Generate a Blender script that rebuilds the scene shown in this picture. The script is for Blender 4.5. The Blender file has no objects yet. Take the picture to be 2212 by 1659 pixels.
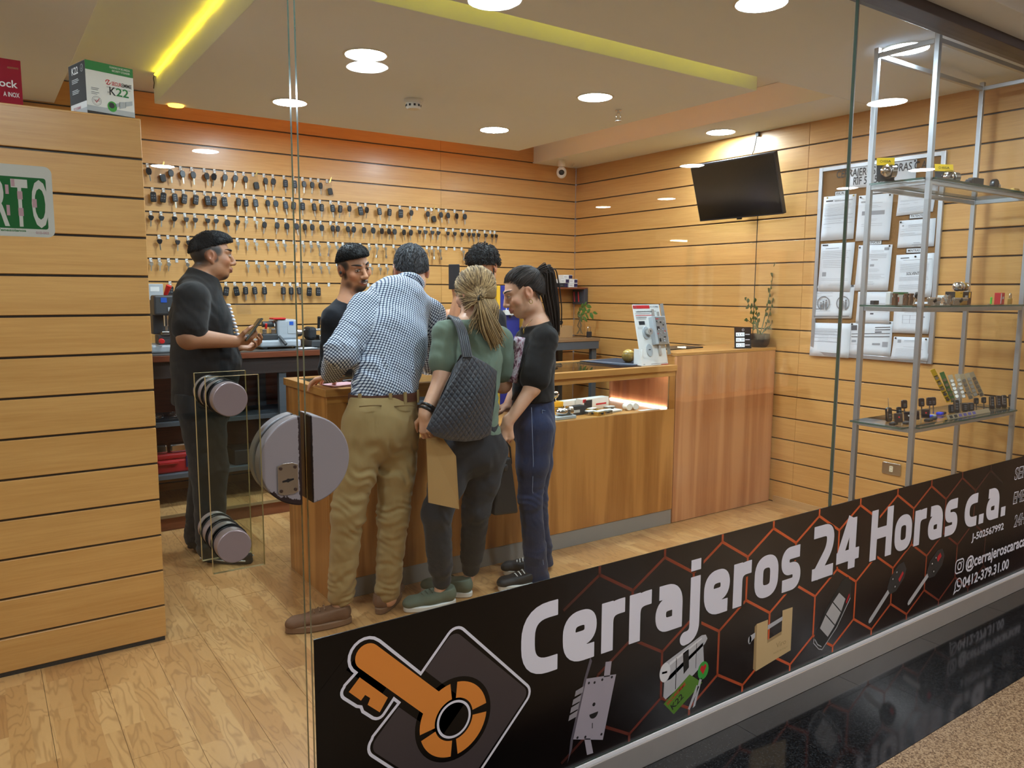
import bpy, bmesh, math, random
import numpy as np
from mathutils import Vector, Matrix, noise as mnoise

random.seed(7)
S = bpy.context.scene
COL = S.collection

# ---------------------------------------------------------------- camera
F_PX, YAW, PITCH, ROLL, CAM_Z = 1671.13, 0.604666, 0.1196616, 0.00524682, 1.475
CAM = np.array([0.0, 0.0, CAM_Z])


def cam_rows():
    cy, sy = math.cos(YAW), math.sin(YAW)
    f = np.array([sy, cy, 0]); r = np.array([cy, -sy, 0]); u = np.array([0, 0, 1.0])
    cp, sp = math.cos(PITCH), math.sin(PITCH)
    f2 = cp * f - sp * u; u2 = sp * f + cp * u
    cr, sr = math.cos(ROLL), math.sin(ROLL)
    return np.array([cr * r + sr * u2, sr * r - cr * u2, f2])


ROWS3 = cam_rows()
cd = bpy.data.cameras.new('camera')
cd.sensor_fit = 'HORIZONTAL'; cd.sensor_width = 36.0
cd.lens = F_PX * 36.0 / 2212.0
cd.clip_start = 0.02; cd.clip_end = 60
cam = bpy.data.objects.new('camera', cd); COL.objects.link(cam)
R3 = Matrix((ROWS3[0], -ROWS3[1], -ROWS3[2])).transposed()
cam.matrix_world = Matrix.Translation((0, 0, CAM_Z)) @ R3.to_4x4()
S.camera = cam

# ---------------------------------------------------------------- colour management, world
S.view_settings.view_transform = 'Standard'
S.view_settings.look = 'None'
S.view_settings.gamma = 1.0
S.view_settings.use_curve_mapping = False
S.view_settings.exposure = 0.0
S.cycles.use_denoising = True
S.cycles.max_bounces = 10
S.cycles.diffuse_bounces = 5
S.cycles.glossy_bounces = 5
S.cycles.transparent_max_bounces = 24
S.cycles.caustics_reflective = False
S.cycles.caustics_refractive = False
S.cycles.sample_clamp_indirect = 6.0
W = bpy.data.worlds.new('world'); S.world = W; W.use_nodes = True
W.node_tree.nodes['Background'].inputs[0].default_value = (0.82, 0.86, 1.0, 1)
W.node_tree.nodes['Background'].inputs[1].default_value = 0.12

# light levels: diffusers of the downlights (shop, mall), LED strips, counter strip
LAMP_SHOP, LAMP_MALL, LED_YELLOW, LED_ORANGE, LED_CASE = 285.0, 180.0, 9.0, 8.0, 30.0


# ---------------------------------------------------------------- pixel rays to real points
def ray(px, py):
    return ROWS3.T @ np.array([(px - 1106) / F_PX, (py - 829.5) / F_PX, 1.0])


def atY(px, py, Y):
    d = ray(px, py); return Vector(CAM + d * (Y / d[1]))


def atX(px, py, X):
    d = ray(px, py); return Vector(CAM + d * (X / d[0]))


def atZ(px, py, Z):
    d = ray(px, py); return Vector(CAM + d * ((Z - CAM_Z) / d[2]))


# ---------------------------------------------------------------- materials
def lin(c):
    return tuple((v / 12.92 if v <= 0.04045 else ((v + 0.055) / 1.055) ** 2.4) for v in [x / 255.0 for x in c])


class NT:
    def __init__(s, name):
        s.m = bpy.data.materials.new(name); s.m.use_nodes = True
        s.n = s.m.node_tree.nodes; s.l = s.m.node_tree.links
        s.n.clear()
        s.out = s.add('ShaderNodeOutputMaterial')

    def add(s, t, **k):
        n = s.n.new(t)
        for a, v in k.items(): setattr(n, a, v)
        return n

    def set(s, node, i, v):
        if hasattr(v, 'is_output'): s.l.new(v, node.inputs[i])
        elif isinstance(v, (tuple, list)) and len(v) == 3 and node.inputs[i].type == 'RGBA':
            node.inputs[i].default_value = (*v, 1)
        else: node.inputs[i].default_value = v
        return node

    def bsdf(s, **k):
        b = s.add('ShaderNodeBsdfPrincipled')
        for a, v in k.items(): s.set(b, a.replace('_', ' '), v)
        s.l.new(b.outputs[0], s.out.inputs[0]); s.b = b
        return b

    def math(s, op, a, b=0.0, c=None):
        n = s.add('ShaderNodeMath', operation=op); s.set(n, 0, a); s.set(n, 1, b)
        if c is not None: s.set(n, 2, c)
        return n.outputs[0]

    def mix(s, f, a, b):
        n = s.add('ShaderNodeMix', data_type='RGBA')
        s.set(n, 0, f); s.set(n, 6, a); s.set(n, 7, b)
        return n.outputs[2]

    def noise(s, vec, scale, detail=4, rough=.55, dist=0.0):
        n = s.add('ShaderNodeTexNoise')
        if vec is not None: s.l.new(vec, n.inputs['Vector'])
        n.inputs['Scale'].default_value = scale; n.inputs['Detail'].default_value = detail
        n.inputs['Roughness'].default_value = rough; n.inputs['Distortion'].default_value = dist
        return n.outputs[0]

    def coord(s, scale=(1, 1, 1), kind='Object', rot=(0, 0, 0)):
        t = s.add('ShaderNodeTexCoord'); m = s.add('ShaderNodeMapping')
        s.l.new(t.outputs[kind], m.inputs[0]); m.inputs['Scale'].default_value = scale
        m.inputs['Rotation'].default_value = rot
        return m.outputs[0]

    def geo(s, scale=(1, 1, 1)):
        t = s.add('ShaderNodeNewGeometry'); m = s.add('ShaderNodeMapping')
        s.l.new(t.outputs['Position'], m.inputs[0]); m.inputs['Scale'].default_value = scale
        return m.outputs[0]

    def ramp(s, f, stops):
        n = s.add('ShaderNodeValToRGB'); s.l.new(f, n.inputs[0])
        e = n.color_ramp.elements
        while len(e) < len(stops): e.new(.5)
        for el, (p, c) in zip(e, stops):
            el.position = p; el.color = (*c, 1)
        return n.outputs[0]

    def bump(s, h, strength=.2, dist=.002):
        n = s.add('ShaderNodeBump'); n.inputs['Strength'].default_value = strength
        n.inputs['Distance'].default_value = dist; s.l.new(h, n.inputs['Height'])
        s.l.new(n.outputs[0], s.b.inputs['Normal'])


_mc = {}


def mat(name, c, rough=.5, metal=0.0, var=0.06, bump=0.0, bscale=200, spec=.5, coat=0.0):
    if name in _mc: return _mc[name]
    t = NT(name); L = lin(c)
    n = t.noise(t.geo(), 14, 3)
    dk = tuple(v * (1 - var) for v in L); lt = tuple(min(1, v * (1 + var)) for v in L)
    t.bsdf(Base_Color=t.mix(n, dk, lt), Roughness=rough, Metallic=metal, Specular_IOR_Level=spec, Coat_Weight=coat)
    if bump: t.bump(t.noise(t.geo(), bscale, 3), bump, .002)
    _mc[name] = t.m; return t.m


def emit(name, c, e):
    if name in _mc: return _mc[name]
    t = NT(name); n = t.add('ShaderNodeEmission')
    n.inputs[0].default_value = (*c, 1); n.inputs[1].default_value = e
    t.l.new(n.outputs[0], t.out.inputs[0]); _mc[name] = t.m; return t.m


def wood(name, c1, c2, axis=0, rough=.42, stretch=.06, scale=22, per_object=.06, cathedral=0.0, bump=.05, coat=0.0):
    """Laminate with grain running along AXIS (0 x, 1 y, 2 z)."""
    t = NT(name)
    sc = [1.0, 1.0, 1.0]; sc[axis] = stretch
    oi = t.add('ShaderNodeObjectInfo')
    off = t.add('ShaderNodeVectorMath', operation='ADD')
    t.l.new(t.geo(tuple(sc)), off.inputs[0])
    mul = t.math('MULTIPLY', oi.outputs['Random'], 7.0); t.l.new(mul, off.inputs[1])
    v = off.outputs[0]
    fine = t.noise(v, scale * 4.5, 4, .6, .3)
    wide = t.noise(v, scale * .45, 3, .5, .8)
    f = t.math('ADD', t.math('MULTIPLY', fine, .55), t.math('MULTIPLY', wide, .45))
    if cathedral:
        w = t.math('MULTIPLY', t.noise(v, scale * .28, 2, .45, .3), 34.0)
        ring = t.math('MULTIPLY_ADD', t.math('SINE', w), .5, .5)
        f = t.math('ADD', t.math('MULTIPLY', f, 1 - cathedral), t.math('MULTIPLY', t.math('POWER', ring, 2.5), cathedral))
    col = t.ramp(f, [(.28, lin(c2)), (.62, lin(c1))])
    hs = t.add('ShaderNodeHueSaturation')
    t.l.new(col, hs.inputs['Color'])
    t.l.new(t.math('MULTIPLY_ADD', oi.outputs['Random'], per_object * 2, 1 - per_object), hs.inputs['Value'])
    t.bsdf(Base_Color=hs.outputs[0], Roughness=rough, Coat_Weight=coat, Coat_Roughness=.2)
    t.bump(fine, bump, .0006)
    return t.m


def glass(name, tint=(.93, .96, .95), ior=1.5, rough=0.0, haze=0.0):
    t = NT(name)
    tr = t.add('ShaderNodeBsdfTransparent'); tr.inputs[0].default_value = (*tint, 1)
    gl = t.add('ShaderNodeBsdfGlossy'); gl.inputs['Roughness'].default_value = rough
    # Schlick reflectance of a thin sheet, the same from both sides
    lw = t.add('ShaderNodeLayerWeight'); lw.inputs[0].default_value = .5
    f0 = ((ior - 1) / (ior + 1)) ** 2
    fr = t.math('MULTIPLY_ADD', t.math('POWER', lw.outputs['Facing'], 5.0), 1 - f0, f0)
    mx = t.add('ShaderNodeMixShader')
    t.l.new(fr, mx.inputs[0]); t.l.new(tr.outputs[0], mx.inputs[1]); t.l.new(gl.outputs[0], mx.inputs[2])
    t.l.new(mx.outputs[0], t.out.inputs[0])
    return t.m


# ---------------------------------------------------------------- mesh building
def frame(d):
    d = Vector(d).normalized()
    a = Vector((0, 0, 1)) if abs(d.z) < .9 else Vector((1, 0, 0))
    u = a.cross(d).normalized(); v = d.cross(u)
    return u, v, d


class MB:
    def __init__(s): s.v = []; s.f = []; s.mi = []; s.cur = 0

    def add(s, vs, fs):
        o = len(s.v); s.v += [tuple(x) for x in vs]
        s.f += [tuple(i + o for i in f) for f in fs]; s.mi += [s.cur] * len(fs)
        return s

    def box(s, lo, hi):
        (x0, y0, z0), (x1, y1, z1) = lo, hi
        return s.add([(x0, y0, z0), (x1, y0, z0), (x1, y1, z0), (x0, y1, z0), (x0, y0, z1), (x1, y0, z1), (x1, y1, z1), (x0, y1, z1)],
                     [(3, 2, 1, 0), (4, 5, 6, 7), (0, 1, 5, 4), (1, 2, 6, 5), (2, 3, 7, 6), (3, 0, 4, 7)])

    def obox(s, c, ex, ey, ez):
        """oriented box: centre and three half-extent vectors"""
        c, ex, ey, ez = map(Vector, (c, ex, ey, ez))
        P = [c + i * ex + j * ey + k * ez for k in (-1, 1) for j, i in ((-1, -1), (-1, 1), (1, 1), (1, -1))]
        return s.add(P, [(3, 2, 1, 0), (4, 5, 6, 7), (0, 1, 5, 4), (1, 2, 6, 5), (2, 3, 7, 6), (3, 0, 4, 7)])

    def cyl(s, a, b, r, n=20, r2=None, cap=True):
        a, b = Vector(a), Vector(b); u, v, d = frame(b - a); r2 = r if r2 is None else r2
        V = [p + (u * math.cos(t) + v * math.sin(t)) * q for p, q in ((a, r), (b, r2)) for t in [2 * math.pi * i / n for i in range(n)]]
        Fc = [(i, (i + 1) % n, n + (i + 1) % n, n + i) for i in range(n)]
        if cap: Fc += [tuple(range(n - 1, -1, -1)), tuple(range(n, 2 * n))]
        return s.add(V, Fc)

    def tube(s, pts, r, n=8, closed=False, cap=True):
        pts = [Vector(p) for p in pts]; m = len(pts)
        rs = r if isinstance(r, (list, tuple)) else [r] * m
        V = []; u = None
        for i, p in enumerate(pts):
            d = (pts[(i + 1) % m] - pts[i - 1]) if closed else (pts[min(i + 1, m - 1)] - pts[max(i - 1, 0)])
            if d.length < 1e-9: d = Vector((0, 0, 1))
            d.normalize()
            if u is None: u = frame(d)[0]
            u = (u - d * u.dot(d))
            u = u.normalized() if u.length > 1e-6 else frame(d)[0]
            w = d.cross(u)
            V += [p + (u * math.cos(2 * math.pi * k / n) + w * math.sin(2 * math.pi * k / n)) * rs[i] for k in range(n)]
        Fc = []
        for i in range(m if closed else m - 1):
            a, b = i * n, ((i + 1) % m) * n
            Fc += [(a + k, a + (k + 1) % n, b + (k + 1) % n, b + k) for k in range(n)]
        if cap and not closed: Fc += [tuple(range(n - 1, -1, -1)), tuple(range((m - 1) * n, m * n))]
        return s.add(V, Fc)

    def lathe(s, prof, c=(0, 0, 0), n=24, axis=(0, 0, 1)):
        """profile of (radius, height) about AXIS through c"""
        u, v, d = frame(axis); c = Vector(c); V = []; m = len(prof)
        for r, h in prof:
            V += [c + d * h + (u * math.cos(2 * math.pi * k / n) + v * math.sin(2 * math.pi * k / n)) * max(r, 1e-5) for k in range(n)]
        Fc = []
        for i in range(m - 1):
            a, b = i * n, (i + 1) * n
            Fc += [(a + k, a + (k + 1) % n, b + (k + 1) % n, b + k) for k in range(n)]
        Fc += [tuple(range(n - 1, -1, -1)), tuple(range((m - 1) * n, m * n))]
        return s.add(V, Fc)

    def prism(s, out, o, ex, ey, t):
        """outline of 2-D points in the frame o + x*ex + y*ey, extruded by vector t"""
        o, ex, ey, t = map(Vector, (o, ex, ey, t))
        P = [o + ex * x + ey * y for x, y in out]; n = len(P)
        area = sum(out[i][0] * out[(i + 1) % n][1] - out[(i + 1) % n][0] * out[i][1] for i in range(n))
        if area * ex.cross(ey).dot(t) < 0: P.reverse()
        V = P + [p + t for p in P]
        return s.add(V, [tuple(range(n - 1, -1, -1)), tuple(range(n, 2 * n))] + [(i, (i + 1) % n, n + (i + 1) % n, n + i) for i in range(n)])

    def quadstrip(s, L, Rr):
        n = len(L)
        return s.add(list(L) + list(Rr), [(i, i + 1, n + i + 1, n + i) for i in range(n - 1)])

    def ell(s, c, r, n=16, m=10, rot=None):
        V = []; Fc = []; c = Vector(c)
        for j in range(m + 1):
            ph = math.pi * j / m
            for i in range(n):
                th = 2 * math.pi * i / n
                p = Vector((r[0] * math.sin(ph) * math.cos(th), r[1] * math.sin(ph) * math.sin(th), r[2] * math.cos(ph)))
                if rot is not None: p = rot @ p
                V.append(c + p)
        for j in range(m):
            for i in range(n):
                Fc.append((j * n + i, (j + 1) * n + i, (j + 1) * n + (i + 1) % n, j * n + (i + 1) % n))
        return s.add(V, Fc)

    def mesh(s, name, mats):
        me = bpy.data.meshes.new(name)
        me.from_pydata(s.v, [], s.f)
        mats = mats if isinstance(mats, (list, tuple)) else [mats]
        for m in mats: me.materials.append(m)
        if len(mats) > 1: me.polygons.foreach_set('material_index', s.mi)
        me.update(); return me

    def build(s, name, mats, parent=None, smooth=None, bevel=0.0, seg=2):
        o = bpy.data.objects.new(name, s.mesh(name, mats)); COL.objects.link(o)
        if parent is not None: attach(o, parent)
        if smooth is not None: shade(o, smooth)
        if bevel:
            b = o.modifiers.new('bevel', 'BEVEL'); b.width = bevel; b.segments = seg; b.limit_method = 'ANGLE'
            b.angle_limit = math.radians(40)
        return o


def shade(o, deg=40):
    me = o.data
    me.polygons.foreach_set('use_smooth', [True] * len(me.polygons))
    if deg < 180:
        bm = bmesh.new(); bm.from_mesh(me)
        lim = math.radians(deg)
        for e in bm.edges:
            e.smooth = not (len(e.link_faces) == 2 and e.calc_face_angle(0) > lim)
        bm.to_mesh(me); bm.free()


def wmat(o):
    """world matrix of a chain of unevaluated objects"""
    m = o.matrix_basis.copy()
    if o.parent is not None: m = wmat(o.parent) @ o.matrix_parent_inverse @ m
    return m


def attach(o, p):
    o.parent = p; o.matrix_parent_inverse = wmat(p).inverted()


def tag(o, label, cat, group=None, kind=None):
    o['label'] = label; o['category'] = cat
    if group: o['group'] = group
    if kind: o['kind'] = kind
    return o


def thing(name, label, cat, loc=(0, 0, 0), group=None):
    o = bpy.data.objects.new(name, None); COL.objects.link(o)
    o.location = loc; o.empty_display_size = .02
    return tag(o, label, cat, group)


def structure(o):
    o['kind'] = 'structure'; return o


def clone(o, loc, rot=None, label=None, parent=None):
    c = o.copy(); COL.objects.link(c)
    if parent is None:
        c.location = loc
        if rot is not None: c.rotation_euler = rot
        if label: c['label'] = label
    else: c.parent = parent
    for ch in list(o.children): clone(ch, None, parent=c)
    return c


def rrect(w, h, r, n=5, cx=0, cy=0):
    P = []
    for sx, sy, a in ((1, 1, 0), (-1, 1, 90), (-1, -1, 180), (1, -1, 270)):
        for i in range(n + 1):
            t = math.radians(a + 90 * i / n)
            P.append((cx + sx * (w / 2 - r) + r * math.cos(t), cy + sy * (h / 2 - r) + r * math.sin(t)))
    return P


def circ(r, n=20, cx=0, cy=0, a0=0, a1=360, rx=None):
    m = n if a1 - a0 >= 360 else n + 1
    return [(cx + (rx or r) * math.cos(math.radians(a0 + (a1 - a0) * i / n)), cy + r * math.sin(math.radians(a0 + (a1 - a0) * i / n))) for i in range(m)]


def text_mb(s, o, ex, ey, height, width=None, bold=0.0, align='LEFT', mb=None, lift=0.0, shear=0.0):
    """flat lettering: real letter outlines laid on the frame o, ex, ey; height is the cap height"""
    c = bpy.data.curves.new('lettering', 'FONT'); c.body = s; c.size = 1.0; c.offset = bold; c.shear = shear
    c.resolution_u = 3
    ob = bpy.data.objects.new('lettering', c); COL.objects.link(ob)
    dg = bpy.context.evaluated_depsgraph_get()
    me = bpy.data.meshes.new_from_object(ob.evaluated_get(dg))
    V = [tuple(v.co) for v in me.vertices]; Fc = [tuple(p.vertices) for p in me.polygons]
    bpy.data.objects.remove(ob); bpy.data.curves.remove(c); bpy.data.meshes.remove(me)
    mb = mb or MB()
    if not V: return mb
    x0 = min(v[0] for v in V); x1 = max(v[0] for v in V)
    k = height / .70
    kx = k if width is None else width / max(1e-6, (x1 - x0))
    sh = {'LEFT': 0, 'CENTER': -.5, 'RIGHT': -1}[align] * (x1 - x0)
    o, ex, ey = map(Vector, (o, ex, ey)); nrm = ex.cross(ey).normalized() * lift
    mb.add([o + ex * ((v[0] - x0 + sh) * kx) + ey * (v[1] * k) + nrm for v in V], Fc)
    return mb


def stroke(mb, pts, w, o, ex, ey, closed=False, lift=0.0):
    """flat stroke of constant width along 2-D points, mitred"""
    o, ex, ey = map(Vector, (o, ex, ey)); nz = ex.cross(ey).normalized() * lift
    n = len(pts); L = []; Rr = []
    for i in range(n):
        p = Vector(pts[i])
        a = Vector(pts[i - 1]) if (i > 0 or closed) else None
        b = Vector(pts[(i + 1) % n]) if (i < n - 1 or closed) else None
        d1 = (p - a).normalized() if a is not None else (b - p).normalized()
        d2 = (b - p).normalized() if b is not None else d1
        n1 = Vector((-d1.y, d1.x)); n2 = Vector((-d2.y, d2.x))
        m = n1 + n2
        m = m.normalized() if m.length > 1e-6 else n1
        k = w / 2 / max(.35, m.dot(n1))
        L.append(p + m * k); Rr.append(p - m * k)
    if closed: L.append(L[0]); Rr.append(Rr[0])
    W3 = lambda q: o + ex * q.x + ey * q.y + nz
    mb.quadstrip([W3(q) for q in Rr], [W3(q) for q in L])
    return mb


ORD = 'first second third fourth fifth sixth seventh eighth ninth tenth eleventh twelfth thirteenth fourteenth fifteenth sixteenth seventeenth eighteenth nineteenth'.split()
TENS = {2: 'twenty', 3: 'thirty', 4: 'forty'}


def ordinal(i):
    if i < 20: return ORD[i - 1]
    t, u = divmod(i, 10)
    return {2: 'twentieth', 3: 'thirtieth', 4: 'fortieth'}[t] if u == 0 else TENS[t] + '-' + ORD[u - 1]


WHITE_PAINT = mat('ceiling_paint', (232, 240, 250), .85, var=.02, bump=.04, bscale=300)
M_STEEL = mat('brushed_steel', (196, 192, 188), .38, .55, var=.05, bump=.03, bscale=400)
M_CHROME = mat('chrome', (225, 225, 228), .12, 1.0, var=.02)
M_NICKEL = mat('nickel', (205, 203, 198), .24, 1.0, var=.05)
M_BRASS = mat('brass', (200, 168, 96), .28, .9, var=.06)
M_ALU = mat('aluminium', (186, 188, 192), .36, .75, var=.04)
M_BLACK = mat('black_plastic', (20, 20, 22), .38, var=.1)
M_DARK = mat('dark_plastic', (42, 42, 45), .42, var=.1)
M_WHITE = mat('white_plastic', (228, 228, 224), .45, var=.02)
M_PAPER = mat('paper_white', (222, 226, 232), .8, var=.02)
M_INK = mat('print_black', (18, 17, 18), .5, var=.02)
M_INKGREY = mat('print_grey', (120, 122, 126), .7, var=.05)
M_RED = mat('print_red', (196, 32, 40), .5, var=.04)
M_GREEN = mat('print_green', (30, 128, 62), .5, var=.04)
M_YELLOW = mat('yellow_print', (238, 196, 30), .5, var=.04)
M_LETTER = mat('letter_white', (226, 226, 238), .5, var=.01)
M_GREYSTEEL = mat('painted_steel_grey', (84, 92, 100), .5, .2, var=.08)
M_CARD = mat('cardboard', (172, 134, 88), .8, var=.08)
M_CLEAR = glass('clear_plastic', (.95, .95, .95), 1.35, .08)
M_GLASS = glass('window_glass', (.95, .97, .96), 1.45)
M_GLASSEDGE = mat('glass_edge', (70, 96, 86), .15, var=.1, spec=.8)
# ================================================================ the room
YG, YB, XR, XL = 1.645, 5.62, 4.58, -1.6
GR = .1524
M_SLAT = wood('slat_laminate_beech', (213, 162, 94), (192, 138, 72), 0, .40, .045, 26, .035, coat=.15)
M_SLATY = wood('slat_laminate_beech_side', (213, 162, 94), (192, 138, 72), 1, .40, .045, 26, .035, coat=.15)
M_GROOVE = mat('groove_insert', (70, 66, 62), .35, .5, var=.15)
M_REDWOOD = wood('red_brown_wood', (128, 68, 40), (92, 44, 26), 0, .4, .06, 24, .05)
M_RISER = wood('riser_wood', (150, 88, 54), (118, 66, 40), 0, .45, .06, 24, .05)


def slat_wall(name, axis, p, a_list, z_top, sgn, z_base=0.0, mt=None, depth=.1, last=None):
    """backing slab with recessed grooves; every slat a piece of its own. axis: direction the slats run in"""
    a0, a1 = a_list[0], a_list[-1]
    b = MB()
    if axis == 0: b.box((a0, p + .012, z_base), (a1, p + depth, z_top))
    else: b.box((p + .012, a0, z_base), (p + depth, a1, z_top))
    back = structure(b.build(name, M_GROOVE))
    cache = {}
    k = 0
    while k * GR < z_top - .02:
        lo = max(k * GR + .0045, z_base); hi = min((k + 1) * GR - .0045, z_top)
        for u0, u1 in zip(a_list[:-1], a_list[1:]):
            key = (round(u1 - u0, 4), round(hi - lo, 4))
            if key not in cache:
                m = MB()
                g = .0006
                if axis == 0: m.box((g, 0, 0), (u1 - u0 - g, .016, hi - lo))
                else: m.box((0, g, 0), (.016, u1 - u0 - g, hi - lo))
                cache[key] = m.mesh('slat', mt)
            o = bpy.data.objects.new('slat', cache[key]); COL.objects.link(o)
            o.location = (u0, p, lo) if axis == 0 else (p, u0, lo)
            bv = o.modifiers.new('bevel', 'BEVEL'); bv.width = .002; bv.segments = 1
            attach(o, back)
        k += 1
    return back


wall_back = slat_wall('wall_back', 0, YB, [XL, .66, 3.171, XR], 2.74, 1, mt=M_SLAT)
wall_right = slat_wall('wall_right', 1, XR, [1.66, 3.205, YB], 2.60, 1, mt=M_SLATY)
b = MB(); b.box((XL - .1, -6.5, 0), (XL, YB + .1, 2.9)); structure(b.build('wall_left', mat('plaster', (205, 190, 168), .8)))
# display partition beside the door: slatted front, solid end
part = slat_wall('wall_partition', 0, 3.40, [XL, .578], 2.130, 1, z_base=.018, mt=M_SLAT, depth=.16)
b = MB(); b.box((XL, 3.403, 0), (.572, 3.57, .018)); attach(structure(b.build('baseboard_front', mat('dark_gap', (28, 24, 22), .8))), part)
b = MB(); b.box((XL, 3.402, 2.124), (.5785, 3.562, 2.136)); structure(b.build('trim_1', M_SLAT, bevel=.003))

# vertical seam strips on the side wall and its power socket
b = MB(); b.box((XR - .0015, 3.588, 0), (XR + .004, 3.594, 2.03)); structure(b.build('trim_2', M_INK))

# ceiling: high slab, hung centre panel, lower borders
def cbox(lo, hi, bev=.003):
    b = MB(); b.box(lo, hi); return structure(b.build('ceiling', WHITE_PAINT, bevel=bev))


cbox((XL, 1.66, 2.745), (XR + .1, YB + .1, 2.85))
cbox((.965, 2.90, 2.585), (3.645, 5.20, 2.744))
cbox((XL, 1.66, 2.585), (XR + .1, 2.72, 2.744))
cbox((4.10, 2.722, 2.585), (XR + .1, YB + .1, 2.744))
cbox((XL, 2.722, 2.60), (.475, YB, 2.744))
# mall side ceiling and the bulkhead over the shopfront
cbox((XL, -6.5, 2.60), (9.5, 1.46, 2.70))
cbox((XL, 1.46, 2.545), (9.5, 1.625, 2.70))
b = MB(); b.box((XL, 1.60, 2.505), (XR, 1.70, 2.545)); structure(b.build('trim_3', mat('bronze_rail', (74, 66, 70), .4, .5), bevel=.002))


# LED strips lying on the edges of the hung panel
def led(name, pts, m, label):
    t = MB(); t.tube(pts, .007, 6); o = t.build(name, m); tag(o, label, 'light strip', kind='thing'); return o


def wavy(a, b, n=22, amp=.004):
    a, b = Vector(a), Vector(b)
    return [a.lerp(b, i / n) + Vector((random.uniform(-amp, amp), random.uniform(-amp, amp), random.uniform(-amp, 0))) for i in range(n + 1)]


E_YEL = emit('led_yellow', (1, .68, .02), LED_YELLOW)
E_ORA = emit('led_orange', (1, .22, .012), LED_ORANGE)
led('led_strip', wavy((.956, 2.95, 2.732), (.956, 5.10, 2.732)), E_YEL, 'glowing yellow light strip along the left edge of the hung ceiling panel')
led('led_strip', wavy((1.0, 2.888, 2.735), (3.60, 2.888, 2.735)), E_YEL, 'yellow light strip along the front edge of the hung ceiling panel')
led('led_strip', wavy((1.05, 5.212, 2.735), (3.60, 5.212, 2.735)), E_ORA, 'orange light strip along the back edge of the hung ceiling panel')
led('led_strip', wavy((3.657, 2.95, 2.735), (3.657, 5.15, 2.735)), E_ORA, 'orange light strip along the right edge of the hung ceiling panel')
b = MB(); b.tube([(.956, 5.10, 2.732), (.953, 5.13, 2.715), (.958, 5.14, 2.69), (.955, 5.15, 2.66)], .003, 6)
tag(b.build('strip_cable', M_DARK), 'short dark cable hanging from the end of the yellow light strip', 'cable')


# recessed downlights
E_SHOP = emit('lamp_diffuser_shop', (.72, .87, 1), LAMP_SHOP)
E_MALL = emit('lamp_diffuser_mall', (.90, .95, 1), LAMP_MALL)


def downlight(x, y, z, label, e, r=.094, group='recessed ceiling downlights'):
    t = thing('downlight', label, 'ceiling light', (x, y, z), group)
    b = MB(); b.lathe([(r, -.001), (r + .004, -.005), (r + .012, -.004), (r + .015, -.0008)], (x, y, z), 40, (0, 0, 1)); b.build('ring', M_WHITE, t, 30)
    b = MB(); b.lathe([(r - .0005, -.004), (r * .6, -.0045), (.001, -.0047)], (x, y, z), 40); b.build('diffuser', e, t)
    return t


for x, y, z, l in ((1.60, 3.55, 2.585, 'downlight in the hung panel, nearest the left front corner'),
                   (1.62, 4.69, 2.585, 'downlight in the hung panel, above the key wall at its left'),
                   (3.01, 3.53, 2.585, 'downlight in the hung panel, beside the sprinkler head'),
                   (3.04, 4.63, 2.585, 'downlight in the hung panel, at its back right corner'),
                   (2.57, 2.04, 2.585, 'downlight in the front ceiling, left of the display stand'),
                   (3.574, 2.02, 2.585, 'downlight directly over the glass shelves of the display stand'),
                   (4.36, 3.762, 2.585, 'downlight in the right border of the ceiling near the television'),
                   (.15, 2.05, 2.585, 'added unseen downlight in the front ceiling inside the entrance door'),  # out of view, added to light the partition and entrance
                   (-.6, 4.6, 2.60, 'added unseen downlight in the left border of the ceiling behind the partition')):  # another unseen lamp, added only for the lighting on the left
    downlight(x, y, z, l, E_SHOP)
for i, (x, y) in enumerate(((1.74, .64), (1.71, -.49), (4.53, .635), (5.36, -1.65), (7.0, -3.56), (7.0, -4.72), (1.63, -3.5), (1.5, -4.55), (7.22, -.57), (7.84, -1.7), (-.8, .3))):
    downlight(x, y, 2.60, 'mall downlight outside the shop, %s of those along the corridor' % ordinal(i + 1), E_MALL, .1, 'mall corridor downlights')  # the last position lies outside the reflected view
b = MB(); b.lathe([(.046, 0), (.044, -.008), (.03, -.011), (.001, -.012)], (1.079, 5.165, 2.585), 24)
tag(b.build('spotlight', emit('lamp_orange', (1, .42, .04), 9.0), None, 60), 'small glowing orange spot at the back left corner of the hung panel', 'ceiling light')

# smoke detector, sprinkler
t = thing('smoke_detector', 'white smoke detector with dark slots under the hung ceiling panel', 'detector', (2.187, 4.197, 2.585))
b = MB(); b.lathe([(.055, -.0005), (.055, -.018), (.044, -.022), (.044, -.045), (.036, -.055), (.001, -.056)], (2.187, 4.197, 2.585), 28); b.build('housing', M_WHITE, t, 35)
b = MB()
for k in range(10):
    a = k * math.pi / 5; c = Vector((2.187 + .0435 * math.cos(a), 4.197 + .0435 * math.sin(a), 2.548)); d = Vector((math.cos(a), math.sin(a), 0))
    b.obox(c, d * .003, Vector((-d.y, d.x, 0)) * .006, Vector((0, 0, .006)))
b.build('slots', M_BLACK, t)
t = thing('sprinkler', 'chrome sprinkler head hanging below the hung ceiling panel', 'sprinkler', (3.331, 3.684, 2.585))
b = MB(); b.lathe([(.02, -.0005), (.02, -.006), (.008, -.010), (.008, -.022), (.001, -.023)], (3.331, 3.684, 2.585), 18); b.build('body', M_CHROME, t, 30)
for sg in (-1, 1):
    b = MB(); b.tube([(3.331 + sg * .006, 3.684, 2.565), (3.331 + sg * .018, 3.684, 2.548), (3.331 + sg * .016, 3.684, 2.53), (3.331 + sg * .002, 3.684, 2.518)], .003, 6); b.build('frame_arm', M_CHROME, t, 60)
b = MB(); b.lathe([(.022, -.068), (.022, -.070), (.001, -.0702)], (3.331, 3.684, 2.585), 18); b.build('deflector', M_STEEL, t)

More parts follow.
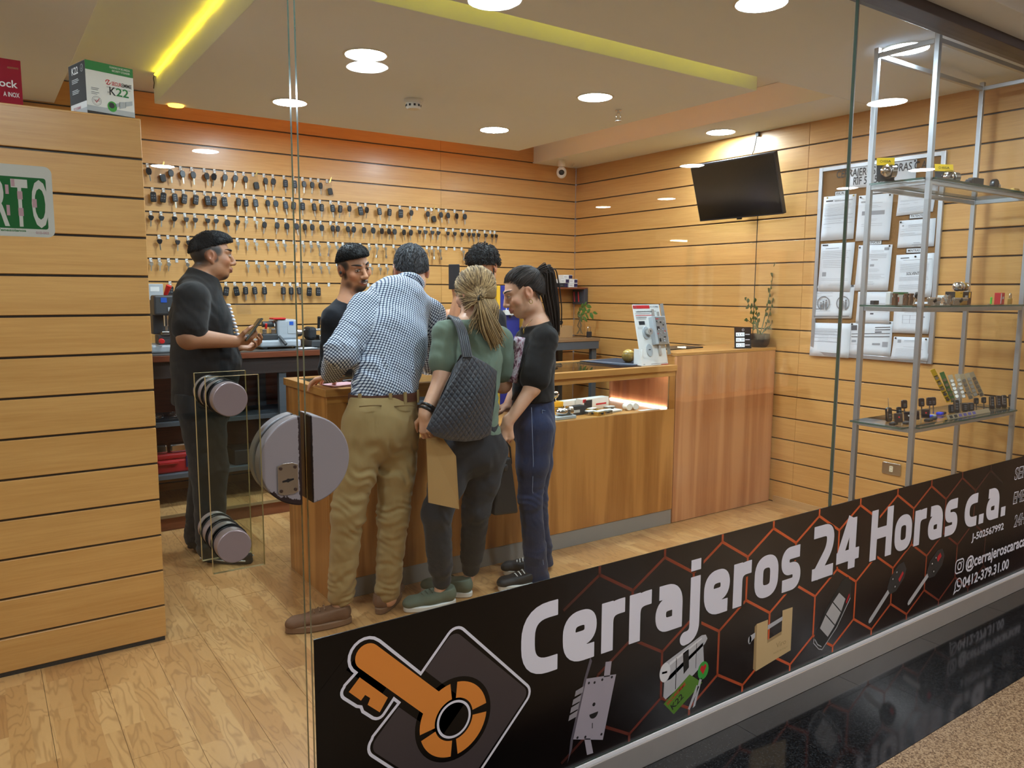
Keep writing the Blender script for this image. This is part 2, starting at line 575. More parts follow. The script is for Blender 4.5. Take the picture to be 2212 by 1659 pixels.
# ---------------------------------------------------------------- floors
def floor_mat():
    t = NT('floor_laminate')
    # three printed strips per plank, staggered ends, swirling grain
    oi = t.add('ShaderNodeObjectInfo')
    sp = t.add('ShaderNodeSeparateXYZ'); t.l.new(t.geo(), sp.inputs[0])
    x = t.math('DIVIDE', sp.outputs[0], .0653)
    xi = t.math('FLOOR', x)
    offs = t.math('MULTIPLY', t.math('FRACT', t.math('MULTIPLY', t.math('SINE', t.math('MULTIPLY', xi, 12.9898)), 43758.5)), 2.0)
    y = t.math('ADD', t.math('DIVIDE', sp.outputs[1], .33), offs)
    yi = t.math('FLOOR', y)
    cmb = t.add('ShaderNodeCombineXYZ'); t.l.new(xi, cmb.inputs[0]); t.l.new(yi, cmb.inputs[1])
    wn = t.add('ShaderNodeTexWhiteNoise', noise_dimensions='2D'); t.l.new(cmb.outputs[0], wn.inputs['Vector'])
    off = t.add('ShaderNodeVectorMath', operation='MULTIPLY_ADD')
    t.l.new(wn.outputs['Color'], off.inputs[0]); off.inputs[1].default_value = (9, 9, 9)
    t.l.new(t.geo((1, .22, 1)), off.inputs[2])
    g = t.noise(off.outputs[0], 9, 3, .5, .4)
    ring = t.math('MULTIPLY_ADD', t.math('SINE', t.math('MULTIPLY', g, 75.0)), .5, .5)
    ring = t.math('POWER', ring, 5.0)
    fine = t.noise(off.outputs[0], 120, 4, .6)
    base = t.ramp(wn.outputs['Value'], [(0.0, lin((178, 128, 76))), (.45, lin((194, 146, 90))), (1.0, lin((210, 165, 108)))])
    c = t.mix(t.math('MULTIPLY', ring, .48), base, lin((140, 96, 54)))
    c = t.mix(t.math('MULTIPLY', fine, .25), c, lin((178, 132, 84)))
    t.bsdf(Base_Color=c, Roughness=t.math('MULTIPLY_ADD', fine, .15, .24), Coat_Weight=.1)
    t.bump(fine, .04, .0004)
    return t.m


M_FLOOR = floor_mat()
b = MB(); b.box((XL, YG, -.06), (XR + .1, YB + .1, -.004)); floor = structure(b.build('floor', mat('floor_gap', (60, 44, 30), .8)))
PW, PL = .196, 1.285
pm = {}
i = 0; x = -1.056 - PW * 2
while x < XR:
    y = YG - (i * .47) % PL
    while y < YB:
        y0, y1, x0, x1 = max(y, YG), min(y + PL, 5.0), max(x, XL), min(x + PW, XR)
        if y1 - y0 > .01 and x1 - x0 > .01:
            key = (round(x1 - x0, 4), round(y1 - y0, 4))
            if key not in pm:
                m = MB(); m.box((.0007, .0007, -.008), (key[0] - .0007, key[1] - .0007, 0)); pm[key] = m.mesh('plank', M_FLOOR)
            o = bpy.data.objects.new('plank', pm[key]); COL.objects.link(o); o.location = (x0, y0, 0)
            o.rotation_euler = (random.uniform(-.0004, .0004), 0, 0)
            attach(o, floor)
        y += PL
    x += PW; i += 1
# raised step behind the counter line
b = MB(); b.box((XL, 5.0, -.004), (XR, YB + .012, .092)); step = structure(b.build('floor_platform', M_RISER))
x = XL; i = 0
while x < XR:
    m = MB(); m.box((x + .0007, 4.985, .092), (min(x + PW, XR) - .0007, YB + .01, .1)); m.build('plank', M_FLOOR, step)
    x += PW
b = MB(); b.box((.5, 4.979, .082), (XR, 4.985, .100)); attach(structure(b.build('trim_4', mat('worn_edge', (150, 128, 92), .6))), step)
# skirting of the right wall
b = MB(); b.box((XR - .012, 1.70, 0), (XR - .0005, 3.35, .045)); structure(b.build('baseboard_right', wood('skirting_wood', (206, 168, 116), (178, 138, 90), 1, .4)))


def granite(name, c1, c2, c3, rough, scale=190):
    t = NT(name)
    n1 = t.noise(t.geo(), scale, 5, .7); n2 = t.noise(t.geo(), scale * .28, 3)
    vo = t.add('ShaderNodeTexVoronoi'); t.l.new(t.geo(), vo.inputs['Vector']); vo.inputs['Scale'].default_value = scale * 1.4
    sp = t.add('ShaderNodeSeparateColor'); t.l.new(vo.outputs['Color'], sp.inputs[0])
    c = t.ramp(t.math('ADD', t.math('MULTIPLY', n1, .5), t.math('MULTIPLY', sp.outputs[0], .5)), [(.25, lin(c1)), (.5, lin(c2)), (.75, lin(c3))])
    t.bsdf(Base_Color=t.mix(t.math('MULTIPLY', n2, .3), c, lin(c2)), Roughness=rough)
    return t.m


M_GBLACK = granite('granite_black', (10, 10, 11), (20, 20, 22), (52, 54, 56), .09)
M_GBEIGE = granite('granite_beige', (84, 62, 48), (152, 122, 92), (190, 160, 126), .16, 150)
b = MB(); b.box((XL, -6.5, -.06), (9.5, YG, -.006)); mall = structure(b.build('floor_mall', mat('grout', (36, 32, 30), .7)))


def tile_row(x0, w, y0, y1, m, n):
    for k in range(n):
        q = MB(); q.box((x0 + k * w + .0008, y0 + .0008, -.012), (x0 + (k + 1) * w - .0008, y1 - .0008, 0)); q.build('tile', m, mall)


tile_row(-1.54, .60, 1.51, YG, M_GBLACK, 18)
tile_row(-1.44, .60, 1.21, 1.51, M_GBLACK, 18)
for r in range(12): tile_row(-1.5 + .04 * (r % 2), .60, 1.21 - (r + 1) * .6, 1.21 - r * .6, M_GBEIGE, 18)
# ================================================================ shopfront glass
def pane_mb(lo, hi):
    """sheet of glass lying in the xz plane (or any thin box): thin faces get the green edge"""
    b = MB(); b.box(lo, hi)
    ext = [hi[i] - lo[i] for i in range(3)]; thin = ext.index(min(ext))
    ax = [2, 2, 1, 0, 1, 0]
    b.mi = [0 if ax[i] == thin else 1 for i in range(6)]
    return b


GM = [M_GLASS, M_GLASSEDGE]
win1 = structure(pane_mb((.583, 1.640, .075), (2.584, 1.650, 2.512)).build('window_1', GM))
win2 = structure(pane_mb((2.589, 1.640, .075), (4.575, 1.650, 2.512)).build('window_2', GM))
door = structure(pane_mb((-.9, 1.640, .012), (.5695, 1.650, 2.500)).build('door_1', GM))
b = MB(); b.box((.5835, 1.618, 0), (XR, 1.638, .082)); b.box((.5835, 1.652, 0), (XR, 1.672, .082)); b.box((.5835, 1.638, 0), (XR, 1.652, .070))
structure(b.build('trim_5', M_STEEL, bevel=.002))
b = MB(); b.box((.585, 1.652, .082), (XR, 1.654, .092)); b.box((.585, 1.620, .082), (XR, 1.636, .086)); structure(b.build('trim_6', mat('bright_strip', (236, 234, 236), .3, .2)))
b = MB(); b.box((2.5845, 1.6385, .69), (2.5885, 1.6515, 2.512)); structure(b.build('trim_7', mat('silicone', (120, 122, 120), .3)))

# round patch lock: one half on the door leaf, one on the fixed pane
def lock_paint(name, chord, sgn, wid, low):
    """grey paint chipped along the meeting edge (at x = chord) and on the lower rim"""
    t = NT(name); w = t.noise(t.geo(), 75, 6, .7)
    sp = t.add('ShaderNodeSeparateXYZ'); t.l.new(t.geo(), sp.inputs[0])
    dx = t.math('DIVIDE', t.math('MULTIPLY', t.math('SUBTRACT', chord, sp.outputs[0]), sgn), wid)
    rr = t.math('SQRT', t.math('ADD', t.math('POWER', t.math('SUBTRACT', sp.outputs[0], .566), 2.0), t.math('POWER', t.math('SUBTRACT', sp.outputs[2], 1.108), 2.0)))
    rim = t.math('MULTIPLY', t.math('MAXIMUM', t.math('MULTIPLY', t.math('SUBTRACT', rr, .076), 30.0), 0.0), t.math('MAXIMUM', t.math('MULTIPLY', t.math('SUBTRACT', 1.07, sp.outputs[2]), low), 0.0))
    m1 = t.math('GREATER_THAN', t.math('ADD', w, t.math('SUBTRACT', .45, dx)), .5)
    m2 = t.math('GREATER_THAN', t.math('ADD', w, t.math('MAXIMUM', rim, 0.0)), .78)
    sk = t.math('GREATER_THAN', t.noise(t.geo(), 330, 2), .745)
    t.bsdf(Base_Color=t.mix(t.math('MAXIMUM', t.math('MAXIMUM', m1, m2), sk), lin((146, 141, 146)), lin((40, 26, 26))), Roughness=.42, Metallic=.1)
    return t.m


M_LOCK = lock_paint('worn_lock_paint', .5590, 1, .014, 22.0)
M_LOCK2 = lock_paint('worn_lock_paint_fixed', .5820, -1, .0045, 6.0)
M_LOCKEDGE = mat('lock_edge_dark', (30, 20, 20), .5, .3)


def half_disc(side, cx, cz, r, y0, y1, chord):
    a0 = math.degrees(math.acos(chord / r))
    P = [(cx + side * r * math.cos(math.radians(t)), cz + r * math.sin(math.radians(t))) for t in np.linspace(-a0, a0, 44)]
    b = MB(); b.prism(P, (0, y0, 0), (1, 0, 0), (0, 0, 1), (0, y1 - y0, 0)); return b


lk = half_disc(-1, .566, 1.108, .0985, 1.606, 1.6395, .007).build('lock_half', M_LOCK, door, 30, bevel=.003)
half_disc(-1, .566, 1.108, .0985, 1.6505, 1.684, .007).build('lock_half', M_LOCK, door, 30, bevel=.003)
lk2 = half_disc(1, .570, 1.108, .0985, 1.606, 1.6395, .012).build('lock_half', M_LOCK2, win1, 30, bevel=.003)
half_disc(1, .570, 1.108, .0985, 1.6505, 1.684, .012).build('lock_half', M_LOCK2, win1, 30, bevel=.003)
b = MB(); b.box((.5812, 1.6075, 1.0125), (.5819, 1.6385, 1.2035)); b.build('lock_edge', M_LOCKEDGE, lk2)
b = MB(); b.prism([(-.022, -.030), (-.012, -.034), (.012, -.034), (.022, -.030), (.022, .030), (.010, .035), (-.010, .035), (-.022, .030)], (.527, 1.606, 1.073), (1, 0, 0), (0, 0, 1), (0, -.003, 0))
o = b.build('escutcheon', M_NICKEL, lk, bevel=.0008); o['label'] = 'nickel keyhole plate with four screws'
b = MB()
for sx in (-1, 1):
    for sz in (-1, 1): b.cyl((.527 + sx * .0155, 1.6032, 1.073 + sz * .0245), (.527 + sx * .0155, 1.6015, 1.073 + sz * .0245), .0036, 12)
b.build('screws', mat('dark_screw', (70, 52, 44), .5, .4), lk)
b = MB(); b.prism([(-.0125, -.0025), (-.004, -.0025), (0, -.0045), (.004, -.0025), (.0125, -.001), (.0125, .0025), (.004, .0025), (0, .0045), (-.004, .0022), (-.0125, .0015)], (.527, 1.6033, 1.070), (1, 0, .08), (-.08, 0, 1), (0, -.0006, 0))
b.build('keyhole', M_INK, lk)

# pull handle: two glass plates, one each side of the door, on two through bolts
M_HGLASS = glass('handle_glass', (.88, .90, .86), 1.5)
for y in (1.5965, 1.690):
    pane_mb((.3655, y, .897), (.4705, y + .009, 1.302)).build('handle_plate', [M_HGLASS, mat('handle_edge', (186, 172, 128), .15, spec=.8)], door)
for z in (1.236, .955):
    q = atY(497, 863, 1.565) if z > 1.1 else atY(506, 1180, 1.565)
    cx, cz = q.x, q.z
    b = MB(); b.cyl((cx, 1.562, cz), (cx, 1.594, cz), .034, 36); b.cyl((cx, 1.607, cz), (cx, 1.639, cz), .034, 36)
    b.cyl((cx, 1.651, cz), (cx, 1.688, cz), .034, 36); b.cyl((cx, 1.700, cz), (cx, 1.728, cz), .034, 36); b.cyl((cx, 1.594, cz), (cx, 1.70, cz), .012, 16)
    b.build('standoff', mat('standoff_steel', (158, 146, 150), .36, .5), door, 30, bevel=.002)
    b = MB()
    for y in (1.5925, 1.6065, 1.638, 1.6505, 1.688, 1.7005):
        b.lathe([(.030, -.0015), (.0355, -.0015), (.0365, 0), (.0355, .0015), (.030, .0015)], (cx, y, cz), 36, (0, 1, 0))
    b.build('gasket', M_BLACK, door, 40)

# OPEN sign stuck on the inside of the door glass
sg = thing('open_sign', 'white and green plastic ABIERTO sign stuck on the glass door', 'sign', (0, 1.652, 1.63))
EX, EZ = Vector((1, 0, 0)), Vector((0, 0, 1))
b = MB(); b.prism(rrect(.256, .125, .012, 5, 0, 1.6295), (0, 1.6535, 0), EX, EZ, (0, -.0028, 0)); b.build('board', M_WHITE, sg)
b = MB(); b.prism(rrect(.236, .090, .004, 4, 0, 1.626), (0, 1.6507, 0), EX, EZ, (0, -.0002, 0)); b.build('green_field', mat('sign_green', (18, 110, 52), .45), sg)
b = MB()
xs = -.066
for ch, wd in (('A', .0265), ('B', .025), ('I', .010), ('E', .023), ('R', .026), ('T', .026), ('O', .0265)):
    text_mb(ch, (xs, 1.6503, 1.5865), EX, EZ, .080, wd - .001, .02, mb=b); xs += wd + .0040
b.build('lettering', M_WHITE, sg)
b = MB()
for x, z, w, h in ((.0655, 1.654, .005, .0125), (.0735, 1.632, .0078, .014), (.0735, 1.603, .0078, .014), (.0955, 1.619, .0068, .015), (.056, 1.640, .005, .016), (.056, 1.603, .005, .018)):
    b.box((x, 1.65015, z), (x + w, 1.6502, z + h))
b.build('pink_patches', mat('sign_pink', (208, 168, 180), .6), sg)  # pink rectangles laid over the letters
b = text_mb('SEVEN Rotulos Venezolanos', (.083, 1.6503, 1.5755), EX, EZ, .0042, .098, .012, 'RIGHT'); b.build('maker_line', M_GREEN, sg)
b = text_mb('010-003', (.118, 1.6503, 1.5725), EX, EZ, .0046, .020, .012, 'RIGHT'); b.build('number_line', mat('sign_pink', (208, 168, 180)), sg)

# ================================================================ printed banner along the glass
BY = 1.6365
t_ = NT('banner_black')
_sp = t_.add('ShaderNodeSeparateXYZ'); t_.l.new(t_.geo(), _sp.inputs[0])
_f = t_.ramp(t_.math('DIVIDE', _sp.outputs[0], 4.6), [(.20, lin((3, 2, 3))), (.42, lin((24, 14, 12))), (.62, lin((34, 18, 14))), (.86, lin((14, 9, 10))), (.93, lin((30, 18, 18)))])
t_.bsdf(Base_Color=_f, Roughness=.22, Specular_IOR_Level=.35)
ban = thing('shop_banner', 'long glossy black printed banner with white shop name along the shop window', 'banner', (2.58, BY, .39))
b = MB(); b.box((.586, BY, .093), (4.574, 1.6395, .6835)); b.build('vinyl_sheet', t_.m, ban)


def flat(name, m, polys, lift, parent=ban, label=None):
    for P in polys:
        b = MB(); b.prism(P, (0, BY - lift, 0), EX, EZ, (0, -.0001, 0)); o = b.build(name, m, parent)
    return o


def strokes(name, m, paths, w, lift, closed=False, parent=ban):
    b = MB()
    for P in paths: stroke(b, P, w, (0, BY - lift, 0), EX, EZ, closed)
    return b.build(name, m, parent)


# hexagon net, bright in the middle and fading out
t_ = NT('hexagon_ink')
_sp = t_.add('ShaderNodeSeparateXYZ'); t_.l.new(t_.geo(), _sp.inputs[0])
_n = t_.noise(t_.geo(), 2.2, 2)
_u = t_.math('SUBTRACT', 1.0, t_.math('ABSOLUTE', t_.math('DIVIDE', t_.math('SUBTRACT', _sp.outputs[0], 2.58), 1.35)))
t_.bsdf(Base_Color=t_.ramp(t_.math('MULTIPLY_ADD', _n, .25, t_.math('SUBTRACT', _u, .12)), [(.0, lin((26, 14, 14))), (.35, lin((112, 42, 24))), (.8, lin((214, 92, 40)))]), Roughness=.3)
M_HEX = t_.m
hp = []
PX, SD = .2667, .154
for r in range(-1, 4):
    zc = .657 - r * 1.5 * SD; xo = 2.511 + (PX / 2 if r % 2 else 0)
    for k in range(-6, 7):
        x = xo + k * PX
        if x < 1.35 or x > 3.85: continue
        A = (x, zc)
        for q in ((x, zc + SD), (x - PX / 2, zc - SD / 2), (x + PX / 2, zc - SD / 2)):
            (xa, za), (xb, zb) = A, q
            top = .683
            if za > top and zb > top: continue
            if max(za, zb) > top:
                f = (top - min(za, zb)) / abs(za - zb)
                lo_, hi_ = ((xa, za), (xb, zb)) if za < zb else ((xb, zb), (xa, za))
                xa, za = lo_; xb, zb = lo_[0] + (hi_[0] - lo_[0]) * f, top
            if min(za, zb) < .094:
                if max(za, zb) < .094: continue
                f = (.094 - min(za, zb)) / abs(za - zb)
                lo_, hi_ = ((xa, za), (xb, zb)) if za < zb else ((xb, zb), (xa, za))
                xa, za = lo_[0] + (hi_[0] - lo_[0]) * f, .094; xb, zb = hi_
            hp.append([(xa, za), (xb, zb)])
strokes('hexagon_net', M_HEX, hp, .0095, .0002)


# ---- the shop name in square-shouldered strokes
def rounded(P, r):
    out = []
    for i, p in enumerate(P):
        p = Vector(p)
        if i in (0, len(P) - 1): out.append(tuple(p)); continue
        a, c = Vector(P[i - 1]), Vector(P[i + 1])
        k = min(r, (p - a).length * .5 if i > 1 else (p - a).length * .95, (c - p).length * .5 if i < len(P) - 2 else (c - p).length * .95)
        p0 = p + (a - p).normalized() * k; p2 = p + (c - p).normalized() * k
        for j in range(8):
            t = j / 7; out.append(tuple(p0 * (1 - t) ** 2 + p * 2 * t * (1 - t) + p2 * t * t))
    return out


M_DEEP = mat('print_deep_black', (4, 3, 4), .24, var=.01, spec=.35)
SW = .222; A_ = SW / 2; XH = .745


def ring_path(x0, y0, x1, y1, r):
    m = (x0 + x1) / 2
    return rounded([(m, y0), (x1, y0), (x1, y1), (x0, y1), (x0, y0), (m - .0001, y0)], r)


def glyph(ch):
    if ch == 'C': return .60, [rounded([(.60, 1 - A_), (A_, 1 - A_), (A_, A_), (.60, A_)], .34)]
    if ch == 'c': return .52, [rounded([(.52, XH - A_), (A_, XH - A_), (A_, A_), (.52, A_)], .30)]
    if ch == 'e': return .60, [rounded([(A_ * 1.2, .33), (.60 - A_, .33), (.60 - A_, XH - A_), (A_, XH - A_), (A_, A_), (.56, A_)], .26)]
    if ch == 'r': return .44, [[(A_, 0), (A_, XH)], rounded([(A_, XH * .45), (A_, XH - A_), (.44, XH - A_)], .22)]
    if ch == 'a': return .57, [rounded([(.07, XH - A_), (.57 - A_, XH - A_), (.57 - A_, 0)], .24), rounded([(.57 - A_, .435), (A_, .435), (A_, A_), (.57 - A_, A_)], .19)]
    if ch == 'j': return .30, [rounded([(.30 - A_, XH), (.30 - A_, -.22), (-.04, -.22)], .2), [(.30 - A_, .84), (.30 - A_, 1.02)]]
    if ch == 'o': return .62, [ring_path(A_, A_, .62 - A_, XH - A_, .30)]
    if ch == 's': return .52, [rounded([(.49, XH - A_ * .8), (A_ * .9, XH - A_ * .8), (A_ * .9, XH * .5), (.52 - A_ * .9, XH * .5), (.52 - A_ * .9, A_ * .8), (.03, A_ * .8)], .17)]
    if ch == '2': return .60, [rounded([(.03, 1 - A_), (.60 - A_, 1 - A_), (.60 - A_, .55), (A_ * .9, .06)], .32), [(0.02, A_), (.60, A_)]]
    if ch == '4': return .66, [[(.40, 1.0), (A_ * .9, .30)], [(0, .27), (.66, .27)], [(.45, 0), (.45, .98)]]
    if ch == 'H': return .74, [[(A_, 0), (A_, 1)], [(.74 - A_, 0), (.74 - A_, 1)], [(A_, .52), (.74 - A_, .52)]]
    if ch == '.': return .21, [[(A_, 0), (A_, SW)]]


def union_mb(paths, w, lift, g=.0022):
    """union of square-ended strokes, filled cell by cell so that the print is one clean sheet. paths in plane metres"""
    P = np.array([p for q in paths for p in q]); lo = P.min(0) - w; hi = P.max(0) + w
    X, Y = np.meshgrid(np.arange(lo[0], hi[0], g), np.arange(lo[1], hi[1], g), indexing='ij'); D = np.full(X.shape, 9.0)
    for q in paths:
        q = np.array(q, float)
        for a, b_ in zip(q[:-1], q[1:]):
            d = b_ - a; L = np.linalg.norm(d)
            if L < 1e-7: continue
            d /= L; m = (a + b_) / 2
            u = np.abs((X - m[0]) * d[0] + (Y - m[1]) * d[1]) - L / 2; v = np.abs(-(X - m[0]) * d[1] + (Y - m[1]) * d[0]) - w / 2
            D = np.minimum(D, np.maximum(u, v))
        for p in q[1:-1]: D = np.minimum(D, np.hypot(X - p[0], Y - p[1]) - w / 2)
    b = MB(); V = {}; VL = []; Fc = []

    def vid(key, x, y):
        if key not in V: V[key] = len(VL); VL.append((x, BY - lift, y))
        return V[key]
    I = D < 0
    for i, j in np.argwhere(I[:-1, :-1] | I[1:, :-1] | I[1:, 1:] | I[:-1, 1:]):
        c = [(i, j), (i + 1, j), (i + 1, j + 1), (i, j + 1)]; poly = []
        for k in range(4):
            p, q = c[k], c[(k + 1) % 4]
            if I[p]: poly.append(vid(p, X[p], Y[p]))
            if I[p] != I[q]:
                t = D[p] / (D[p] - D[q]); poly.append(vid((min(p, q), max(p, q)), X[p] + (X[q] - X[p]) * t, Y[p] + (Y[q] - Y[p]) * t))
        if len(poly) >= 3: Fc.append(tuple(poly))
    b.add(VL, Fc); return b


def word(s, x0, x1, z, cap, lift, m, name, grow=0.0):
    gl = [glyph(c) for c in s]; gap = .085
    tot = sum(g[0] for g in gl) + gap * (len(gl) - 1)
    kx = (x1 - x0) / tot; x = 0
    for wd, paths in gl:
        union_mb([[(x0 + (x + p[0]) * kx, z + p[1] * cap) for p in q] for q in paths], (SW + grow) * cap, lift).build(name, m, ban)
        x += wd + gap


for s, x0, x1 in (('Cerrajeros', 1.165, 2.410), ('24', 2.478, 2.785), ('Horas', 2.862, 3.558), ('c.a.', 3.620, 4.028)):
    word(s, x0 + .006, x1 + .006, .408, .207, .0004, M_DEEP, 'letter_shadow', .05)
    word(s, x0, x1, .412, .207, .0006, M_LETTER, 'letter')

# ---- key emblem
M_LOGO_O = mat('logo_orange', (226, 140, 58), .4, var=.01)
M_LOGO_G = mat('logo_grey', (66, 58, 60), .4, var=.02)


def arc2(c, r, a0, a1, n=10): return [(c[0] + r * math.cos(math.radians(a0 + (a1 - a0) * i / n)), c[1] + r * math.sin(math.radians(a0 + (a1 - a0) * i / n))) for i in range(n + 1)]


em_c = (.955, .374)
EB = [(.797, .466), (.726, .402)] + arc2((.7445, .374), .03, 136, 225, 6) + arc2((.955, .1625), .03, 225, 315, 6) + arc2((1.165, .374), .03, -45, 45, 6) + arc2((.9605, .588), .03, 45, 138, 6) + \
     [(.858, .524), (.749, .638)] + arc2((.713, .611), .044, 45, 215, 10) + [(.686, .576), (.657, .553)] + arc2((.667, .535), .018, 130, 225, 5) + [(.686, .492), (.697, .487), (.701, .474), (.727, .449)] + arc2((.7415, .4625), .019, 235, 320, 5) + [(.783, .481)]
strokes('emblem_outline', M_LETTER, [EB], .0075, .0008, True)
sq = arc2((.752, .374), .026, 135, 225, 6) + arc2((.955, .171), .026, 225, 315, 6) + arc2((1.158, .374), .026, -45, 45, 6) + arc2((.955, .577), .026, 45, 135, 6)
flat('emblem_square', M_LOGO_G, [sq], .0002)
d45 = Vector((.7071, -.7071)); n45 = Vector((.7071, .7071))


def kk(u, v, o=(.953, .372)): q = Vector(o) + d45 * u + n45 * v; return (q.x, q.y)


# black clearance under the key, then the orange pieces
flat('emblem_clearance', M_DEEP, [[kk(-.36, -.052), kk(0, -.052), kk(0, .052), kk(-.36, .052)], circ(.113, 48, .953, .372), [kk(-.383, -.128), kk(-.235, -.128), kk(-.235, 0), kk(-.383, 0)]], .0004)
shaft = [kk(-.062, .032)] + [kk(-.335, .032)] + [kk(-.335 - .032 * math.sin(math.radians(a)), .032 * math.cos(math.radians(a))) for a in range(15, 180, 15)] + [kk(-.335, -.032), kk(-.062, -.032)]
P = []


def sector(a0, a1, r0=.057, r1=.100): return arc2((.953, .372), r1, a0, a1, 12) + arc2((.953, .372), r0, a1, a0, 12)


flat('key_emblem', M_LOGO_O, [shaft], .0012)
flat('key_emblem', M_LOGO_O, [sector(8, 84), sector(-84, -6), sector(96, 186), sector(196, 264),
                              [(.695, .562), (.767, .489), (.745, .458), (.714, .487), (.721, .502), (.708, .514), (.697, .503), (.667, .534)]], .0009)
strokes('emblem_ring', M_LETTER, [circ(.0475, 40, .953, .372)], .0065, .0009, True)

# ---- pictures of the goods, flat prints on the sheet
PR = lambda n, c: mat(n, c, .35, var=.03)
lockp = thing_o = None
pic = []
flat('mortise_lock_picture', PR('print_steel', (166, 160, 172)), [[(1.401, .351), (1.517, .331), (1.469, .137), (1.354, .178)], [(1.468, .336), (1.492, .332), (1.498, .378), (1.474, .382)], [(1.396, .166), (1.420, .158), (1.432, .108), (1.408, .110)]], .0004)
flat('mortise_lock_plate', PR('print_steel_dark', (92, 86, 96)), [[(1.414, .413), (1.421, .400), (1.402, .352), (1.354, .180), (1.350, .150), (1.333, .110), (1.338, .128), (1.344, .178), (1.392, .352)]], .0003)
flat('mortise_lock_bolts', PR('print_bolt', (150, 146, 152)), [[(x, z), (x + .030, z + .006), (x + .026, z - .012), (x - .004, z - .016)] for x, z in ((1.361, .325), (1.352, .301), (1.345, .279), (1.339, .257))], .0004)
flat('mortise_lock_holes', M_INK, [circ(.0042, 10, x, z) for x, z in ((1.410, .335), (1.500, .327), (1.370, .178), (1.463, .157), (1.432, .330), (1.462, .330), (1.400, .170))] + [circ(.017, 16, 1.431, .235, 180, 360), circ(.006, 10, 1.431, .262), [(1.425, .205), (1.428, .205), (1.428, .188), (1.425, .188)]], .0006)
flat('cylinder_picture', PR('print_chrome', (188, 190, 196)), [[(1.722, .308), (1.893, .357), (1.912, .354), (1.921, .338), (1.908, .322), (1.752, .246), (1.722, .246)], [(1.724, .250), (1.900, .330), (1.908, .257), (1.860, .230), (1.732, .184), (1.722, .196)]], .0004)
flat('cylinder_face', PR('print_chrome_light', (226, 228, 232)), [circ(.032, 24, 1.726, .276, rx=.024), [(1.745, .303), (1.893, .349), (1.893, .343), (1.745, .293)]], .0006)
flat('cylinder_slots', M_INK, [[(1.713, .281), (1.736, .279), (1.736, .272), (1.713, .274)], [(1.806, .318), (1.832, .326), (1.836, .262), (1.812, .246)], [(1.775, .31), (1.778, .311), (1.778, .205), (1.775, .204)], [(1.868, .338), (1.870, .339), (1.870, .25), (1.868, .249)]], .0006)
flat('card_picture', PR('print_cardgreen', (86, 132, 40)), [[(1.724, .171), (1.840, .237), (1.903, .190), (1.772, .121)]], .0007)
_t = (Vector((.116, 0, .066)).normalized(), Vector((-.066, 0, .116)).normalized())
b = text_mb('SECUREMME', (1.742, BY - .0009, .160), _t[0], _t[1], .011, .095, .02); b.build('card_maker_lettering', M_RED, ban)
b = text_mb('K22', (1.765, BY - .0009, .137), _t[0], _t[1], .021, .058, .02); b.build('card_lettering', M_INK, ban)
flat('key_picture_bow', PR('print_keygreen', (58, 160, 60)), [circ(.031, 20, 1.905, .232, rx=.026)], .0008)
flat('key_picture_heart', M_RED, [[(1.889, .240), (1.897, .252), (1.905, .246), (1.914, .253), (1.921, .243), (1.905, .218)]], .0010)
flat('key_picture_blade', PR('print_chrome', (188, 190, 196)), [[(1.888, .206), (1.902, .208), (1.872, .118), (1.860, .114)], [(1.876, .190), (1.888, .180), (1.846, .112), (1.838, .118)]], .0008)
flat('padlock_picture', PR('print_padlock', (206, 180, 132)), [[(2.175, .325), (2.236, .326), (2.238, .238), (2.318, .250), (2.318, .340), (2.376, .339), (2.377, .174), (2.179, .149)]], .0004)
flat('padlock_side', PR('print_padlock_dark', (164, 138, 96)), [[(2.164, .318), (2.176, .326), (2.181, .150), (2.165, .162)], [(2.238, .250), (2.318, .262), (2.318, .250), (2.238, .238)]], .0005)
flat('padlock_bar', PR('print_chrome', (188, 190, 196)), [[(2.237, .305), (2.319, .318), (2.319, .303), (2.237, .288)], [(2.138, .290), (2.168, .296), (2.168, .278), (2.138, .262)], circ(.015, 16, 2.140, .276, rx=.009)], .0006)
b = text_mb('Viro', (2.290, BY - .0007, .205), Vector((1, 0, .06)).normalized(), EZ, .020, .056, .0); text_mb('MADE IN ITALY', (2.276, BY - .0007, .185), Vector((1, 0, .06)).normalized(), EZ, .007, .080, .0, mb=b)
b.build('padlock_lettering', PR('print_padlock_dark', (164, 138, 96)), ban)
# car remotes
fa, fb = Vector((2.555, 0, .165)), Vector((2.735, 0, .365)); fu = (fb - fa).normalized(); fn = Vector((-fu.z, 0, fu.x)); FL = (fb - fa).length


def fk(u, v, o=fa, U=None, V=None): q = o + (U or fu) * u + (V or fn) * v; return (q.x, q.z)


flat('remote_picture', M_BLACK, [[fk(-.02, -.045), fk(-.03, -.025), fk(-.03, .03), fk(-.015, .042), fk(.10, .055), fk(.24, .045), fk(.272, .02), fk(.265, -.02), fk(.22, -.06), fk(.09, -.068)]], .0004)
strokes('remote_rim', PR('print_chrome', (188, 190, 196)), [[fk(.22, -.058), fk(.09, -.064), fk(-.018, -.042), fk(-.027, -.02), fk(-.026, .028), fk(-.012, .038)], [fk(-.012, -.03), fk(-.018, .0), fk(-.012, .03)]], .004, .0006)
flat('remote_buttons', PR('print_silver', (188, 188, 190)), [[fk(.035, -.038), fk(.035, .034), fk(.088, .040), fk(.088, -.046)], [fk(.093, -.046), fk(.093, .040), fk(.146, .036), fk(.146, -.044)], [fk(.151, -.043), fk(.151, .035), fk(.196, .026), fk(.20, -.030)]], .0006)
flat('remote_panic', M_RED, [[fk(.19, -.052), fk(.225, -.046), fk(.228, -.036), fk(.192, -.042)]], .0008)


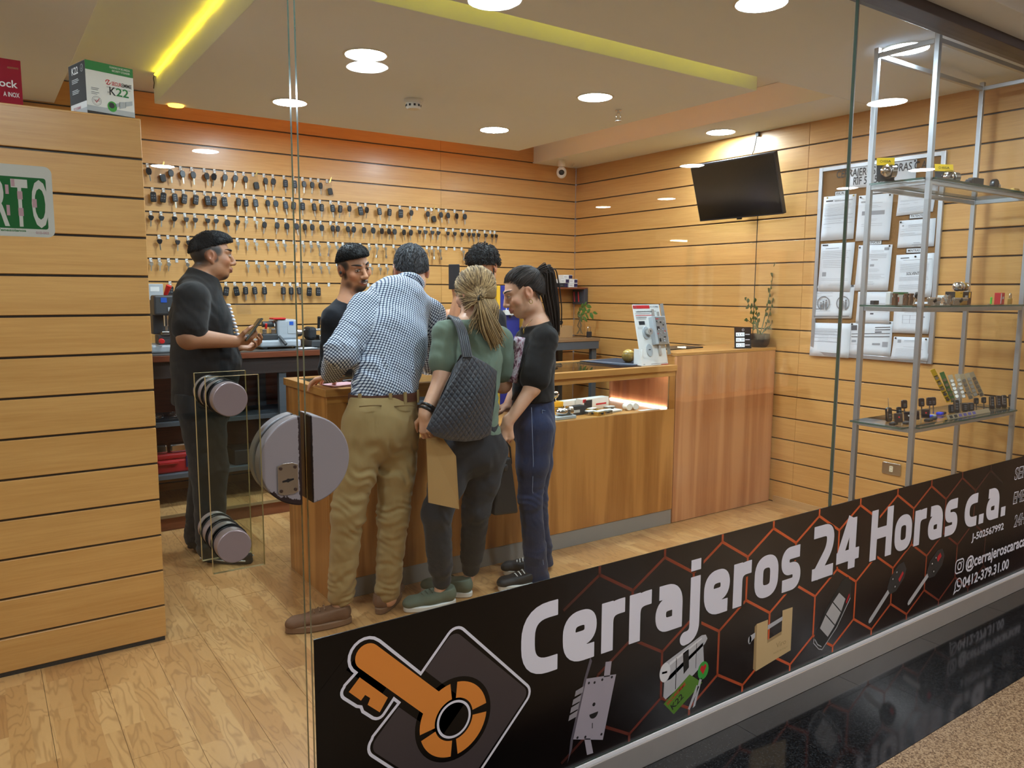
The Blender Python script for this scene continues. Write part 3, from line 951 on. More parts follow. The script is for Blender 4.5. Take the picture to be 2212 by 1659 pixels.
def key_print(o, tip, rr_, red):
    o = Vector((o[0], 0, o[1])); t = Vector((tip[0], 0, tip[1])); U = (o - t).normalized(); V = Vector((-U.z, 0, U.x)); L = (o - t).length
    f = lambda u, v: fk(u, v, o, U, V)
    flat('car_key_picture_blade', PR('print_silver', (188, 188, 190)), [[f(-L, -.005), f(-L + .012, -.011), f(-.05, -.011), f(-.05, .011), f(-L + .012, .011), f(-L, .005)]], .0004)
    flat('car_key_picture_bow', M_DARK, [[f(-.07, -.02), f(-.03, -rr_), f(.04, -rr_), f(.075, -.022), f(.078, .022), f(.04, rr_), f(-.03, rr_), f(-.07, .02)]], .0006)
    flat('car_key_picture_buttons', M_BLACK, [circ(.014, 14, *f(-.026, -.020)), circ(.014, 14, *f(-.020, .022)), circ(.013, 14, *f(.016, .024))], .0008)
    flat('car_key_picture_panic', M_RED, [[f(.008, -.030), f(.05, -.022), f(.05, -.008), f(.008, -.012)] if red else [f(.02, -.006), f(.055, -.004), f(.055, .018), f(.02, .020)]], .0008)
    flat('car_key_picture_marks', PR('print_chrome_light', (226, 228, 232)), [circ(.004, 8, *f(-.026, -.020)), circ(.004, 8, *f(-.020, .022)), circ(.004, 8, *f(.016, .024))], .0010)


key_print((3.078, .296), (2.888, .152), .043, True)
key_print((3.392, .296), (3.182, .160), .046, False)
# contact lines
b = text_mb('J-502567992', (3.708, BY - .0005, .343), EX, EZ, .033, .318, .024); b.build('tax_number', M_LETTER, ban)
b = text_mb('@cerrajeroscaracas', (3.672, BY - .0005, .214), EX, EZ, .055, .640, .024); b.build('account_name', M_LETTER, ban)
b = text_mb('0412-379.31.00', (3.654, BY - .0005, .130), EX, EZ, .048, .462, .024); b.build('phone_number', M_LETTER, ban)
strokes('camera_icon', M_LETTER, [rrect(.074, .062, .018, 5, 3.613, .242), circ(.016, 20, 3.613, .242)], .0065, .0005, True)
flat('camera_icon_dot', M_LETTER, [circ(.0038, 10, 3.634, .258)], .0005)
strokes('phone_icon', M_LETTER, [[(3.578, .118), (3.586, .140)] + arc2((3.615, .154), .029, 205, -115, 22) + [(3.590, .124)]], .006, .0005, True)
strokes('phone_icon_handset', M_LETTER, [arc2((3.625, .165), .021, 170, 275, 8)], .009, .0005)
flat('phone_icon_ends', M_LETTER, [circ(.006, 8, 3.605, .168), circ(.006, 8, 3.627, .144)], .0005)
for s, z, x, wd in (('SER', .577, 4.098, .135), ('EMER', .455, 4.106, .165), ('24H', .334, 4.136, .125)):
    b = text_mb(s, (x, BY - .0003, z), EX, EZ, .058, wd, .026, shear=.12); b.build('outlined_lettering', M_LETTER, ban)
    b = text_mb(s, (x + .0035, BY - .0006, z + .0022), EX, EZ, .0535, wd - .007, -.004, shear=.12); b.build('lettering_fill', t_.m if False else mat('banner_brown', (30, 18, 18), .3), ban)
# ================================================================ counter, cabinet, bench
M_CW = wood('counter_wood_front', (194, 136, 70), (162, 106, 48), 2, .36, .05, 15, .0, .34, coat=.15)
M_CWX = wood('counter_wood_rail', (196, 142, 74), (166, 112, 54), 0, .36, .05, 22, .03, coat=.15)
M_CWY = wood('counter_wood_side_rail', (196, 142, 74), (166, 112, 54), 1, .36, .05, 22, .03, coat=.15)
M_TALL = wood('cabinet_wood_tall', (206, 148, 102), (180, 118, 76), 2, .30, .05, 15, .0, .30, coat=.25)
M_KICK = mat('kick_grey', (150, 150, 148), .45, .2, var=.05)
CX0, CX1, CY0, CY1, CT = 1.302, 3.583, 3.382, 3.955, 1.022
ct = thing('display_counter', 'long wooden display counter with glazed top and lit display window facing the customers', 'counter', (2.44, 3.66, 0))
P_ = lambda n, m, lo, hi, bev=.002, par=None: (lambda b: (b.box(lo, hi), b.build(n, m, par or ct, bevel=bev))[1])(MB())
P_('kick_plate', M_KICK, (CX0 + .01, CY0 + .004, 0), (CX1, CY0 + .02, .095))
P_('front_panel', M_CW, (CX0, CY0, .096), (CX1, CY0 + .018, .745))
P_('front_rail', M_CWX, (CX0, CY0, .952), (CX1, CY0 + .018, .985))
P_('corner_post', M_CW, (CX0, CY0, .745), (1.40, CY0 + .018, .952))
P_('corner_post', M_CW, (3.533, CY0, .745), (CX1, CY0 + .018, .952))
P_('end_panel', M_CW, (CX0, CY0 + .019, 0), (CX0 + .018, CY1, .985))
P_('end_panel', wood('case_lining', (188, 120, 82), (158, 94, 62), 2, .3, .05, 15, 0, .25, coat=.3), (3.543, CY0 + .019, .70), (CX1 - .002, CY1, .985))
P_('display_floor', M_CWX, (CX0 + .019, CY0 + .019, .727), (3.542, CY1, .745))
for n, lo, hi, m in (('top_rail', (CX0 - .012, CY0 - .014, .986), (CX1, CY0 + .035, CT), M_CWX), ('top_rail', (CX0 - .012, CY1 - .05, .986), (CX1, CY1, CT), M_CWX),
                     ('top_rail', (CX0 - .012, CY0 + .0355, .986), (CX0 + .04, CY1 - .0505, CT), M_CWY), ('top_rail', (CX1 - .045, CY0 + .0355, .986), (CX1, CY1 - .0505, CT), M_CWY),
                     ('top_rail', (2.60, CY0 + .0355, .986), (2.64, CY1 - .0505, CT - .001), M_CWY)):
    P_(n, m, lo, hi)
pane_mb((CX0 + .0405, CY0 + .0355, 1.010), (2.5995, CY1 - .0505, 1.018)).build('glass_top', GM, ct)
pane_mb((2.6405, CY0 + .0355, 1.010), (CX1 - .0455, CY1 - .0505, 1.018)).build('glass_top', GM, ct)
pane_mb((1.40, CY0 + .007, .7455), (3.5325, CY0 + .011, .9515)).build('window_pane', GM, ct)
E_CASE = emit('led_case', (1, .95, .92), LED_CASE)
b = MB(); b.box((3.532, CY0 + .03, .7455), (3.5425, CY1 - .02, .752)); b.build('led_strip', E_CASE, ct)
b = MB(); b.box((1.45, CY0 + .022, .972), (3.52, CY0 + .030, .978)); b.build('led_strip', E_CASE, ct)

tc = thing('tall_cabinet', 'tall plain reddish wooden cabinet between counter and slatted side wall', 'cabinet', (4.07, 3.55, 0))
P_('front_panel', M_TALL, (3.588, 3.380, .004), (4.564, 3.398, 1.075), .0015, tc)
P_('carcass', M_CWY, (3.590, 3.399, .004), (4.562, 3.78, 1.074), .002, tc)
P_('top_panel', M_CWX, (3.586, 3.378, 1.0765), (4.566, 3.785, 1.095), .002, tc)

wb = thing('workbench', 'dark workbench with red brown wooden top under the key wall', 'workbench', (2.0, 5.3, .1))
P_('worktop', M_REDWOOD, (.62, 5.05, 1.035), (3.35, YB, 1.072), .002, wb)
P_('worktop_cover', mat('bench_rubber', (64, 62, 60), .45), (.62, 5.07, 1.0725), (3.35, YB, 1.077), .001, wb)
P_('back_panel', M_REDWOOD, (.62, 5.585, .30), (3.35, 5.61, 1.034), .002, wb)
for z in (.285, .62):
    P_('shelf', M_GREYSTEEL, (.64, 5.14, z), (3.33, 5.58, z + .03), .002, wb)
for x in (.70, 1.63, 2.45, 3.28):
    for y in (5.085, 5.54): P_('leg', M_GREYSTEEL, (x, y, .1), (x + .05, y + .04, 1.034), .002, wb)
P_('apron', mat('apron_dark', (52, 40, 36), .6), (.66, 5.075, .93), (3.33, 5.084, 1.034), .002, wb)

tb = thing('side_table', 'grey steel framed table with wooden top in the corner', 'table', (3.95, 5.3, .1))
P_('tabletop', wood('table_top_wood', (150, 118, 84), (112, 84, 56), 0), (3.37, 5.06, 1.052), (4.42, YB, 1.077), .002, tb)
P_('frame_rail', M_GREYSTEEL, (3.38, 5.065, .985), (4.41, 5.085, 1.051), .002, tb)
P_('frame_rail', M_GREYSTEEL, (4.39, 5.087, .985), (4.41, 5.60, 1.051), .002, tb)
for x in (3.385, 4.355):
    for y in (5.09, 5.56): P_('leg', M_GREYSTEEL, (x, y, .1), (x + .05, y + .04, 1.051 if x < 4 else .984), .002, tb)
P_('stretcher', M_GREYSTEEL, (3.44, 5.10, .42), (4.35, 5.12, .46), .002, tb)
P_('lower_shelf', M_REDWOOD, (3.39, 5.14, .30), (4.40, 5.55, .32), .002, tb)

# ---------------------------------------------------------------- display stand with glass shelves
st = thing('display_stand', 'aluminium display stand with three glass shelves behind the window', 'shelving', (3.9, 1.9, 0))
for x, y in ((3.405, 1.78), (3.405, 2.05), (4.39, 1.78), (4.39, 2.05)):
    P_('post', M_ALU, (x, y, 0), (x + .022, y + .022, 2.568), .002, st)
for z in (.872, 1.412, 1.962, 2.545):
    for lo, hi in (((3.4275, 1.782, z - .02), (4.3895, 1.80, z)), ((3.4275, 2.052, z - .02), (4.3895, 2.07, z)), ((3.407, 1.8025, z - .02), (3.425, 2.0495, z)), ((4.392, 1.8025, z - .02), (4.41, 2.0495, z))):
        P_('cross_rail', M_ALU, lo, hi, .0015, st)
SZ = (.8805, 1.4205, 1.9705)
for z, x0 in zip(SZ, (3.345, 3.37, 3.39)):
    # clearance for the posts: the shelf lies between them, its ends stand out
    pane_mb((x0, 1.803, z - .008), (4.45, 2.0495, z)).build('glass_shelf', GM, st)
    pane_mb((3.4275, 1.765, z - .008), (4.3895, 1.8029, z)).build('shelf_lip', GM, st)

# ---------------------------------------------------------------- television
tvc = [atX(1488, 360, 4.35), atX(1670, 327, 4.35), atX(1695, 463, 4.475), atX(1513, 478, 4.475)]
y_c = sum(v.y for v in tvc) / 4
top = Vector((4.35, y_c, (tvc[0].z + tvc[1].z) / 2)); bot = Vector((4.475, y_c, (tvc[2].z + tvc[3].z) / 2))
up = (top - bot); hh = up.length / 2; up.normalize(); wy = Vector((0, -1, 0)); nrm = Vector((-up.z, 0, up.x)); cc = (top + bot) / 2; hw = (tvc[0].y - tvc[1].y) / 2
tv = thing('television', 'black flat television tilted down on the slatted side wall', 'television', cc)
b = MB(); b.obox(cc - nrm * .019, wy * hw, up * hh, nrm * .017); b.build('housing', M_DARK, tv, bevel=.004)
b = MB(); b.obox(cc - nrm * .0012, wy * (hw - .009), up * (hh - .012), nrm * .0022); b.build('screen', mat('tv_screen', (9, 10, 14), .16, var=.02), tv)
b = MB(); b.obox(cc - up * hh + nrm * .0 - up * .004, wy * .02, up * .005, nrm * .004); b.build('sensor', M_BLACK, tv)
b = MB(); b.tube([cc - nrm * .03, Vector((4.50, y_c, cc.z + .0)), Vector((XR - .002, y_c, cc.z))], .016, 10); b.obox((XR - .006, y_c, cc.z), (.005, 0, 0), (0, .06, 0), (0, 0, .07)); b.build('wall_bracket', M_DARK, tv)
b = MB(); p0 = atX(1637, 285, XR - .012); p1 = top + wy * .17 - nrm * .02
b.tube([p0 + Vector((0, 0, .015)), p0, p0 + Vector((-.02, -.004, -.06)), p1.lerp(p0, .4) + Vector((0, 0, -.03)), p1], .0035, 6)
b.box((XR - .022, p0.y - .012, p0.z - .03), (XR - .002, p0.y + .012, p0.z + .018)); tag(b.build('power_cord', M_DARK), 'thin dark power cord from the ceiling down to the television', 'cord')

# wall camera in the corner under the ceiling
cv = atY(1213, 372, 5.33)
cm = thing('security_camera', 'white dome security camera hanging under the ceiling border in the corner', 'camera', (cv.x, 5.33, 2.585))
b = MB(); b.lathe([(.030, -.0005), (.032, -.03), (.030, -.055), (.012, -.06), (.001, -.06)], (cv.x, 5.33, 2.585), 24); b.build('mount', M_WHITE, cm, 40)
b = MB(); b.ell((cv.x, 5.33, 2.585 - .105), (.043, .043, .05), 24, 16); b.build('head', M_WHITE, cm, 180)
d_ = (Vector((0, 0, 1.5)) - Vector((cv.x, 5.33, 2.48))).normalized()
b = MB(); b.ell(Vector((cv.x, 5.33, 2.48)) + d_ * .022, (.028, .028, .028), 20, 12); b.build('lens', M_BLACK, cm, 180)
b = MB(); b.tube([(cv.x + .03, 5.34, 2.555), (cv.x + .09, 5.36, 2.535), (cv.x + .16, 5.38, 2.545), (cv.x + .2, 5.40, 2.583)], .003, 6); b.build('cable', M_WHITE, cm)

# power socket low on the side wall
s0, s1 = atX(1905, 994, XR), atX(1948, 1030, XR); yc, zc = (s0.y + s1.y) / 2, .4
so = thing('wall_socket', 'brushed metal power socket plate low on the slatted side wall', 'socket', (XR, yc, zc))
b = MB(); b.prism(rrect(.118, .074, .008, 4), (XR - .0005, yc, zc), (0, -1, 0), EZ, (-.006, 0, 0)); b.build('plate', M_NICKEL, so, bevel=.002)
b = MB(); b.prism(rrect(.022, .036, .004, 3), (XR - .0066, yc, zc), (0, -1, 0), EZ, (-.002, 0, 0)); b.build('insert', mat('cream', (226, 214, 180), .5), so)
b = MB()
for z in (-.009, .009):
    for y in (-.004, .004): b.box((XR - .0092, yc + y - .001, zc + z - .003), (XR - .0087, yc + y + .001, zc + z + .003))
b.build('slots', M_INK, so)

# ---------------------------------------------------------------- notice board and its papers
NB = (2.305, 3.106, 1.064, 2.276)
nb = thing('notice_board', 'brown notice board in an aluminium frame on the side wall', 'notice board', (XR, 2.7, 1.67))
t_ = NT('cork'); _n = t_.noise(t_.geo(), 260, 4, .7)
t_.bsdf(Base_Color=t_.ramp(_n, [(.3, lin((112, 78, 40))), (.7, lin((158, 116, 66)))]), Roughness=.85)
b = MB(); b.box((XR - .010, NB[0] + .02, NB[2] + .02), (XR - .0005, NB[1] - .02, NB[3] - .02)); b.build('cork_panel', t_.m, nb)
fw = .026
for lo, hi in (((XR - .02, NB[0], NB[2]), (XR - .0005, NB[0] + fw, NB[3])), ((XR - .02, NB[1] - fw, NB[2]), (XR - .0005, NB[1], NB[3])),
               ((XR - .02, NB[0] + fw + .0005, NB[2]), (XR - .0005, NB[1] - fw - .0005, NB[2] + fw)), ((XR - .02, NB[0] + fw + .0005, NB[3] - fw), (XR - .0005, NB[1] - fw - .0005, NB[3]))):
    P_('frame_bar', M_ALU, lo, hi, .002, nb)
M_TEXT0 = mat('fine_print', (158, 160, 166), .8); M_TEXT1 = mat('bold_print', (84, 86, 92), .8)


def paper(label, tl, tr, br, bl, lay, pins=((.08, .04), (.92, .04)), x_off=0, words=(), fold=.006, nm='notice', pin_c=M_BLACK):
    """a pinned sheet, slightly curled at its foot, with printing. lay: list of (u0,u1,v,h,tone) in fractions of the sheet"""
    X = XR - .0125 - .0022 * x_off
    c = [atX(*q, X) for q in (tl, tr, br, bl)]
    o = thing(nm, label, 'paper', c[0], 'papers on the notice board')

    def pt(u, v, lift=0.0):
        p = c[0] * (1 - u) * (1 - v) + c[1] * u * (1 - v) + c[2] * u * v + c[3] * (1 - u) * v
        return Vector((X - lift - fold * v * v * (1 - .5 * math.sin(3 * u)), p.y, p.z))
    b = MB(); n = 5
    for v0 in range(n):
        for u0 in range(n):
            b.add([pt(u0 / n, v0 / n), pt((u0 + 1) / n, v0 / n), pt((u0 + 1) / n, (v0 + 1) / n), pt(u0 / n, (v0 + 1) / n)], [(3, 2, 1, 0)])
    bm = bmesh.new(); me = b.mesh('sheet', M_PAPER); bm.from_mesh(me); bmesh.ops.remove_doubles(bm, verts=bm.verts, dist=1e-5); bm.to_mesh(me); bm.free()
    so_ = bpy.data.objects.new('sheet', me); COL.objects.link(so_); attach(so_, o); shade(so_, 180)
    sd = so_.modifiers.new('thick', 'SOLIDIFY'); sd.thickness = .0006; sd.offset = -1
    for tone, m in ((0, M_TEXT0), (1, M_TEXT1)):
        b = MB()
        for u0, u1, v, h, t in lay:
            if t != tone: continue
            h = h * .7 if h < .02 else h
            k = max(1, int(abs(u1 - u0) * 6))
            for i in range(k):
                a_, e_ = u0 + (u1 - u0) * i / k, u0 + (u1 - u0) * (i + 1) / k
                L_ = .0009
                b.add([pt(a_, v, L_), pt(e_, v, L_), pt(e_, v + h, L_), pt(a_, v + h, L_)], [(3, 2, 1, 0)])
        if b.f: b.build('printing', m, o)
    for s, u, v, h, wd in words:
        p = pt(u, v, .0012); ey = (pt(u, v - .1, .0012) - p).normalized(); ex = (pt(min(1, u + .1), v, .0012) - p).normalized()
        text_mb(s, p, ex, ey, h, wd, .012, 'CENTER').build('lettering', M_INK, o)
    for u, v in pins:
        p = pt(u, v); b = MB(); b.lathe([(.0035, .0005), (.0055, .004), (.0045, .007), (.001, .008)], p, 12, (-1, 0, 0)); b.build('pin', pin_c, o, 60)
    return o


def lines(v0, v1, n, u0=.12, u1=.88, h=.007, tone=0, rag=.25):
    L = []
    for i in range(n):
        v = v0 + (v1 - v0) * i / max(1, n - 1)
        L.append((u0, u1 - random.random() * rag * (u1 - u0), v, h, tone))
    return L


M_PIN = mat('pin_yellow', (206, 176, 60), .35)
paper('white printed title card with the firm name across the top of the notice board', (1830, 364), (1981, 344), (1977, 396), (1826, 408), [], ((.03, .06), (.98, .06)), 2,
      [('CERRAJEROS 24 HORAS C.A.', .50, .42, .046, .58), ('RIF 502567992', .42, .84, .046, .27)], .001, 'title_card')
FORM = [(.08, .3, .09, .03, 1), (.30, .55, .08, .008, 0), (.33, .5, .10, .008, 0), (.35, .9, .105, .02, 0)] + lines(.18, .30, 6, .06, .9, .006, 0, .1) + lines(.32, .42, 5, .06, .8) + [(.05, .93, .43, .006, 1), (.05, .93, .51, .005, 1), (.05, .93, .62, .006, 1)] + lines(.45, .60, 5, .08, .9, .007, 0, .5) + [(.07, .3, .7, .005, 0)]
paper('printed form pinned at the upper left of the notice board', (1780, 425.6), (1850, 418.7), (1844, 516), (1773, 521), FORM, ((.12, .03), (.93, .03)), 2, (), .004, 'notice', M_PIN)
paper('printed letter with a grey text block in the upper middle of the notice board', (1855.7, 423), (1929.8, 416.6), (1921.5, 518.5), (1848.7, 521),
      [(.08, .24, .13, .035, 0), (.36, .72, .18, .007, 1), (.3, .6, .24, .007, 0), (.2, .68, .27, .007, 0), (.13, .80, .35, .09, 0), (.42, .6, .53, .006, 0), (.4, .56, .56, .006, 0), (.14, .76, .63, .008, 0), (.14, .76, .67, .008, 0)], ((.06, .04), (.92, .04)), 2)
paper('white form with a small square mark at the upper right of the notice board', (1942, 412.5), (2023, 405), (2016, 457), (1936.8, 467),
      [(.08, .3, .09, .05, 1)] + lines(.18, .34, 4, .28, .78, .012) + lines(.40, .44, 2, .07, .8, .012) + [(.06, .34, .55, .012, 0), (.45, .56, .54, .012, 0)] + lines(.70, .82, 4, .05, .86, .012, 0, .1) + [(.72, .84, .33, .15, 0)], ((.06, .04),), 1)
paper('white certificate with a round stamp right of the middle letter on the notice board', (1943, 477), (2022, 471), (2018, 532), (1939, 536),
      [(.09, .14, .17, .05, 0)] + lines(.17, .26, 4, .26, .86, .012, 0, .3) + lines(.32, .38, 2, .08, .9, .014, 0, .1) + lines(.48, .56, 3, .05, .84, .014, 0, .5) + [(.44, .62, .83, .02, 0), (.4, .66, .9, .02, 0), (.46, .58, .95, .02, 0)], ((.05, .06),), 1)
paper('printed page with a code patch and two lower lines under the upper left form', (1774, 527), (1847, 523), (1837, 629.5), (1767.4, 628.5),
      [(.05, .22, .02, .03, 1), (.15, .55, .10, .01, 1)] + lines(.16, .30, 5, .06, .9, .008) + lines(.36, .5, 5, .1, .8, .008) + [(.10, .22, .60, .09, 0)] + lines(.74, .77, 2, .08, .9, .007) + [(.35, .65, .85, .006, 0), (.32, .7, .88, .006, 0)], (), 2)
paper('solvency letter with a small round seal in the middle of the notice board', (1855, 530), (1928, 528), (1918.6, 628), (1846.6, 628),
      [(.78, .92, .06, .06, 0)] + lines(.12, .15, 2, .4, .8, .008) + lines(.20, .28, 5, .15, .9, .007, 0, .08) + [(.42, .62, .32, .012, 1), (.40, .52, .42, .05, 0), (.44, .5, .43, .03, 1)] + lines(.52, .58, 4, .38, .72, .006) + lines(.64, .74, 5, .15, .88, .007) + lines(.80, .86, 3, .15, .65, .007), ((.05, .05), (.93, .03)), 3)
paper('page headed with a centred word among grey text on the right of the notice board', (1936.7, 551), (2019, 546), (2012, 642), (1929, 644),
      [(.12, .35, .07, .02, 1), (.72, .78, .05, .03, 1), (.2, .95, .13, .008, 1)] + lines(.22, .40, 9, .13, .9, .007, 0, .05) + lines(.52, .60, 5, .13, .9, .007, 0, .05) + lines(.70, .80, 6, .13, .9, .007, 0, .05), ((.52, .06),), 2, (('SOLVENTE', .5, .475, .016, .085),))
fig = [(.05, .48, .22, .012, 0), (.05, .48, .32, .01, 0), (.05, .3, .43, .012, 1), (.05, .48, .58, .01, 0), (.05, .25, .70, .02, 1), (.05, .46, .77, .01, 0), (.05, .94, .92, .02, 1), (.04, .09, .08, .1, 1), (.92, .98, .0, .07, 1)]
o = paper('sheet with two round grey emblems of standing figures, left side of the notice board', (1760, 617), (1846.6, 615), (1840, 688), (1755, 688), fig, (), 1)
eo = [Vector((XR - .021, 0, 0)) + Vector((0, v.y, v.z)) for v in (atX(1779, 655, XR - .021), atX(1821, 655, XR - .021))]
b = MB(); ey_ = Vector((0, -1, 0))
for q in eo:
    q.x = XR - .0232
    stroke(b, arc2((0, 0), .043, -60, 240, 24), .006, q, ey_, EZ)
    for dx, hd, s_ in ((-.018, -.004, .6), (.0, .004, .75), (.02, .012, 1.0)):
        b.prism(circ(.006, 10, dx, hd + .006), q, ey_, EZ, (-.0001, 0, 0))
        b.prism([(dx - .006, hd - .002), (dx + .006, hd - .002), (dx + .007, -.02), (dx + .004, -.042), (dx - .004, -.042), (dx - .007, -.02)], q, ey_, EZ, (-.0001, 0, 0))
b.build('figure_emblems', M_INKGREY, o)
paper('torn lower form with ruled table at the bottom left of the notice board', (1754, 697), (1838.7, 699), (1834, 773.5), (1749.4, 768),
      [(.08, .7, .17, .012, 0), (.08, .75, .25, .008, 0)] + lines(.20, .32, 5, .06, .74, .009) + [(.04, .72, .34, .012, 1), (.04, .72, .43, .008, 1), (.04, .72, .55, .014, 1)] + lines(.38, .52, 4, .2, .5, .008), (), 2)
paper('ruled form with a signature box below the solvency letter', (1853.6, 630), (1924, 630), (1921.8, 699), (1849, 698),
      lines(.36, .46, 5, .25, .9, .012, 0, .1) + [(.3, .95, .52, .01, 0), (.3, .5, .62, .01, 0), (.42, .52, .67, .05, 1), (.52, .95, .64, .008, 0), (.3, .95, .9, .008, 0)], (), 1)
paper('certificate with black bars and a code patch at the bottom middle of the notice board', (1837, 698), (1929, 694), (1924, 771), (1834.8, 766),
      [(.03, .17, .07, .16, 1), (.60, .95, .15, .025, 1), (.60, .95, .22, .025, 1), (.60, .76, .28, .035, 1), (.04, .95, .33, .02, 1), (.04, .95, .42, .025, 1), (.05, .16, .53, .07, 0), (.05, .2, .66, .01, 0), (.55, .74, .62, .06, 0), (.79, .92, .58, .15, 0)], ((.05, .03), (.95, .04)), 1)
paper('pale sheet with a small table of figures on the right of the notice board', (1932, 652), (2012.7, 652), (2006, 721.8), (1928.8, 718.6),
      [(.05, .9, .06, .01, 0), (.35, .6, .25, .015, 0), (.3, .7, .34, .015, 0), (.25, .82, .42, .008, 0), (.25, .82, .56, .008, 0), (.25, .82, .68, .008, 0), (.25, .26, .42, .26, 0), (.45, .46, .42, .26, 0), (.66, .67, .42, .26, 0), (.7, .86, .45, .05, 0)], (), 1)
paper('letter with small printed crest pinned at the bottom right of the notice board', (1931, 727), (2009.5, 729.6), (2005, 780), (1925.7, 776),
      [(.12, .22, .12, .14, 0), (.3, .75, .14, .02, 0), (.3, .7, .2, .015, 0), (.3, .65, .42, .015, 0)] + lines(.52, .92, 8, .1, .86, .013, 0, .1), ((.06, .06), (.9, .07)), 1, (), .012)
for s, q, l in (('ISLR', (1815, 418), 'small ISLR tag above the upper left form'), ('INCES', (1891, 524), 'small INCES tag above the solvency letter'), ('PATENTE', (1981, 466.5), 'small PATENTE tag above the certificate with the stamp'), ('MINTRAS', (1974, 541.5), 'small MINTRAS tag above the grey text page'), ('INDER', (1893, 413), 'small tag above the letter with a grey text block')):
    p = atX(*q, XR - .0135); w_ = .045 + .012 * len(s) / 2
    o = thing('name_tag', l + ' on the notice board', 'tag', p, 'name tags on the notice board')
    b = MB(); b.box((XR - .0125, p.y - w_ / 2 - .004, p.z - .017), (XR - .0108, p.y + w_ / 2 + .004, p.z + .017)); b.build('backing', M_INK, o)
    b = MB(); b.box((XR - .0135, p.y - w_ / 2, p.z - .011), (XR - .01255, p.y + w_ / 2, p.z + .013)); b.build('card', M_PAPER, o)
    text_mb(s, (XR - .0138, p.y, p.z - .005), (0, -1, 0), EZ, .013, w_ * .8, .012, 'CENTER').build('lettering', M_INK, o)
# ================================================================ keys on the wall
ROWS = {2.286: [0.981, 1.114, 1.184, 1.254, 1.335, 1.401, 1.47, 1.541, 1.597, 1.738, 1.801, 1.881, 1.947, 2.017, 2.079, 2.137],
        2.134: [1.004, 1.071, 1.131, 1.195, 1.267, 1.332, 1.389, 1.447, 1.545, 1.594, 1.663, 1.744, 1.806, 1.874, 1.939, 2.004, 2.081, 2.145, 2.228, 2.292, 2.363, 2.446, 2.507, 2.604, 2.697, 2.798, 2.889, 3.028, 3.147, 3.215, 3.297, 3.382],
        1.981: [0.987, 1.049, 1.134, 1.198, 1.261, 1.334, 1.398, 1.466, 1.545, 1.605, 1.664, 1.725, 1.815, 1.883, 1.95, 2.008, 2.073, 2.145, 2.224, 2.271, 2.341, 2.404, 2.484, 2.558, 2.628, 2.685, 2.735, 2.814, 2.883, 2.953, 3.016, 3.076, 3.137, 3.215, 3.281, 3.356, 3.417, 3.463, 3.517, 3.591, 3.648, 3.691],
        1.829: [1.03, 1.137, 1.212, 1.262, 1.537, 1.599, 1.659, 1.737, 1.809, 1.866, 1.942, 2.007, 2.068, 2.122, 2.202, 2.264, 2.317, 2.383, 2.457, 2.531, 2.593, 2.656, 2.74, 2.882, 2.954, 3.036, 3.083, 3.141, 3.364],
        1.676: [0.973, 1.025, 1.082, 1.197, 1.597, 1.666, 1.729, 1.811, 1.865, 1.94, 1.991, 2.058, 2.128, 2.19, 2.269, 2.324, 2.54, 2.613, 2.677, 2.741],
        1.524: [1.085, 1.388, 1.448, 1.508, 1.573, 1.632, 1.709, 1.843, 1.904, 1.959, 2.042, 2.105]}
EMPTY = {2.134: [1.493, 2.95], 1.829: [1.085, 2.815, 3.218, 3.295], 1.676: [1.134, 1.512], 1.524: [1.788, 2.2, 2.304, 2.45, 2.52]}
BAGS = {2.286: [1.052, 1.662, 2.204], 2.134: [3.078]}
M_KEYBLK = mat('key_bow_black', (22, 21, 23), .4, var=.15)
M_KEYNAVY = mat('key_bow_navy', (34, 38, 62), .4, var=.1)
M_BLADE = mat('key_blade', (158, 152, 140), .34, .85, var=.08)
M_BUTTON = mat('key_button', (96, 98, 102), .4, var=.1)


def P2(o, out, y0, y1, name, m, x=0, z=0, bev=.0012):
    b = MB(); b.prism(out, (x, y0, z), (1, 0, 0), (0, 0, 1), (0, y1 - y0, 0)); return b.build(name, m, o, bevel=bev)


def ring(o, r=.010, z=-.012):
    b = MB(); b.tube([(r * math.cos(a), -.012 + .004 * math.sin(a * 2), z + r * math.sin(a)) for a in np.linspace(0, 2 * math.pi, 14, endpoint=False)], .0011, 5, True); b.build('split_ring', M_CHROME, o, 180)


BLADE = [(-.0042, 0), (.0042, 0), (.0042, -.036), (.001, -.043), (-.0042, -.040)]
CUTS = [(-.004, 0), (.004, 0), (.004, -.006), (.0022, -.009), (.004, -.013), (.0015, -.017), (.0035, -.021), (.002, -.026), (.003, -.030), (0, -.036), (-.004, -.033)]


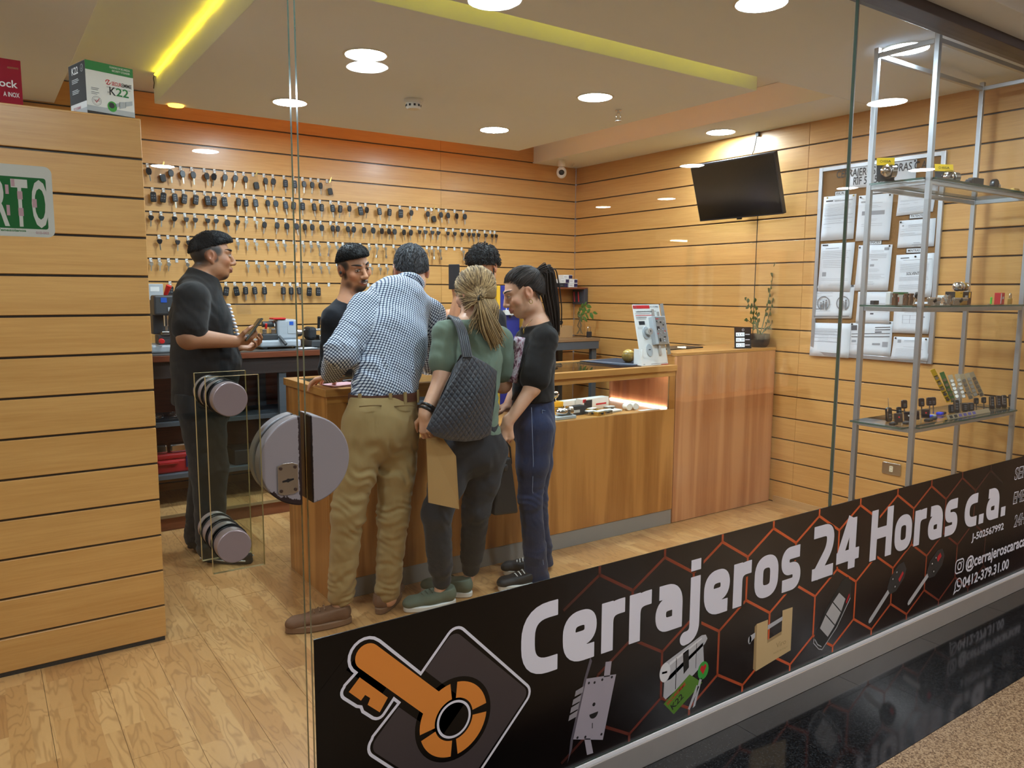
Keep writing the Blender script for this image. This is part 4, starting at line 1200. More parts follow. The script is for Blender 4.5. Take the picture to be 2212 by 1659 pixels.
def proto(kind):
    o = thing('hanging_key', '', 'key', (0, 0, 0), 'keys hanging on the back wall')
    if kind == 'car':
        P2(o, [(-.008, 0), (.008, 0), (.017, -.010), (.018, -.028), (.011, -.045), (-.011, -.045), (-.018, -.028), (-.017, -.010)], -.018, -.008, 'key_bow', M_KEYBLK, 0, -.020, .003)
        P2(o, BLADE, -.0145, -.012, 'key_blade', M_BLADE, 0, -.0645, .0005); ring(o)
    elif kind == 'car_small':
        P2(o, [(-.014, 0), (.014, 0), (.018, -.009), (.012, -.024), (.007, -.030), (-.007, -.030), (-.012, -.024), (-.018, -.009)], -.017, -.009, 'key_bow', M_KEYBLK, 0, -.020, .002)
        P2(o, BLADE, -.0145, -.012, 'key_blade', M_BLADE, 0, -.0495, .0005); ring(o)
    elif kind == 'remote_key':
        k = P2(o, rrect(.034, .054, .010, 4, 0, -.027), -.021, -.008, 'key_bow', M_KEYBLK, 0, -.022, .003)
        for z in (-.036, -.050, -.062): P2(k, rrect(.012, .007, .002, 2), -.0222, -.021, 'button', M_BUTTON, 0, z, .0003)
        P2(o, BLADE, -.0155, -.013, 'key_blade', M_BLADE, 0, -.075, .0005); ring(o)
    elif kind == 'remote':
        k = P2(o, rrect(.036, .064, .009, 4, 0, -.032), -.023, -.008, 'key_bow', M_KEYBLK, 0, -.022, .003)
        for x, z in ((-.007, -.044), (.007, -.044), (-.007, -.060), (.007, -.060)): P2(k, rrect(.009, .008, .002, 2), -.0242, -.023, 'button', M_BUTTON, x, z, .0003)
        ring(o)
    elif kind == 'house':
        P2(o, circ(.0125, 16), -.0145, -.012, 'key_bow', M_BLADE, 0, -.029, .0006)
        P2(o, CUTS, -.0145, -.012, 'key_blade', M_BLADE, 0, -.040, .0005); ring(o)
    elif kind == 'tube':
        b = MB(); b.cyl((0, -.014, -.026), (0, -.014, -.075), .0042, 10); b.build('key_shank', M_BLADE, o, 40)
        b = MB(); b.cyl((0, -.014, -.0755), (0, -.014, -.098), .0105, 6); b.build('hex_bit', M_NICKEL, o, bevel=.001)
        P2(o, rrect(.024, .020, .004, 3), -.0155, -.0125, 'key_bow', M_BLADE, 0, -.024, .0005); ring(o)
    return o


PROTO = {k: proto(k) for k in ('car', 'car_small', 'remote_key', 'remote', 'house', 'tube')}
DESC = {'car': 'black headed car key', 'car_small': 'small black headed key', 'remote_key': 'black remote car key', 'remote': 'black remote control fob', 'house': 'plain silver key', 'tube': 'silver tubular key'}
used = set()
# slatwall hooks: fittings of the wall, each a piece of its own
hb = MB(); hb.box((-.0085, -.004, -.022), (.0085, 0, .004)); hb.tube([(0, -.003, -.006), (0, -.028, -.008), (0, -.034, -.003)], .0015, 6)
hb.mi = [0] * 6 + [1] * (len(hb.f) - 6)
HOOK = hb.mesh('hook', [mat('hook_tag', (220, 220, 216), .4), M_CHROME])


def hook(x, z):
    o = bpy.data.objects.new('hook', HOOK); COL.objects.link(o); o.location = (x, YB - .0003, z); attach(o, wall_back)


ROWN = {2.286: 'top', 2.134: 'second', 1.981: 'third', 1.829: 'fourth', 1.676: 'fifth', 1.524: 'lowest'}


def kind_of(z, i, x):
    r = random.random()
    if z > 2.2: return 'car' if i not in (11, 12) else 'remote_key'
    if z > 2.1:
        return ('remote', 'remote', 'remote_key', 'remote', 'remote', 'remote', 'remote', 'remote', 'remote_key', 'remote_key', 'remote_key', 'car', 'car')[i] if i < 13 else ('remote' if i in (21, 25) else 'remote_key' if i < 20 or i in (23, 24) else 'car')
    if z > 1.95: return 'house' if i in (9, 10) else 'car_small' if (r < .55 and i < 12) or i > 28 else 'car'
    if z > 1.8: return 'car_small' if i < 4 else 'tube' if (i in (13, 14, 18, 20, 21, 22, 23, 26, 27, 28)) else 'house'
    if z > 1.6: return 'house'
    return 'remote' if i in (0, 1, 2, 3, 10, 11) else 'remote_key'


for z, xs in ROWS.items():
    for i, x in enumerate(xs):
        k = kind_of(z, i, x)
        lab = '%s, %s from left in the %s key row' % (DESC[k], ordinal(i + 1), ROWN[z])
        rot = (random.uniform(-.05, .02), random.uniform(-.16, .16), random.uniform(-.35, .35))
        loc = (x, YB - .018, z - .008)
        if k not in used:
            o = PROTO[k]; used.add(k); o.location = loc; o.rotation_euler = rot; o['label'] = lab
        else:
            o = clone(PROTO[k], loc, rot, lab)
        hook(x, z)
for z, xs in EMPTY.items():
    for x in xs: hook(x, z)
for z, xs in BAGS.items():
    for i, x in enumerate(xs):
        o = thing('bagged_key', 'car key in clear plastic bag, %s bag in the %s key row' % (ordinal(i + 1), ROWN[z]), 'key', (x, YB - .02, z), 'bagged keys on the back wall')
        k = MB(); k.prism(rrect(.034, .048, .010, 4, 0, -.085), (x, YB - .026, z), (1, 0, .2), (-.2, 0, 1), (0, .012, 0)); k.build('key_bow', M_KEYBLK, o, bevel=.002)
        k = MB(); k.prism(BLADE, (x + .012, YB - .022, z - .022), (-1, 0, .4), (-.4, 0, -1), (0, .0025, 0)); k.build('key_blade', M_BRASS, o)
        k = MB(); n = 9
        for s_ in (-1, 1):
            g = [[Vector((x + (u / n - .5) * (.05 + .03 * v / n), YB - .024 + s_ * (.010 * math.sin(math.pi * u / n) * math.sin(math.pi * (v + .5) / (n + 1)) + .002) + random.uniform(-.0025, .0025), z - .012 - .105 * v / n)) for u in range(n + 1)] for v in range(n + 1)]
            k.add([p for r in g for p in r], [(v * (n + 1) + u, v * (n + 1) + u + 1, (v + 1) * (n + 1) + u + 1, (v + 1) * (n + 1) + u) for v in range(n) for u in range(n)])
        k.build('bag', M_CLEAR, o)
        hook(x, z)
for k in PROTO:
    if k not in used:
        for ch in list(PROTO[k].children): bpy.data.objects.remove(ch)
        bpy.data.objects.remove(PROTO[k])
# ================================================================ people
def V3(*a): return np.array(a, float)


def unit(v): v = np.asarray(v, float); return v / (np.linalg.norm(v) + 1e-12)


def axis_pts(lo, hi, h, fine=()):
    out = [lo]
    while out[-1] < hi:
        x = out[-1]; s = h
        for a, b_, hf in fine:
            if a - hf <= x <= b_: s = min(s, hf)
            elif x < a < x + s: s = max(hf, min(s, a - x))
        out.append(x + s)
    return np.array(out)


class Field:
    """smooth union of tapered limbs and ellipsoids on a grid; the zero surface becomes one continuous mesh"""

    def __init__(s, lo, hi, h, fine=()):
        s.ax = [axis_pts(lo[i], hi[i], h, [(c[i] - r, c[i] + r, hf) for c, r, hf in fine]).astype(np.float64) for i in range(3)]
        s.F = np.full([len(a) for a in s.ax], .12, np.float32)

    def win(s, lo, hi):
        sl = []; g = []
        for i in range(3):
            a = np.searchsorted(s.ax[i], lo[i]); b_ = np.searchsorted(s.ax[i], hi[i])
            sl.append(slice(a, max(a, b_)))
            sh = [1, 1, 1]; sh[i] = -1
            g.append(s.ax[i][a:b_].reshape(sh).astype(np.float32))
        return tuple(sl), g

    def put(s, sl, d, k, sub=False):
        a = s.F[sl]
        if a.size == 0: return
        if sub: d = -d; h = np.clip(.5 - .5 * (d - a) / k, 0, 1) if k else None
        if not sub:
            if k:
                h = np.clip(.5 + .5 * (a - d) / k, 0, 1)
                s.F[sl] = a + (d - a) * h - k * h * (1 - h)
            else: s.F[sl] = np.minimum(a, d)
        else:
            if k:
                h = np.clip(.5 - .5 * (a - d) / k, 0, 1)
                s.F[sl] = a + (d - a) * h + k * h * (1 - h)
            else: s.F[sl] = np.maximum(a, d)

    def cone(s, a, b, ra, rb, k=.012, n=None, sc=1.0, sub=False, ext=0.0):
        a = np.asarray(a, float); b = np.asarray(b, float)
        m = max(ra, rb) * max(1, sc) + k + .03
        sl, (X, Y, Z) = s.win(np.minimum(a, b) - m, np.maximum(a, b) + m)
        ba = b - a; L2 = float(ba @ ba) + 1e-12
        x, y, z = X - a[0], Y - a[1], Z - a[2]
        t = np.clip((x * ba[0] + y * ba[1] + z * ba[2]) / L2, 0, 1)
        vx, vy, vz = x - t * ba[0], y - t * ba[1], z - t * ba[2]
        q = vx * vx + vy * vy + vz * vz
        if n is not None:
            n = unit(n); vn = vx * n[0] + vy * n[1] + vz * n[2]
            q = q - vn * vn + (vn / sc) ** 2
        d = np.sqrt(np.maximum(q, 0)) - (ra + (rb - ra) * t)
        if n is not None: d = d * min(1.0, (1 + sc) / 2)
        s.put(sl, d.astype(np.float32), k, sub)

    def ell(s, c, r, R=None, k=.012, sub=False):
        c = np.asarray(c, float); r = np.asarray(r, float); m = r.max() + k + .02
        sl, (X, Y, Z) = s.win(c - m, c + m)
        x, y, z = X - c[0], Y - c[1], Z - c[2]
        R = np.eye(3) if R is None else R
        q = [(x * R[0, i] + y * R[1, i] + z * R[2, i]) / r[i] for i in range(3)]
        k0 = np.sqrt(q[0] ** 2 + q[1] ** 2 + q[2] ** 2)
        k1 = np.sqrt((q[0] / r[0]) ** 2 + (q[1] / r[1]) ** 2 + (q[2] / r[2]) ** 2) + 1e-9
        s.put(sl, (k0 * (k0 - 1) / k1).astype(np.float32), k, sub)

    def plane(s, p, n, k=.004):
        """cut away everything on the side n points to"""
        X, Y, Z = np.meshgrid(*s.ax, indexing='ij', sparse=True)
        d = (X - p[0]) * n[0] + (Y - p[1]) * n[1] + (Z - p[2]) * n[2]
        a = s.F; h = np.clip(.5 - .5 * (a - d) / k, 0, 1); s.F = (a + (d - a) * h + k * h * (1 - h)).astype(np.float32)

    def add(s, fn):
        X, Y, Z = np.meshgrid(*s.ax, indexing='ij', sparse=True); s.F = (s.F + fn(X, Y, Z)).astype(np.float32)

    def mesh(s, name, mats):
        F = s.F; ins = F < 0
        nx, ny, nz = F.shape
        c = np.zeros((nx - 1, ny - 1, nz - 1), np.int8)
        for i in (0, 1):
            for j in (0, 1):
                for k in (0, 1): c += ins[i:nx - 1 + i, j:ny - 1 + j, k:nz - 1 + k]
        I = np.argwhere((c > 0) & (c < 8))
        idx = np.full(c.shape, -1, np.int32); idx[tuple(I.T)] = np.arange(len(I))
        cor = [(i, j, k) for i in (0, 1) for j in (0, 1) for k in (0, 1)]
        val = {q: F[I[:, 0] + q[0], I[:, 1] + q[1], I[:, 2] + q[2]].astype(float) for q in cor}
        acc = np.zeros((len(I), 3)); cnt = np.zeros(len(I))
        for q in cor:
            for ax in range(3):
                if q[ax]: continue
                r = list(q); r[ax] = 1; r = tuple(r)
                a, b_ = val[q], val[r]; m = (a < 0) != (b_ < 0)
                t = np.where(m, a / np.where(np.abs(a - b_) < 1e-12, 1, a - b_), 0)
                P = np.zeros((len(I), 3)); P[:] = q; P[:, ax] += t
                acc += P * m[:, None]; cnt += m
        acc /= np.maximum(cnt, 1)[:, None]
        co = np.stack([s.ax[i][I[:, i]] + acc[:, i] * (s.ax[i][I[:, i] + 1] - s.ax[i][I[:, i]]) for i in range(3)], 1)
        Q = []
        for ax in range(3):
            o1, o2 = (ax + 1) % 3, (ax + 2) % 3
            sl0 = [slice(1, None)] * 3; sl0[ax] = slice(0, -1); sl1 = [slice(1, None)] * 3; sl1[ax] = slice(1, None)
            A = ins[tuple(sl0)]; B = ins[tuple(sl1)]
            e = np.argwhere(A != B); sgn = A[tuple(e.T)]
            e = e + 1; e[:, ax] -= 1
            def cell(d1, d2):
                p = e.copy(); p[:, o1] += d1; p[:, o2] += d2
                ok = np.all((p >= 0) & (p < np.array(c.shape)), 1)
                r = np.full(len(p), -1); r[ok] = idx[tuple(p[ok].T)]; return r
            q = np.stack([cell(-1, -1), cell(0, -1), cell(0, 0), cell(-1, 0)], 1)
            q[~sgn] = q[~sgn][:, ::-1]
            Q.append(q[(q >= 0).all(1)])
        Q = np.concatenate(Q)
        return co, Q


def np_mesh(name, co, Q, mats, attrs=None):
    me = bpy.data.meshes.new(name)
    me.vertices.add(len(co)); me.vertices.foreach_set('co', co.astype(np.float32).ravel())
    n = Q.shape[1]
    me.loops.add(Q.size); me.loops.foreach_set('vertex_index', Q.astype(np.int32).ravel())
    me.polygons.add(len(Q)); me.polygons.foreach_set('loop_start', np.arange(0, Q.size, n, dtype=np.int32))
    me.polygons.foreach_set('loop_total', np.full(len(Q), n, np.int32))
    me.polygons.foreach_set('use_smooth', np.ones(len(Q), bool))
    for m in (mats if isinstance(mats, (list, tuple)) else [mats]): me.materials.append(m)
    for k, (typ, data) in (attrs or {}).items():
        a = me.attributes.new(k, typ, 'POINT')
        a.data.foreach_set('color' if typ == 'FLOAT_COLOR' else 'vector', data.astype(np.float32).ravel())
    me.update(); me.validate()
    return me


def obj_from(name, me, parent):
    o = bpy.data.objects.new(name, me); COL.objects.link(o); attach(o, parent); return o


# ---- materials of people
def skin_mat(name):
    t = NT(name)
    a = t.add('ShaderNodeAttribute'); a.attribute_name = 'col'
    n = t.noise(t.geo(), 90, 4, .6)
    hs = t.add('ShaderNodeHueSaturation'); t.l.new(a.outputs['Color'], hs.inputs['Color']); t.l.new(t.math('MULTIPLY_ADD', n, .18, .91), hs.inputs['Value'])
    t.bsdf(Base_Color=hs.outputs[0], Roughness=.48, Subsurface_Weight=.06, Subsurface_Scale=.006)
    t.bump(t.noise(t.geo(), 420, 3), .08, .0008)
    return t.m


M_SKIN = skin_mat('skin')


def cloth(name, c, rough=.85, fold=.25, fscale=26, weave=.1, var=.1, sheen=.1):
    t = NT(name); L = lin(c)
    n = t.noise(t.geo(), 9, 4, .6)
    t.bsdf(Base_Color=t.mix(n, tuple(v * (1 - var) for v in L), tuple(min(1, v * (1 + var)) for v in L)), Roughness=rough, Sheen_Weight=sheen, Sheen_Roughness=.5, Specular_IOR_Level=.25)
    h = t.math('ADD', t.math('MULTIPLY', t.noise(t.geo((1, 1, .55)), fscale, 3, .5, .6), fold * 10), t.math('MULTIPLY', t.noise(t.geo(), 600, 2), weave))
    t.bump(h, .35, .003)
    return t.m


def hair_mat(name, c1, c2, rough=.6):
    t = NT(name)
    a = t.add('ShaderNodeAttribute'); a.attribute_name = 'col'
    sp = t.add('ShaderNodeSeparateColor'); t.l.new(a.outputs['Color'], sp.inputs[0])
    n = t.noise(t.geo(), 160, 3)
    f = t.math('ADD', t.math('MULTIPLY', sp.outputs[0], .7), t.math('MULTIPLY', n, .3))
    t.bsdf(Base_Color=t.ramp(f, [(.2, lin(c1)), (.85, lin(c2))]), Roughness=rough, Specular_IOR_Level=.3)
    return t.m


def face_frame(fwd, up=(0, 0, 1)):
    f = unit(fwd); u = unit(np.asarray(up, float) - f * np.dot(up, f)); r = np.cross(f, u); return f, r, u


# world axes of a head: crown-to-chin .232 m
def add_head(fd, c, fwd, up, s=1.0, jaw=1.0, fem=False):
    f, r, u = face_frame(fwd, up); R = np.stack([r, f, u], 1)
    P = lambda x, y, z: c + (r * x + f * y + u * z) * s
    e = lambda x, y, z, rad, k, sub=False: fd.ell(P(x, y, z), np.array(rad) * s, R, k, sub)
    e(0, -.010, .030, (.074, .094, .086), .012)
    e(0, .022, -.030, (.058 * jaw, .066, .078), .03)
    e(0, .052, -.086, (.030 * jaw, .028, .024), .03)
    for x in (-1, 1):
        e(x * .044 * jaw, .012, -.062, (.018, .034, .026), .03)
        e(x * .040, .060, -.018, (.022, .022, .020), .025)
        fd.cone(P(x * .012, .086, .033), P(x * .046, .066, .031), .009 * s, .008 * s, .012)
        e(x * .031, .103, .010, (.019, .020, .0125), .012, True)
        fd.cone(P(x * .014, .0885, .006), P(x * .044, .076, .008), .0035 * s, .003 * s, .004)
        e(x * .0125, .095, -.031, (.009, .011, .0085), .008)
        # ear: rim, hollow, lobe
        e(x * .077, -.012, .002, (.010, .019, .030), .006)
        e(x * .086, -.008, .006, (.007, .011, .018), .004, True)
        e(x * .076, -.004, -.024, (.008, .010, .012), .006)
    fd.cone(P(0, .086, .022), P(0, .107, -.022), .0085 * s, .0115 * s, .012)
    e(0, .108, -.026, (.0125, .010, .0105), .008)
    e(0, .087, -.058, (.026, .014, .012), .014)
    fd.cone(P(-.022, .079, -.0575), P(0, .0945, -.0548), .0034 * s, .0052 * s, .006); fd.cone(P(.022, .079, -.0575), P(0, .0945, -.0548), .0034 * s, .0052 * s, .006)
    fd.cone(P(-.020, .078, -.0655), P(0, .0925, -.0672), .0038 * s, .0062 * s, .006); fd.cone(P(.020, .078, -.0655), P(0, .0925, -.0672), .0038 * s, .0062 * s, .006)
    fd.cone(P(-.024, .083, -.0605), P(0, .103, -.0605), .0020 * s, .0026 * s, .004, sub=True); fd.cone(P(.024, .083, -.0605), P(0, .103, -.0605), .0020 * s, .0026 * s, .004, sub=True)
    return P, (f, r, u)


def add_hand(fd, w, d, n, thumb, s=1.0, curl=.5, curls=None, spread=0.0, k=.0035):
    """w wrist, d towards the knuckles, n out of the palm, thumb side vector; fingers curl towards n"""
    d = unit(d); n = unit(n - d * np.dot(n, d)); t = unit(np.asarray(thumb, float) - d * np.dot(thumb, d) - n * np.dot(thumb, n))
    P = lambda a, b_, c_: w + (d * a + t * b_ + n * c_) * s
    fd.cone(P(-.02, 0, 0), P(.015, 0, 0), .027 * s, .028 * s, .012, n, .72)
    fd.cone(P(.015, .010, 0), P(.075, .020, -.001), .022 * s, .019 * s, .010, n, .62)
    fd.cone(P(.015, -.008, 0), P(.070, -.022, -.001), .021 * s, .017 * s, .010, n, .62)
    tips = []
    cs = curls or (curl, curl * 1.05, curl * 1.12, curl * 1.2)
    for i, (b_, a0, L) in enumerate(((.0305, .078, (.042, .026, .021)), (.0105, .083, (.046, .029, .022)), (-.0095, .080, (.043, .027, .022)), (-.0285, .072, (.034, .021, .019)))):
        p = P(a0, b_, -.001); c_ = cs[i]; ang = 0.0
        side = t * (spread * (1.5 - i))
        for j, (l, r0, r1) in enumerate(zip(L, (.0092, .0082, .0074), (.0082, .0074, .0062))):
            ang += c_ * (.75, 1.0, .7)[j]
            q = p + unit(d * math.cos(ang) + n * math.sin(ang) + side) * l * s
            fd.cone(p, q, r0 * s, r1 * s, k); p = q
        tips.append(p)
    p = P(.018, .024, .006)
    for dd, l, r0, r1 in (((.55, .75, .30), .040, .0135, .0105), ((.80, .42, .42), .032, .0105, .0092), ((.88, .12, .45), .025, .0092, .0072)):
        q = p + unit(d * dd[0] + t * dd[1] + n * dd[2]) * l * s
        fd.cone(p, q, r0 * s, r1 * s, .006); p = q
    tips.append(p)
    return tips


def vcol(co, base): return np.tile(np.array(list(base) + [1.0]), (len(co), 1))


def blob(col, co, p, rad, c, power=1.0):
    """tint vertices near a point"""
    q = (co - p) / rad; w = np.clip(1 - (q ** 2).sum(1), 0, 1)[:, None] ** power
    col[:, :3] = col[:, :3] * (1 - w) + np.array(c) * w


def garment(name, bones, h, mats, parent, folds=None, cuts=(), k=.02, extra=None, noise=.0018, attr=None):
    """bones: (a, b, ra, rb, flat axis or None, scale)"""
    A = np.array([b_[0] for b_ in bones] + [b_[1] for b_ in bones]); m = max(max(b_[2], b_[3]) for b_ in bones) + .05
    fd = Field(A.min(0) - m, A.max(0) + m, h)
    for b_ in bones: fd.cone(b_[0], b_[1], b_[2], b_[3], b_[6] if len(b_) > 6 else k, b_[4], b_[5])
    if extra: extra(fd)
    fd.add(lambda X, Y, Z: noise * (np.sin(23 * X + 11 * Z + 2 * np.sin(17 * Y)) * np.sin(19 * Z + 7 * Y) + .6 * np.sin(61 * Z + 25 * X + 3 * np.sin(31 * X + 21 * Y))))
    if folds:
        for (c, rad, amp, wl, dr) in folds:
            c = np.array(c); dr = unit(dr)
            e = unit(np.cross(dr, (.3, 1, .1)))
            def fold(X, Y, Z, c=c, rad=rad, amp=amp, wl=wl, dr=dr, e=e):
                q = X * dr[0] + Y * dr[1] + Z * dr[2]; w = X * e[0] + Y * e[1] + Z * e[2]
                m = np.exp(-(((X - c[0]) ** 2 + (Y - c[1]) ** 2 + (Z - c[2]) ** 2) / rad ** 2))
                ph = q + .45 * wl * np.sin(w * 17 + q * 9) + .35 * wl * np.sin(w * 41 - q * 23 + 1.7)
                return amp * .75 * m * (np.sin(2 * math.pi / wl * ph) * (.55 + .45 * np.sin(w * 29 + q * 37)) + .5 * np.sin(2 * math.pi / (wl * 1.7) * (q * .8 + w * .6)))
            fd.add(fold)
    for p, n in cuts: fd.plane(p, unit(n))
    co, Q = fd.mesh(name, mats)
    at = {'uvw': ('FLOAT_VECTOR', attr(co))} if attr else None
    return obj_from(name, np_mesh(name, co, Q, mats, at), parent)


def eyes(P, fr, s, parent, iris=(40, 24, 14), gaze=(0, 0), lidc=(.3, .17, .11)):
    f, r, u = fr
    for x in (-1, 1):
        c = Vector(P(x * .031, .0775, .0095))
        b = MB(); b.ell(c, (.0122 * s,) * 3, 16, 10); e = b.build('eye', mat('eye_white', (206, 198, 190), .25), parent, 180)
        g = Vector(unit(f + r * gaze[0] + u * gaze[1])); a_, b_, _ = frame(g)
        q = MB(); q.add([c + g * (.0126 * s)] + [c + (g * .0112 + (a_ * math.cos(t) + b_ * math.sin(t)) * .0054) * s for t in np.linspace(0, 2 * math.pi, 16, endpoint=False)], [(0, i + 1, (i + 1) % 16 + 1) for i in range(16)])
        q.build('iris', mat('iris_%d' % iris[0], iris, .15), e)
        lid = MB()
        for lo_, hi_ in ((15, 150), (-150, -17)):
            g_ = [[c + Vector((f * math.cos(math.radians(a)) + u * math.sin(math.radians(a))) * math.sin(t) + r * math.cos(t)) * (.0133 * s) for t in np.linspace(.25, math.pi - .25, 11)] for a in np.linspace(lo_, hi_, 9)]
            lid.add([p for q_ in g_ for p in q_], [(j * 11 + i, j * 11 + i + 1, (j + 1) * 11 + i + 1, (j + 1) * 11 + i) for j in range(8) for i in range(10)])
        lo = lid.build('eyelid', M_SKIN, parent, 180); ca = lo.data.attributes.new('col', 'FLOAT_COLOR', 'POINT'); ca.data.foreach_set('color', np.tile(np.array(list(lidc) + [1.0], np.float32), len(lo.data.vertices)))
        P_ = [Vector(P(x * (.031 + dx), .0905 - abs(dx) * .25 - max(0, dx) * .35, .0165 - dx * dx * 18)) for dx in np.linspace(-.015, .016, 7)]
        q = MB(); q.tube(P_, [.0008, .0016, .0019, .0019, .0018, .0015, .0008], 6); q.build('lash_line', mat('lash_dark', (34, 24, 20), .6), parent, 180)


def brows(P, parent, m, thick=1.0, lift=0.0):
    for x in (-1, 1):
        P_ = [Vector(P(x * (.013 + .042 * t), .0945 - .034 * t * t, .0345 + lift + .008 * math.sin(t * 2.2) - .003 * t)) for t in np.linspace(0, 1, 8)]
        q = MB(); q.tube(P_, [.0022 * thick, .0037 * thick, .0042 * thick, .004 * thick, .0036 * thick, .003 * thick, .0023 * thick, .001], 6); q.build('eyebrow', m, parent, 180)


def short_hair(name, P, fr, s, parent, m, thick=.012, front=(.088, .062), nape=(-.098, -.050), curl=0.0, seed=1, temple=.0, h=.0042, top=0.0, locks=0, lock_len=.022):
    f, r, u = fr; c = P(0, 0, 0); R = np.stack([r, f, u], 1)
    fd = Field(c - .16, c + .17, h)
    fd.ell(P(0, -.012, .032), (np.array((.074, .094, .086)) + thick) * s, R, .004)
    fd.ell(P(0, -.03, -.01), (np.array((.070, .078, .075)) + thick * .6) * s, R, .02)
    if top: fd.ell(P(0, .02, .085), (np.array((.055, .07, .035)) + top) * s, R, .03)
    a = P(0, front[0], front[1]); b_ = P(0, nape[0], nape[1]); dirn = unit(b_ - a); nn = np.cross(r, dirn); nn = nn if np.dot(nn, u) < 0 else -nn
    fd.plane(a, nn, .010)
    # temples: clear the face in front of the ears
    fd.ell(P(0, .105, -.015), np.array((.085, .062, .080)) * s, R, .012, True)
    for x in (-1, 1): fd.ell(P(x * .086, -.008, -.004), np.array((.018, .022, .033)) * s, R, .006, True)
    if curl:
        rs = np.random.RandomState(seed); ph = rs.rand(6) * 6
        fd.add(lambda X, Y, Z: curl * (np.sin(230 * X + ph[0] + 2 * np.sin(90 * Z)) * np.sin(240 * Y + ph[1] + 2 * np.sin(110 * X)) * np.sin(235 * Z + ph[2]) * 1.6 + .4 * np.sin(120 * X + 90 * Z + ph[3]) * np.sin(115 * Y)))
    else:
        fd.add(lambda X, Y, Z: .0005 * np.sin(620 * X + 260 * Z + 3 * np.sin(70 * Y)) + .0006 * np.sin(500 * Y - 290 * Z + 2 * np.sin(90 * X)))
    co, Q = fd.mesh(name, m)
    rs = np.random.RandomState(seed)
    v = np.full(len(co), .35); col = np.stack([v, v, v, np.ones(len(co))], 1)
    o = obj_from(name, np_mesh(name, co, Q, m, {'col': ('FLOAT_COLOR', col)}), parent)
    if locks:
        nq = np.cross(co[Q[:, 2]] - co[Q[:, 0]], co[Q[:, 3]] - co[Q[:, 1]]); nq /= np.linalg.norm(nq, axis=1)[:, None] + 1e-9
        cq = co[Q].mean(1); out = cq - P(0, -.01, .03); nq[(nq * out).sum(1) < 0] *= -1
        wh = P(.01, -.055, .115); paths = []
        for i in rs.choice(len(cq), locks):
            p, n_ = cq[i], nq[i]
            if curl:
                e1 = unit(np.cross(n_, rs.normal(0, 1, 3))); e2 = np.cross(n_, e1); rad = rs.uniform(.004, .008); ph_ = rs.uniform(0, 6)
                pts = [p + n_ * (.002 + .010 * t) + (e1 * math.cos(ph_ + 7 * t) + e2 * math.sin(ph_ + 7 * t)) * rad for t in np.linspace(0, 1, 7)]
            else:
                d = p - wh; d = unit(d - n_ * (d @ n_)) + rs.normal(0, .22, 3); d = unit(d - n_ * (d @ n_)); L = lock_len * rs.uniform(.6, 1.2)
                pts = [p + d * (L * t) + n_ * (.0012 + .003 * math.sin(math.pi * t) - .010 * t * t * L / .03) for t in np.linspace(-.3, 1, 5)]
            paths.append((pts, rs.uniform(.0009, .0016) * (1.5 if curl else 1)))
        strands('hair_locks', paths, parent, m, 4, seed + 50)
    return o


def strands(name, paths, parent, m, n=5, seed=3):
    """hair locks: each a thin tapered tube along its own path"""
    rs = np.random.RandomState(seed); V = []; Fc = []; Cc = []
    for pts, r0 in paths:
        b = MB(); mm = len(pts)
        b.tube([Vector(p) for p in pts], [r0 * min(1, .12 + .6 * i) * (1 if i < mm - 2 else .5) for i in range(mm)], n)
        o = len(V); V += b.v; Fc += [tuple(i + o for i in f_) for f_ in b.f if len(f_) == 4]; Cc += [rs.rand()] * len(b.v)
    co = np.array([tuple(v) for v in V]); v = np.array(Cc); col = np.stack([v, v, v, np.ones(len(co))], 1)
    return obj_from(name, np_mesh(name, co, np.array(Fc), m, {'col': ('FLOAT_COLOR', col)}), parent)


def shoe(heel, toe, parent, upper, sole, s=1.0, high=.085, name='shoe', collar=None, sole_h=.028, z0=0.0):
    h = np.array(heel, float); t = np.array(toe, float); d = unit(t - h); L = np.linalg.norm(t - h); sd = np.cross(d, (0, 0, 1)); up = V3(0, 0, 1)
    P = lambda a, b_, c_: h + d * (a * L) + sd * b_ + up * (c_ + z0 - h[2])
    fd = Field(np.minimum(h, t) - .09, np.maximum(h, t) + (.09, .09, .2), .0045)
    fd.cone(P(.14, 0, .052), P(.52, 0, .050), .036, .040, .02)
    fd.cone(P(.52, .003, .046), P(.84, .004, .040), .043, .036, .02, up, .72)
    fd.cone(P(.84, .004, .040), P(.90, 0, .036), .034, .028, .02, up, .75)
    fd.cone(P(.16, 0, .06), P(.20, 0, high + .01), .036, .036, .02)
    fd.cone(P(.20, 0, high), P(.48, 0, .062), .034, .034, .025)
    fd.plane(P(0, 0, sole_h * .8), (0, 0, -1)); fd.plane(P(0, 0, high + .012), unit(up + d * .12))
    co, Q = fd.mesh(name, upper); o = obj_from(name, np_mesh(name, co, Q, upper), parent)
    # sole follows the outline of the upper
    out = []
    for a in np.linspace(0, 2 * math.pi, 36, endpoint=False):
        x = .5 + .5 * math.cos(a); wd = (.036 + .010 * math.sin(math.pi * min(1, x * 1.15)) + .005 * (x > .5) * math.sin((x - .5) * math.pi * 2)) * (abs(math.sin(a)) ** .6)
        out.append((x * L, math.copysign(wd, math.sin(a))))
    b = MB(); b.prism(out, P(0, 0, .001), d, sd, up * sole_h); so = b.build('sole', sole, o, 50, bevel=.005)
    return o, P


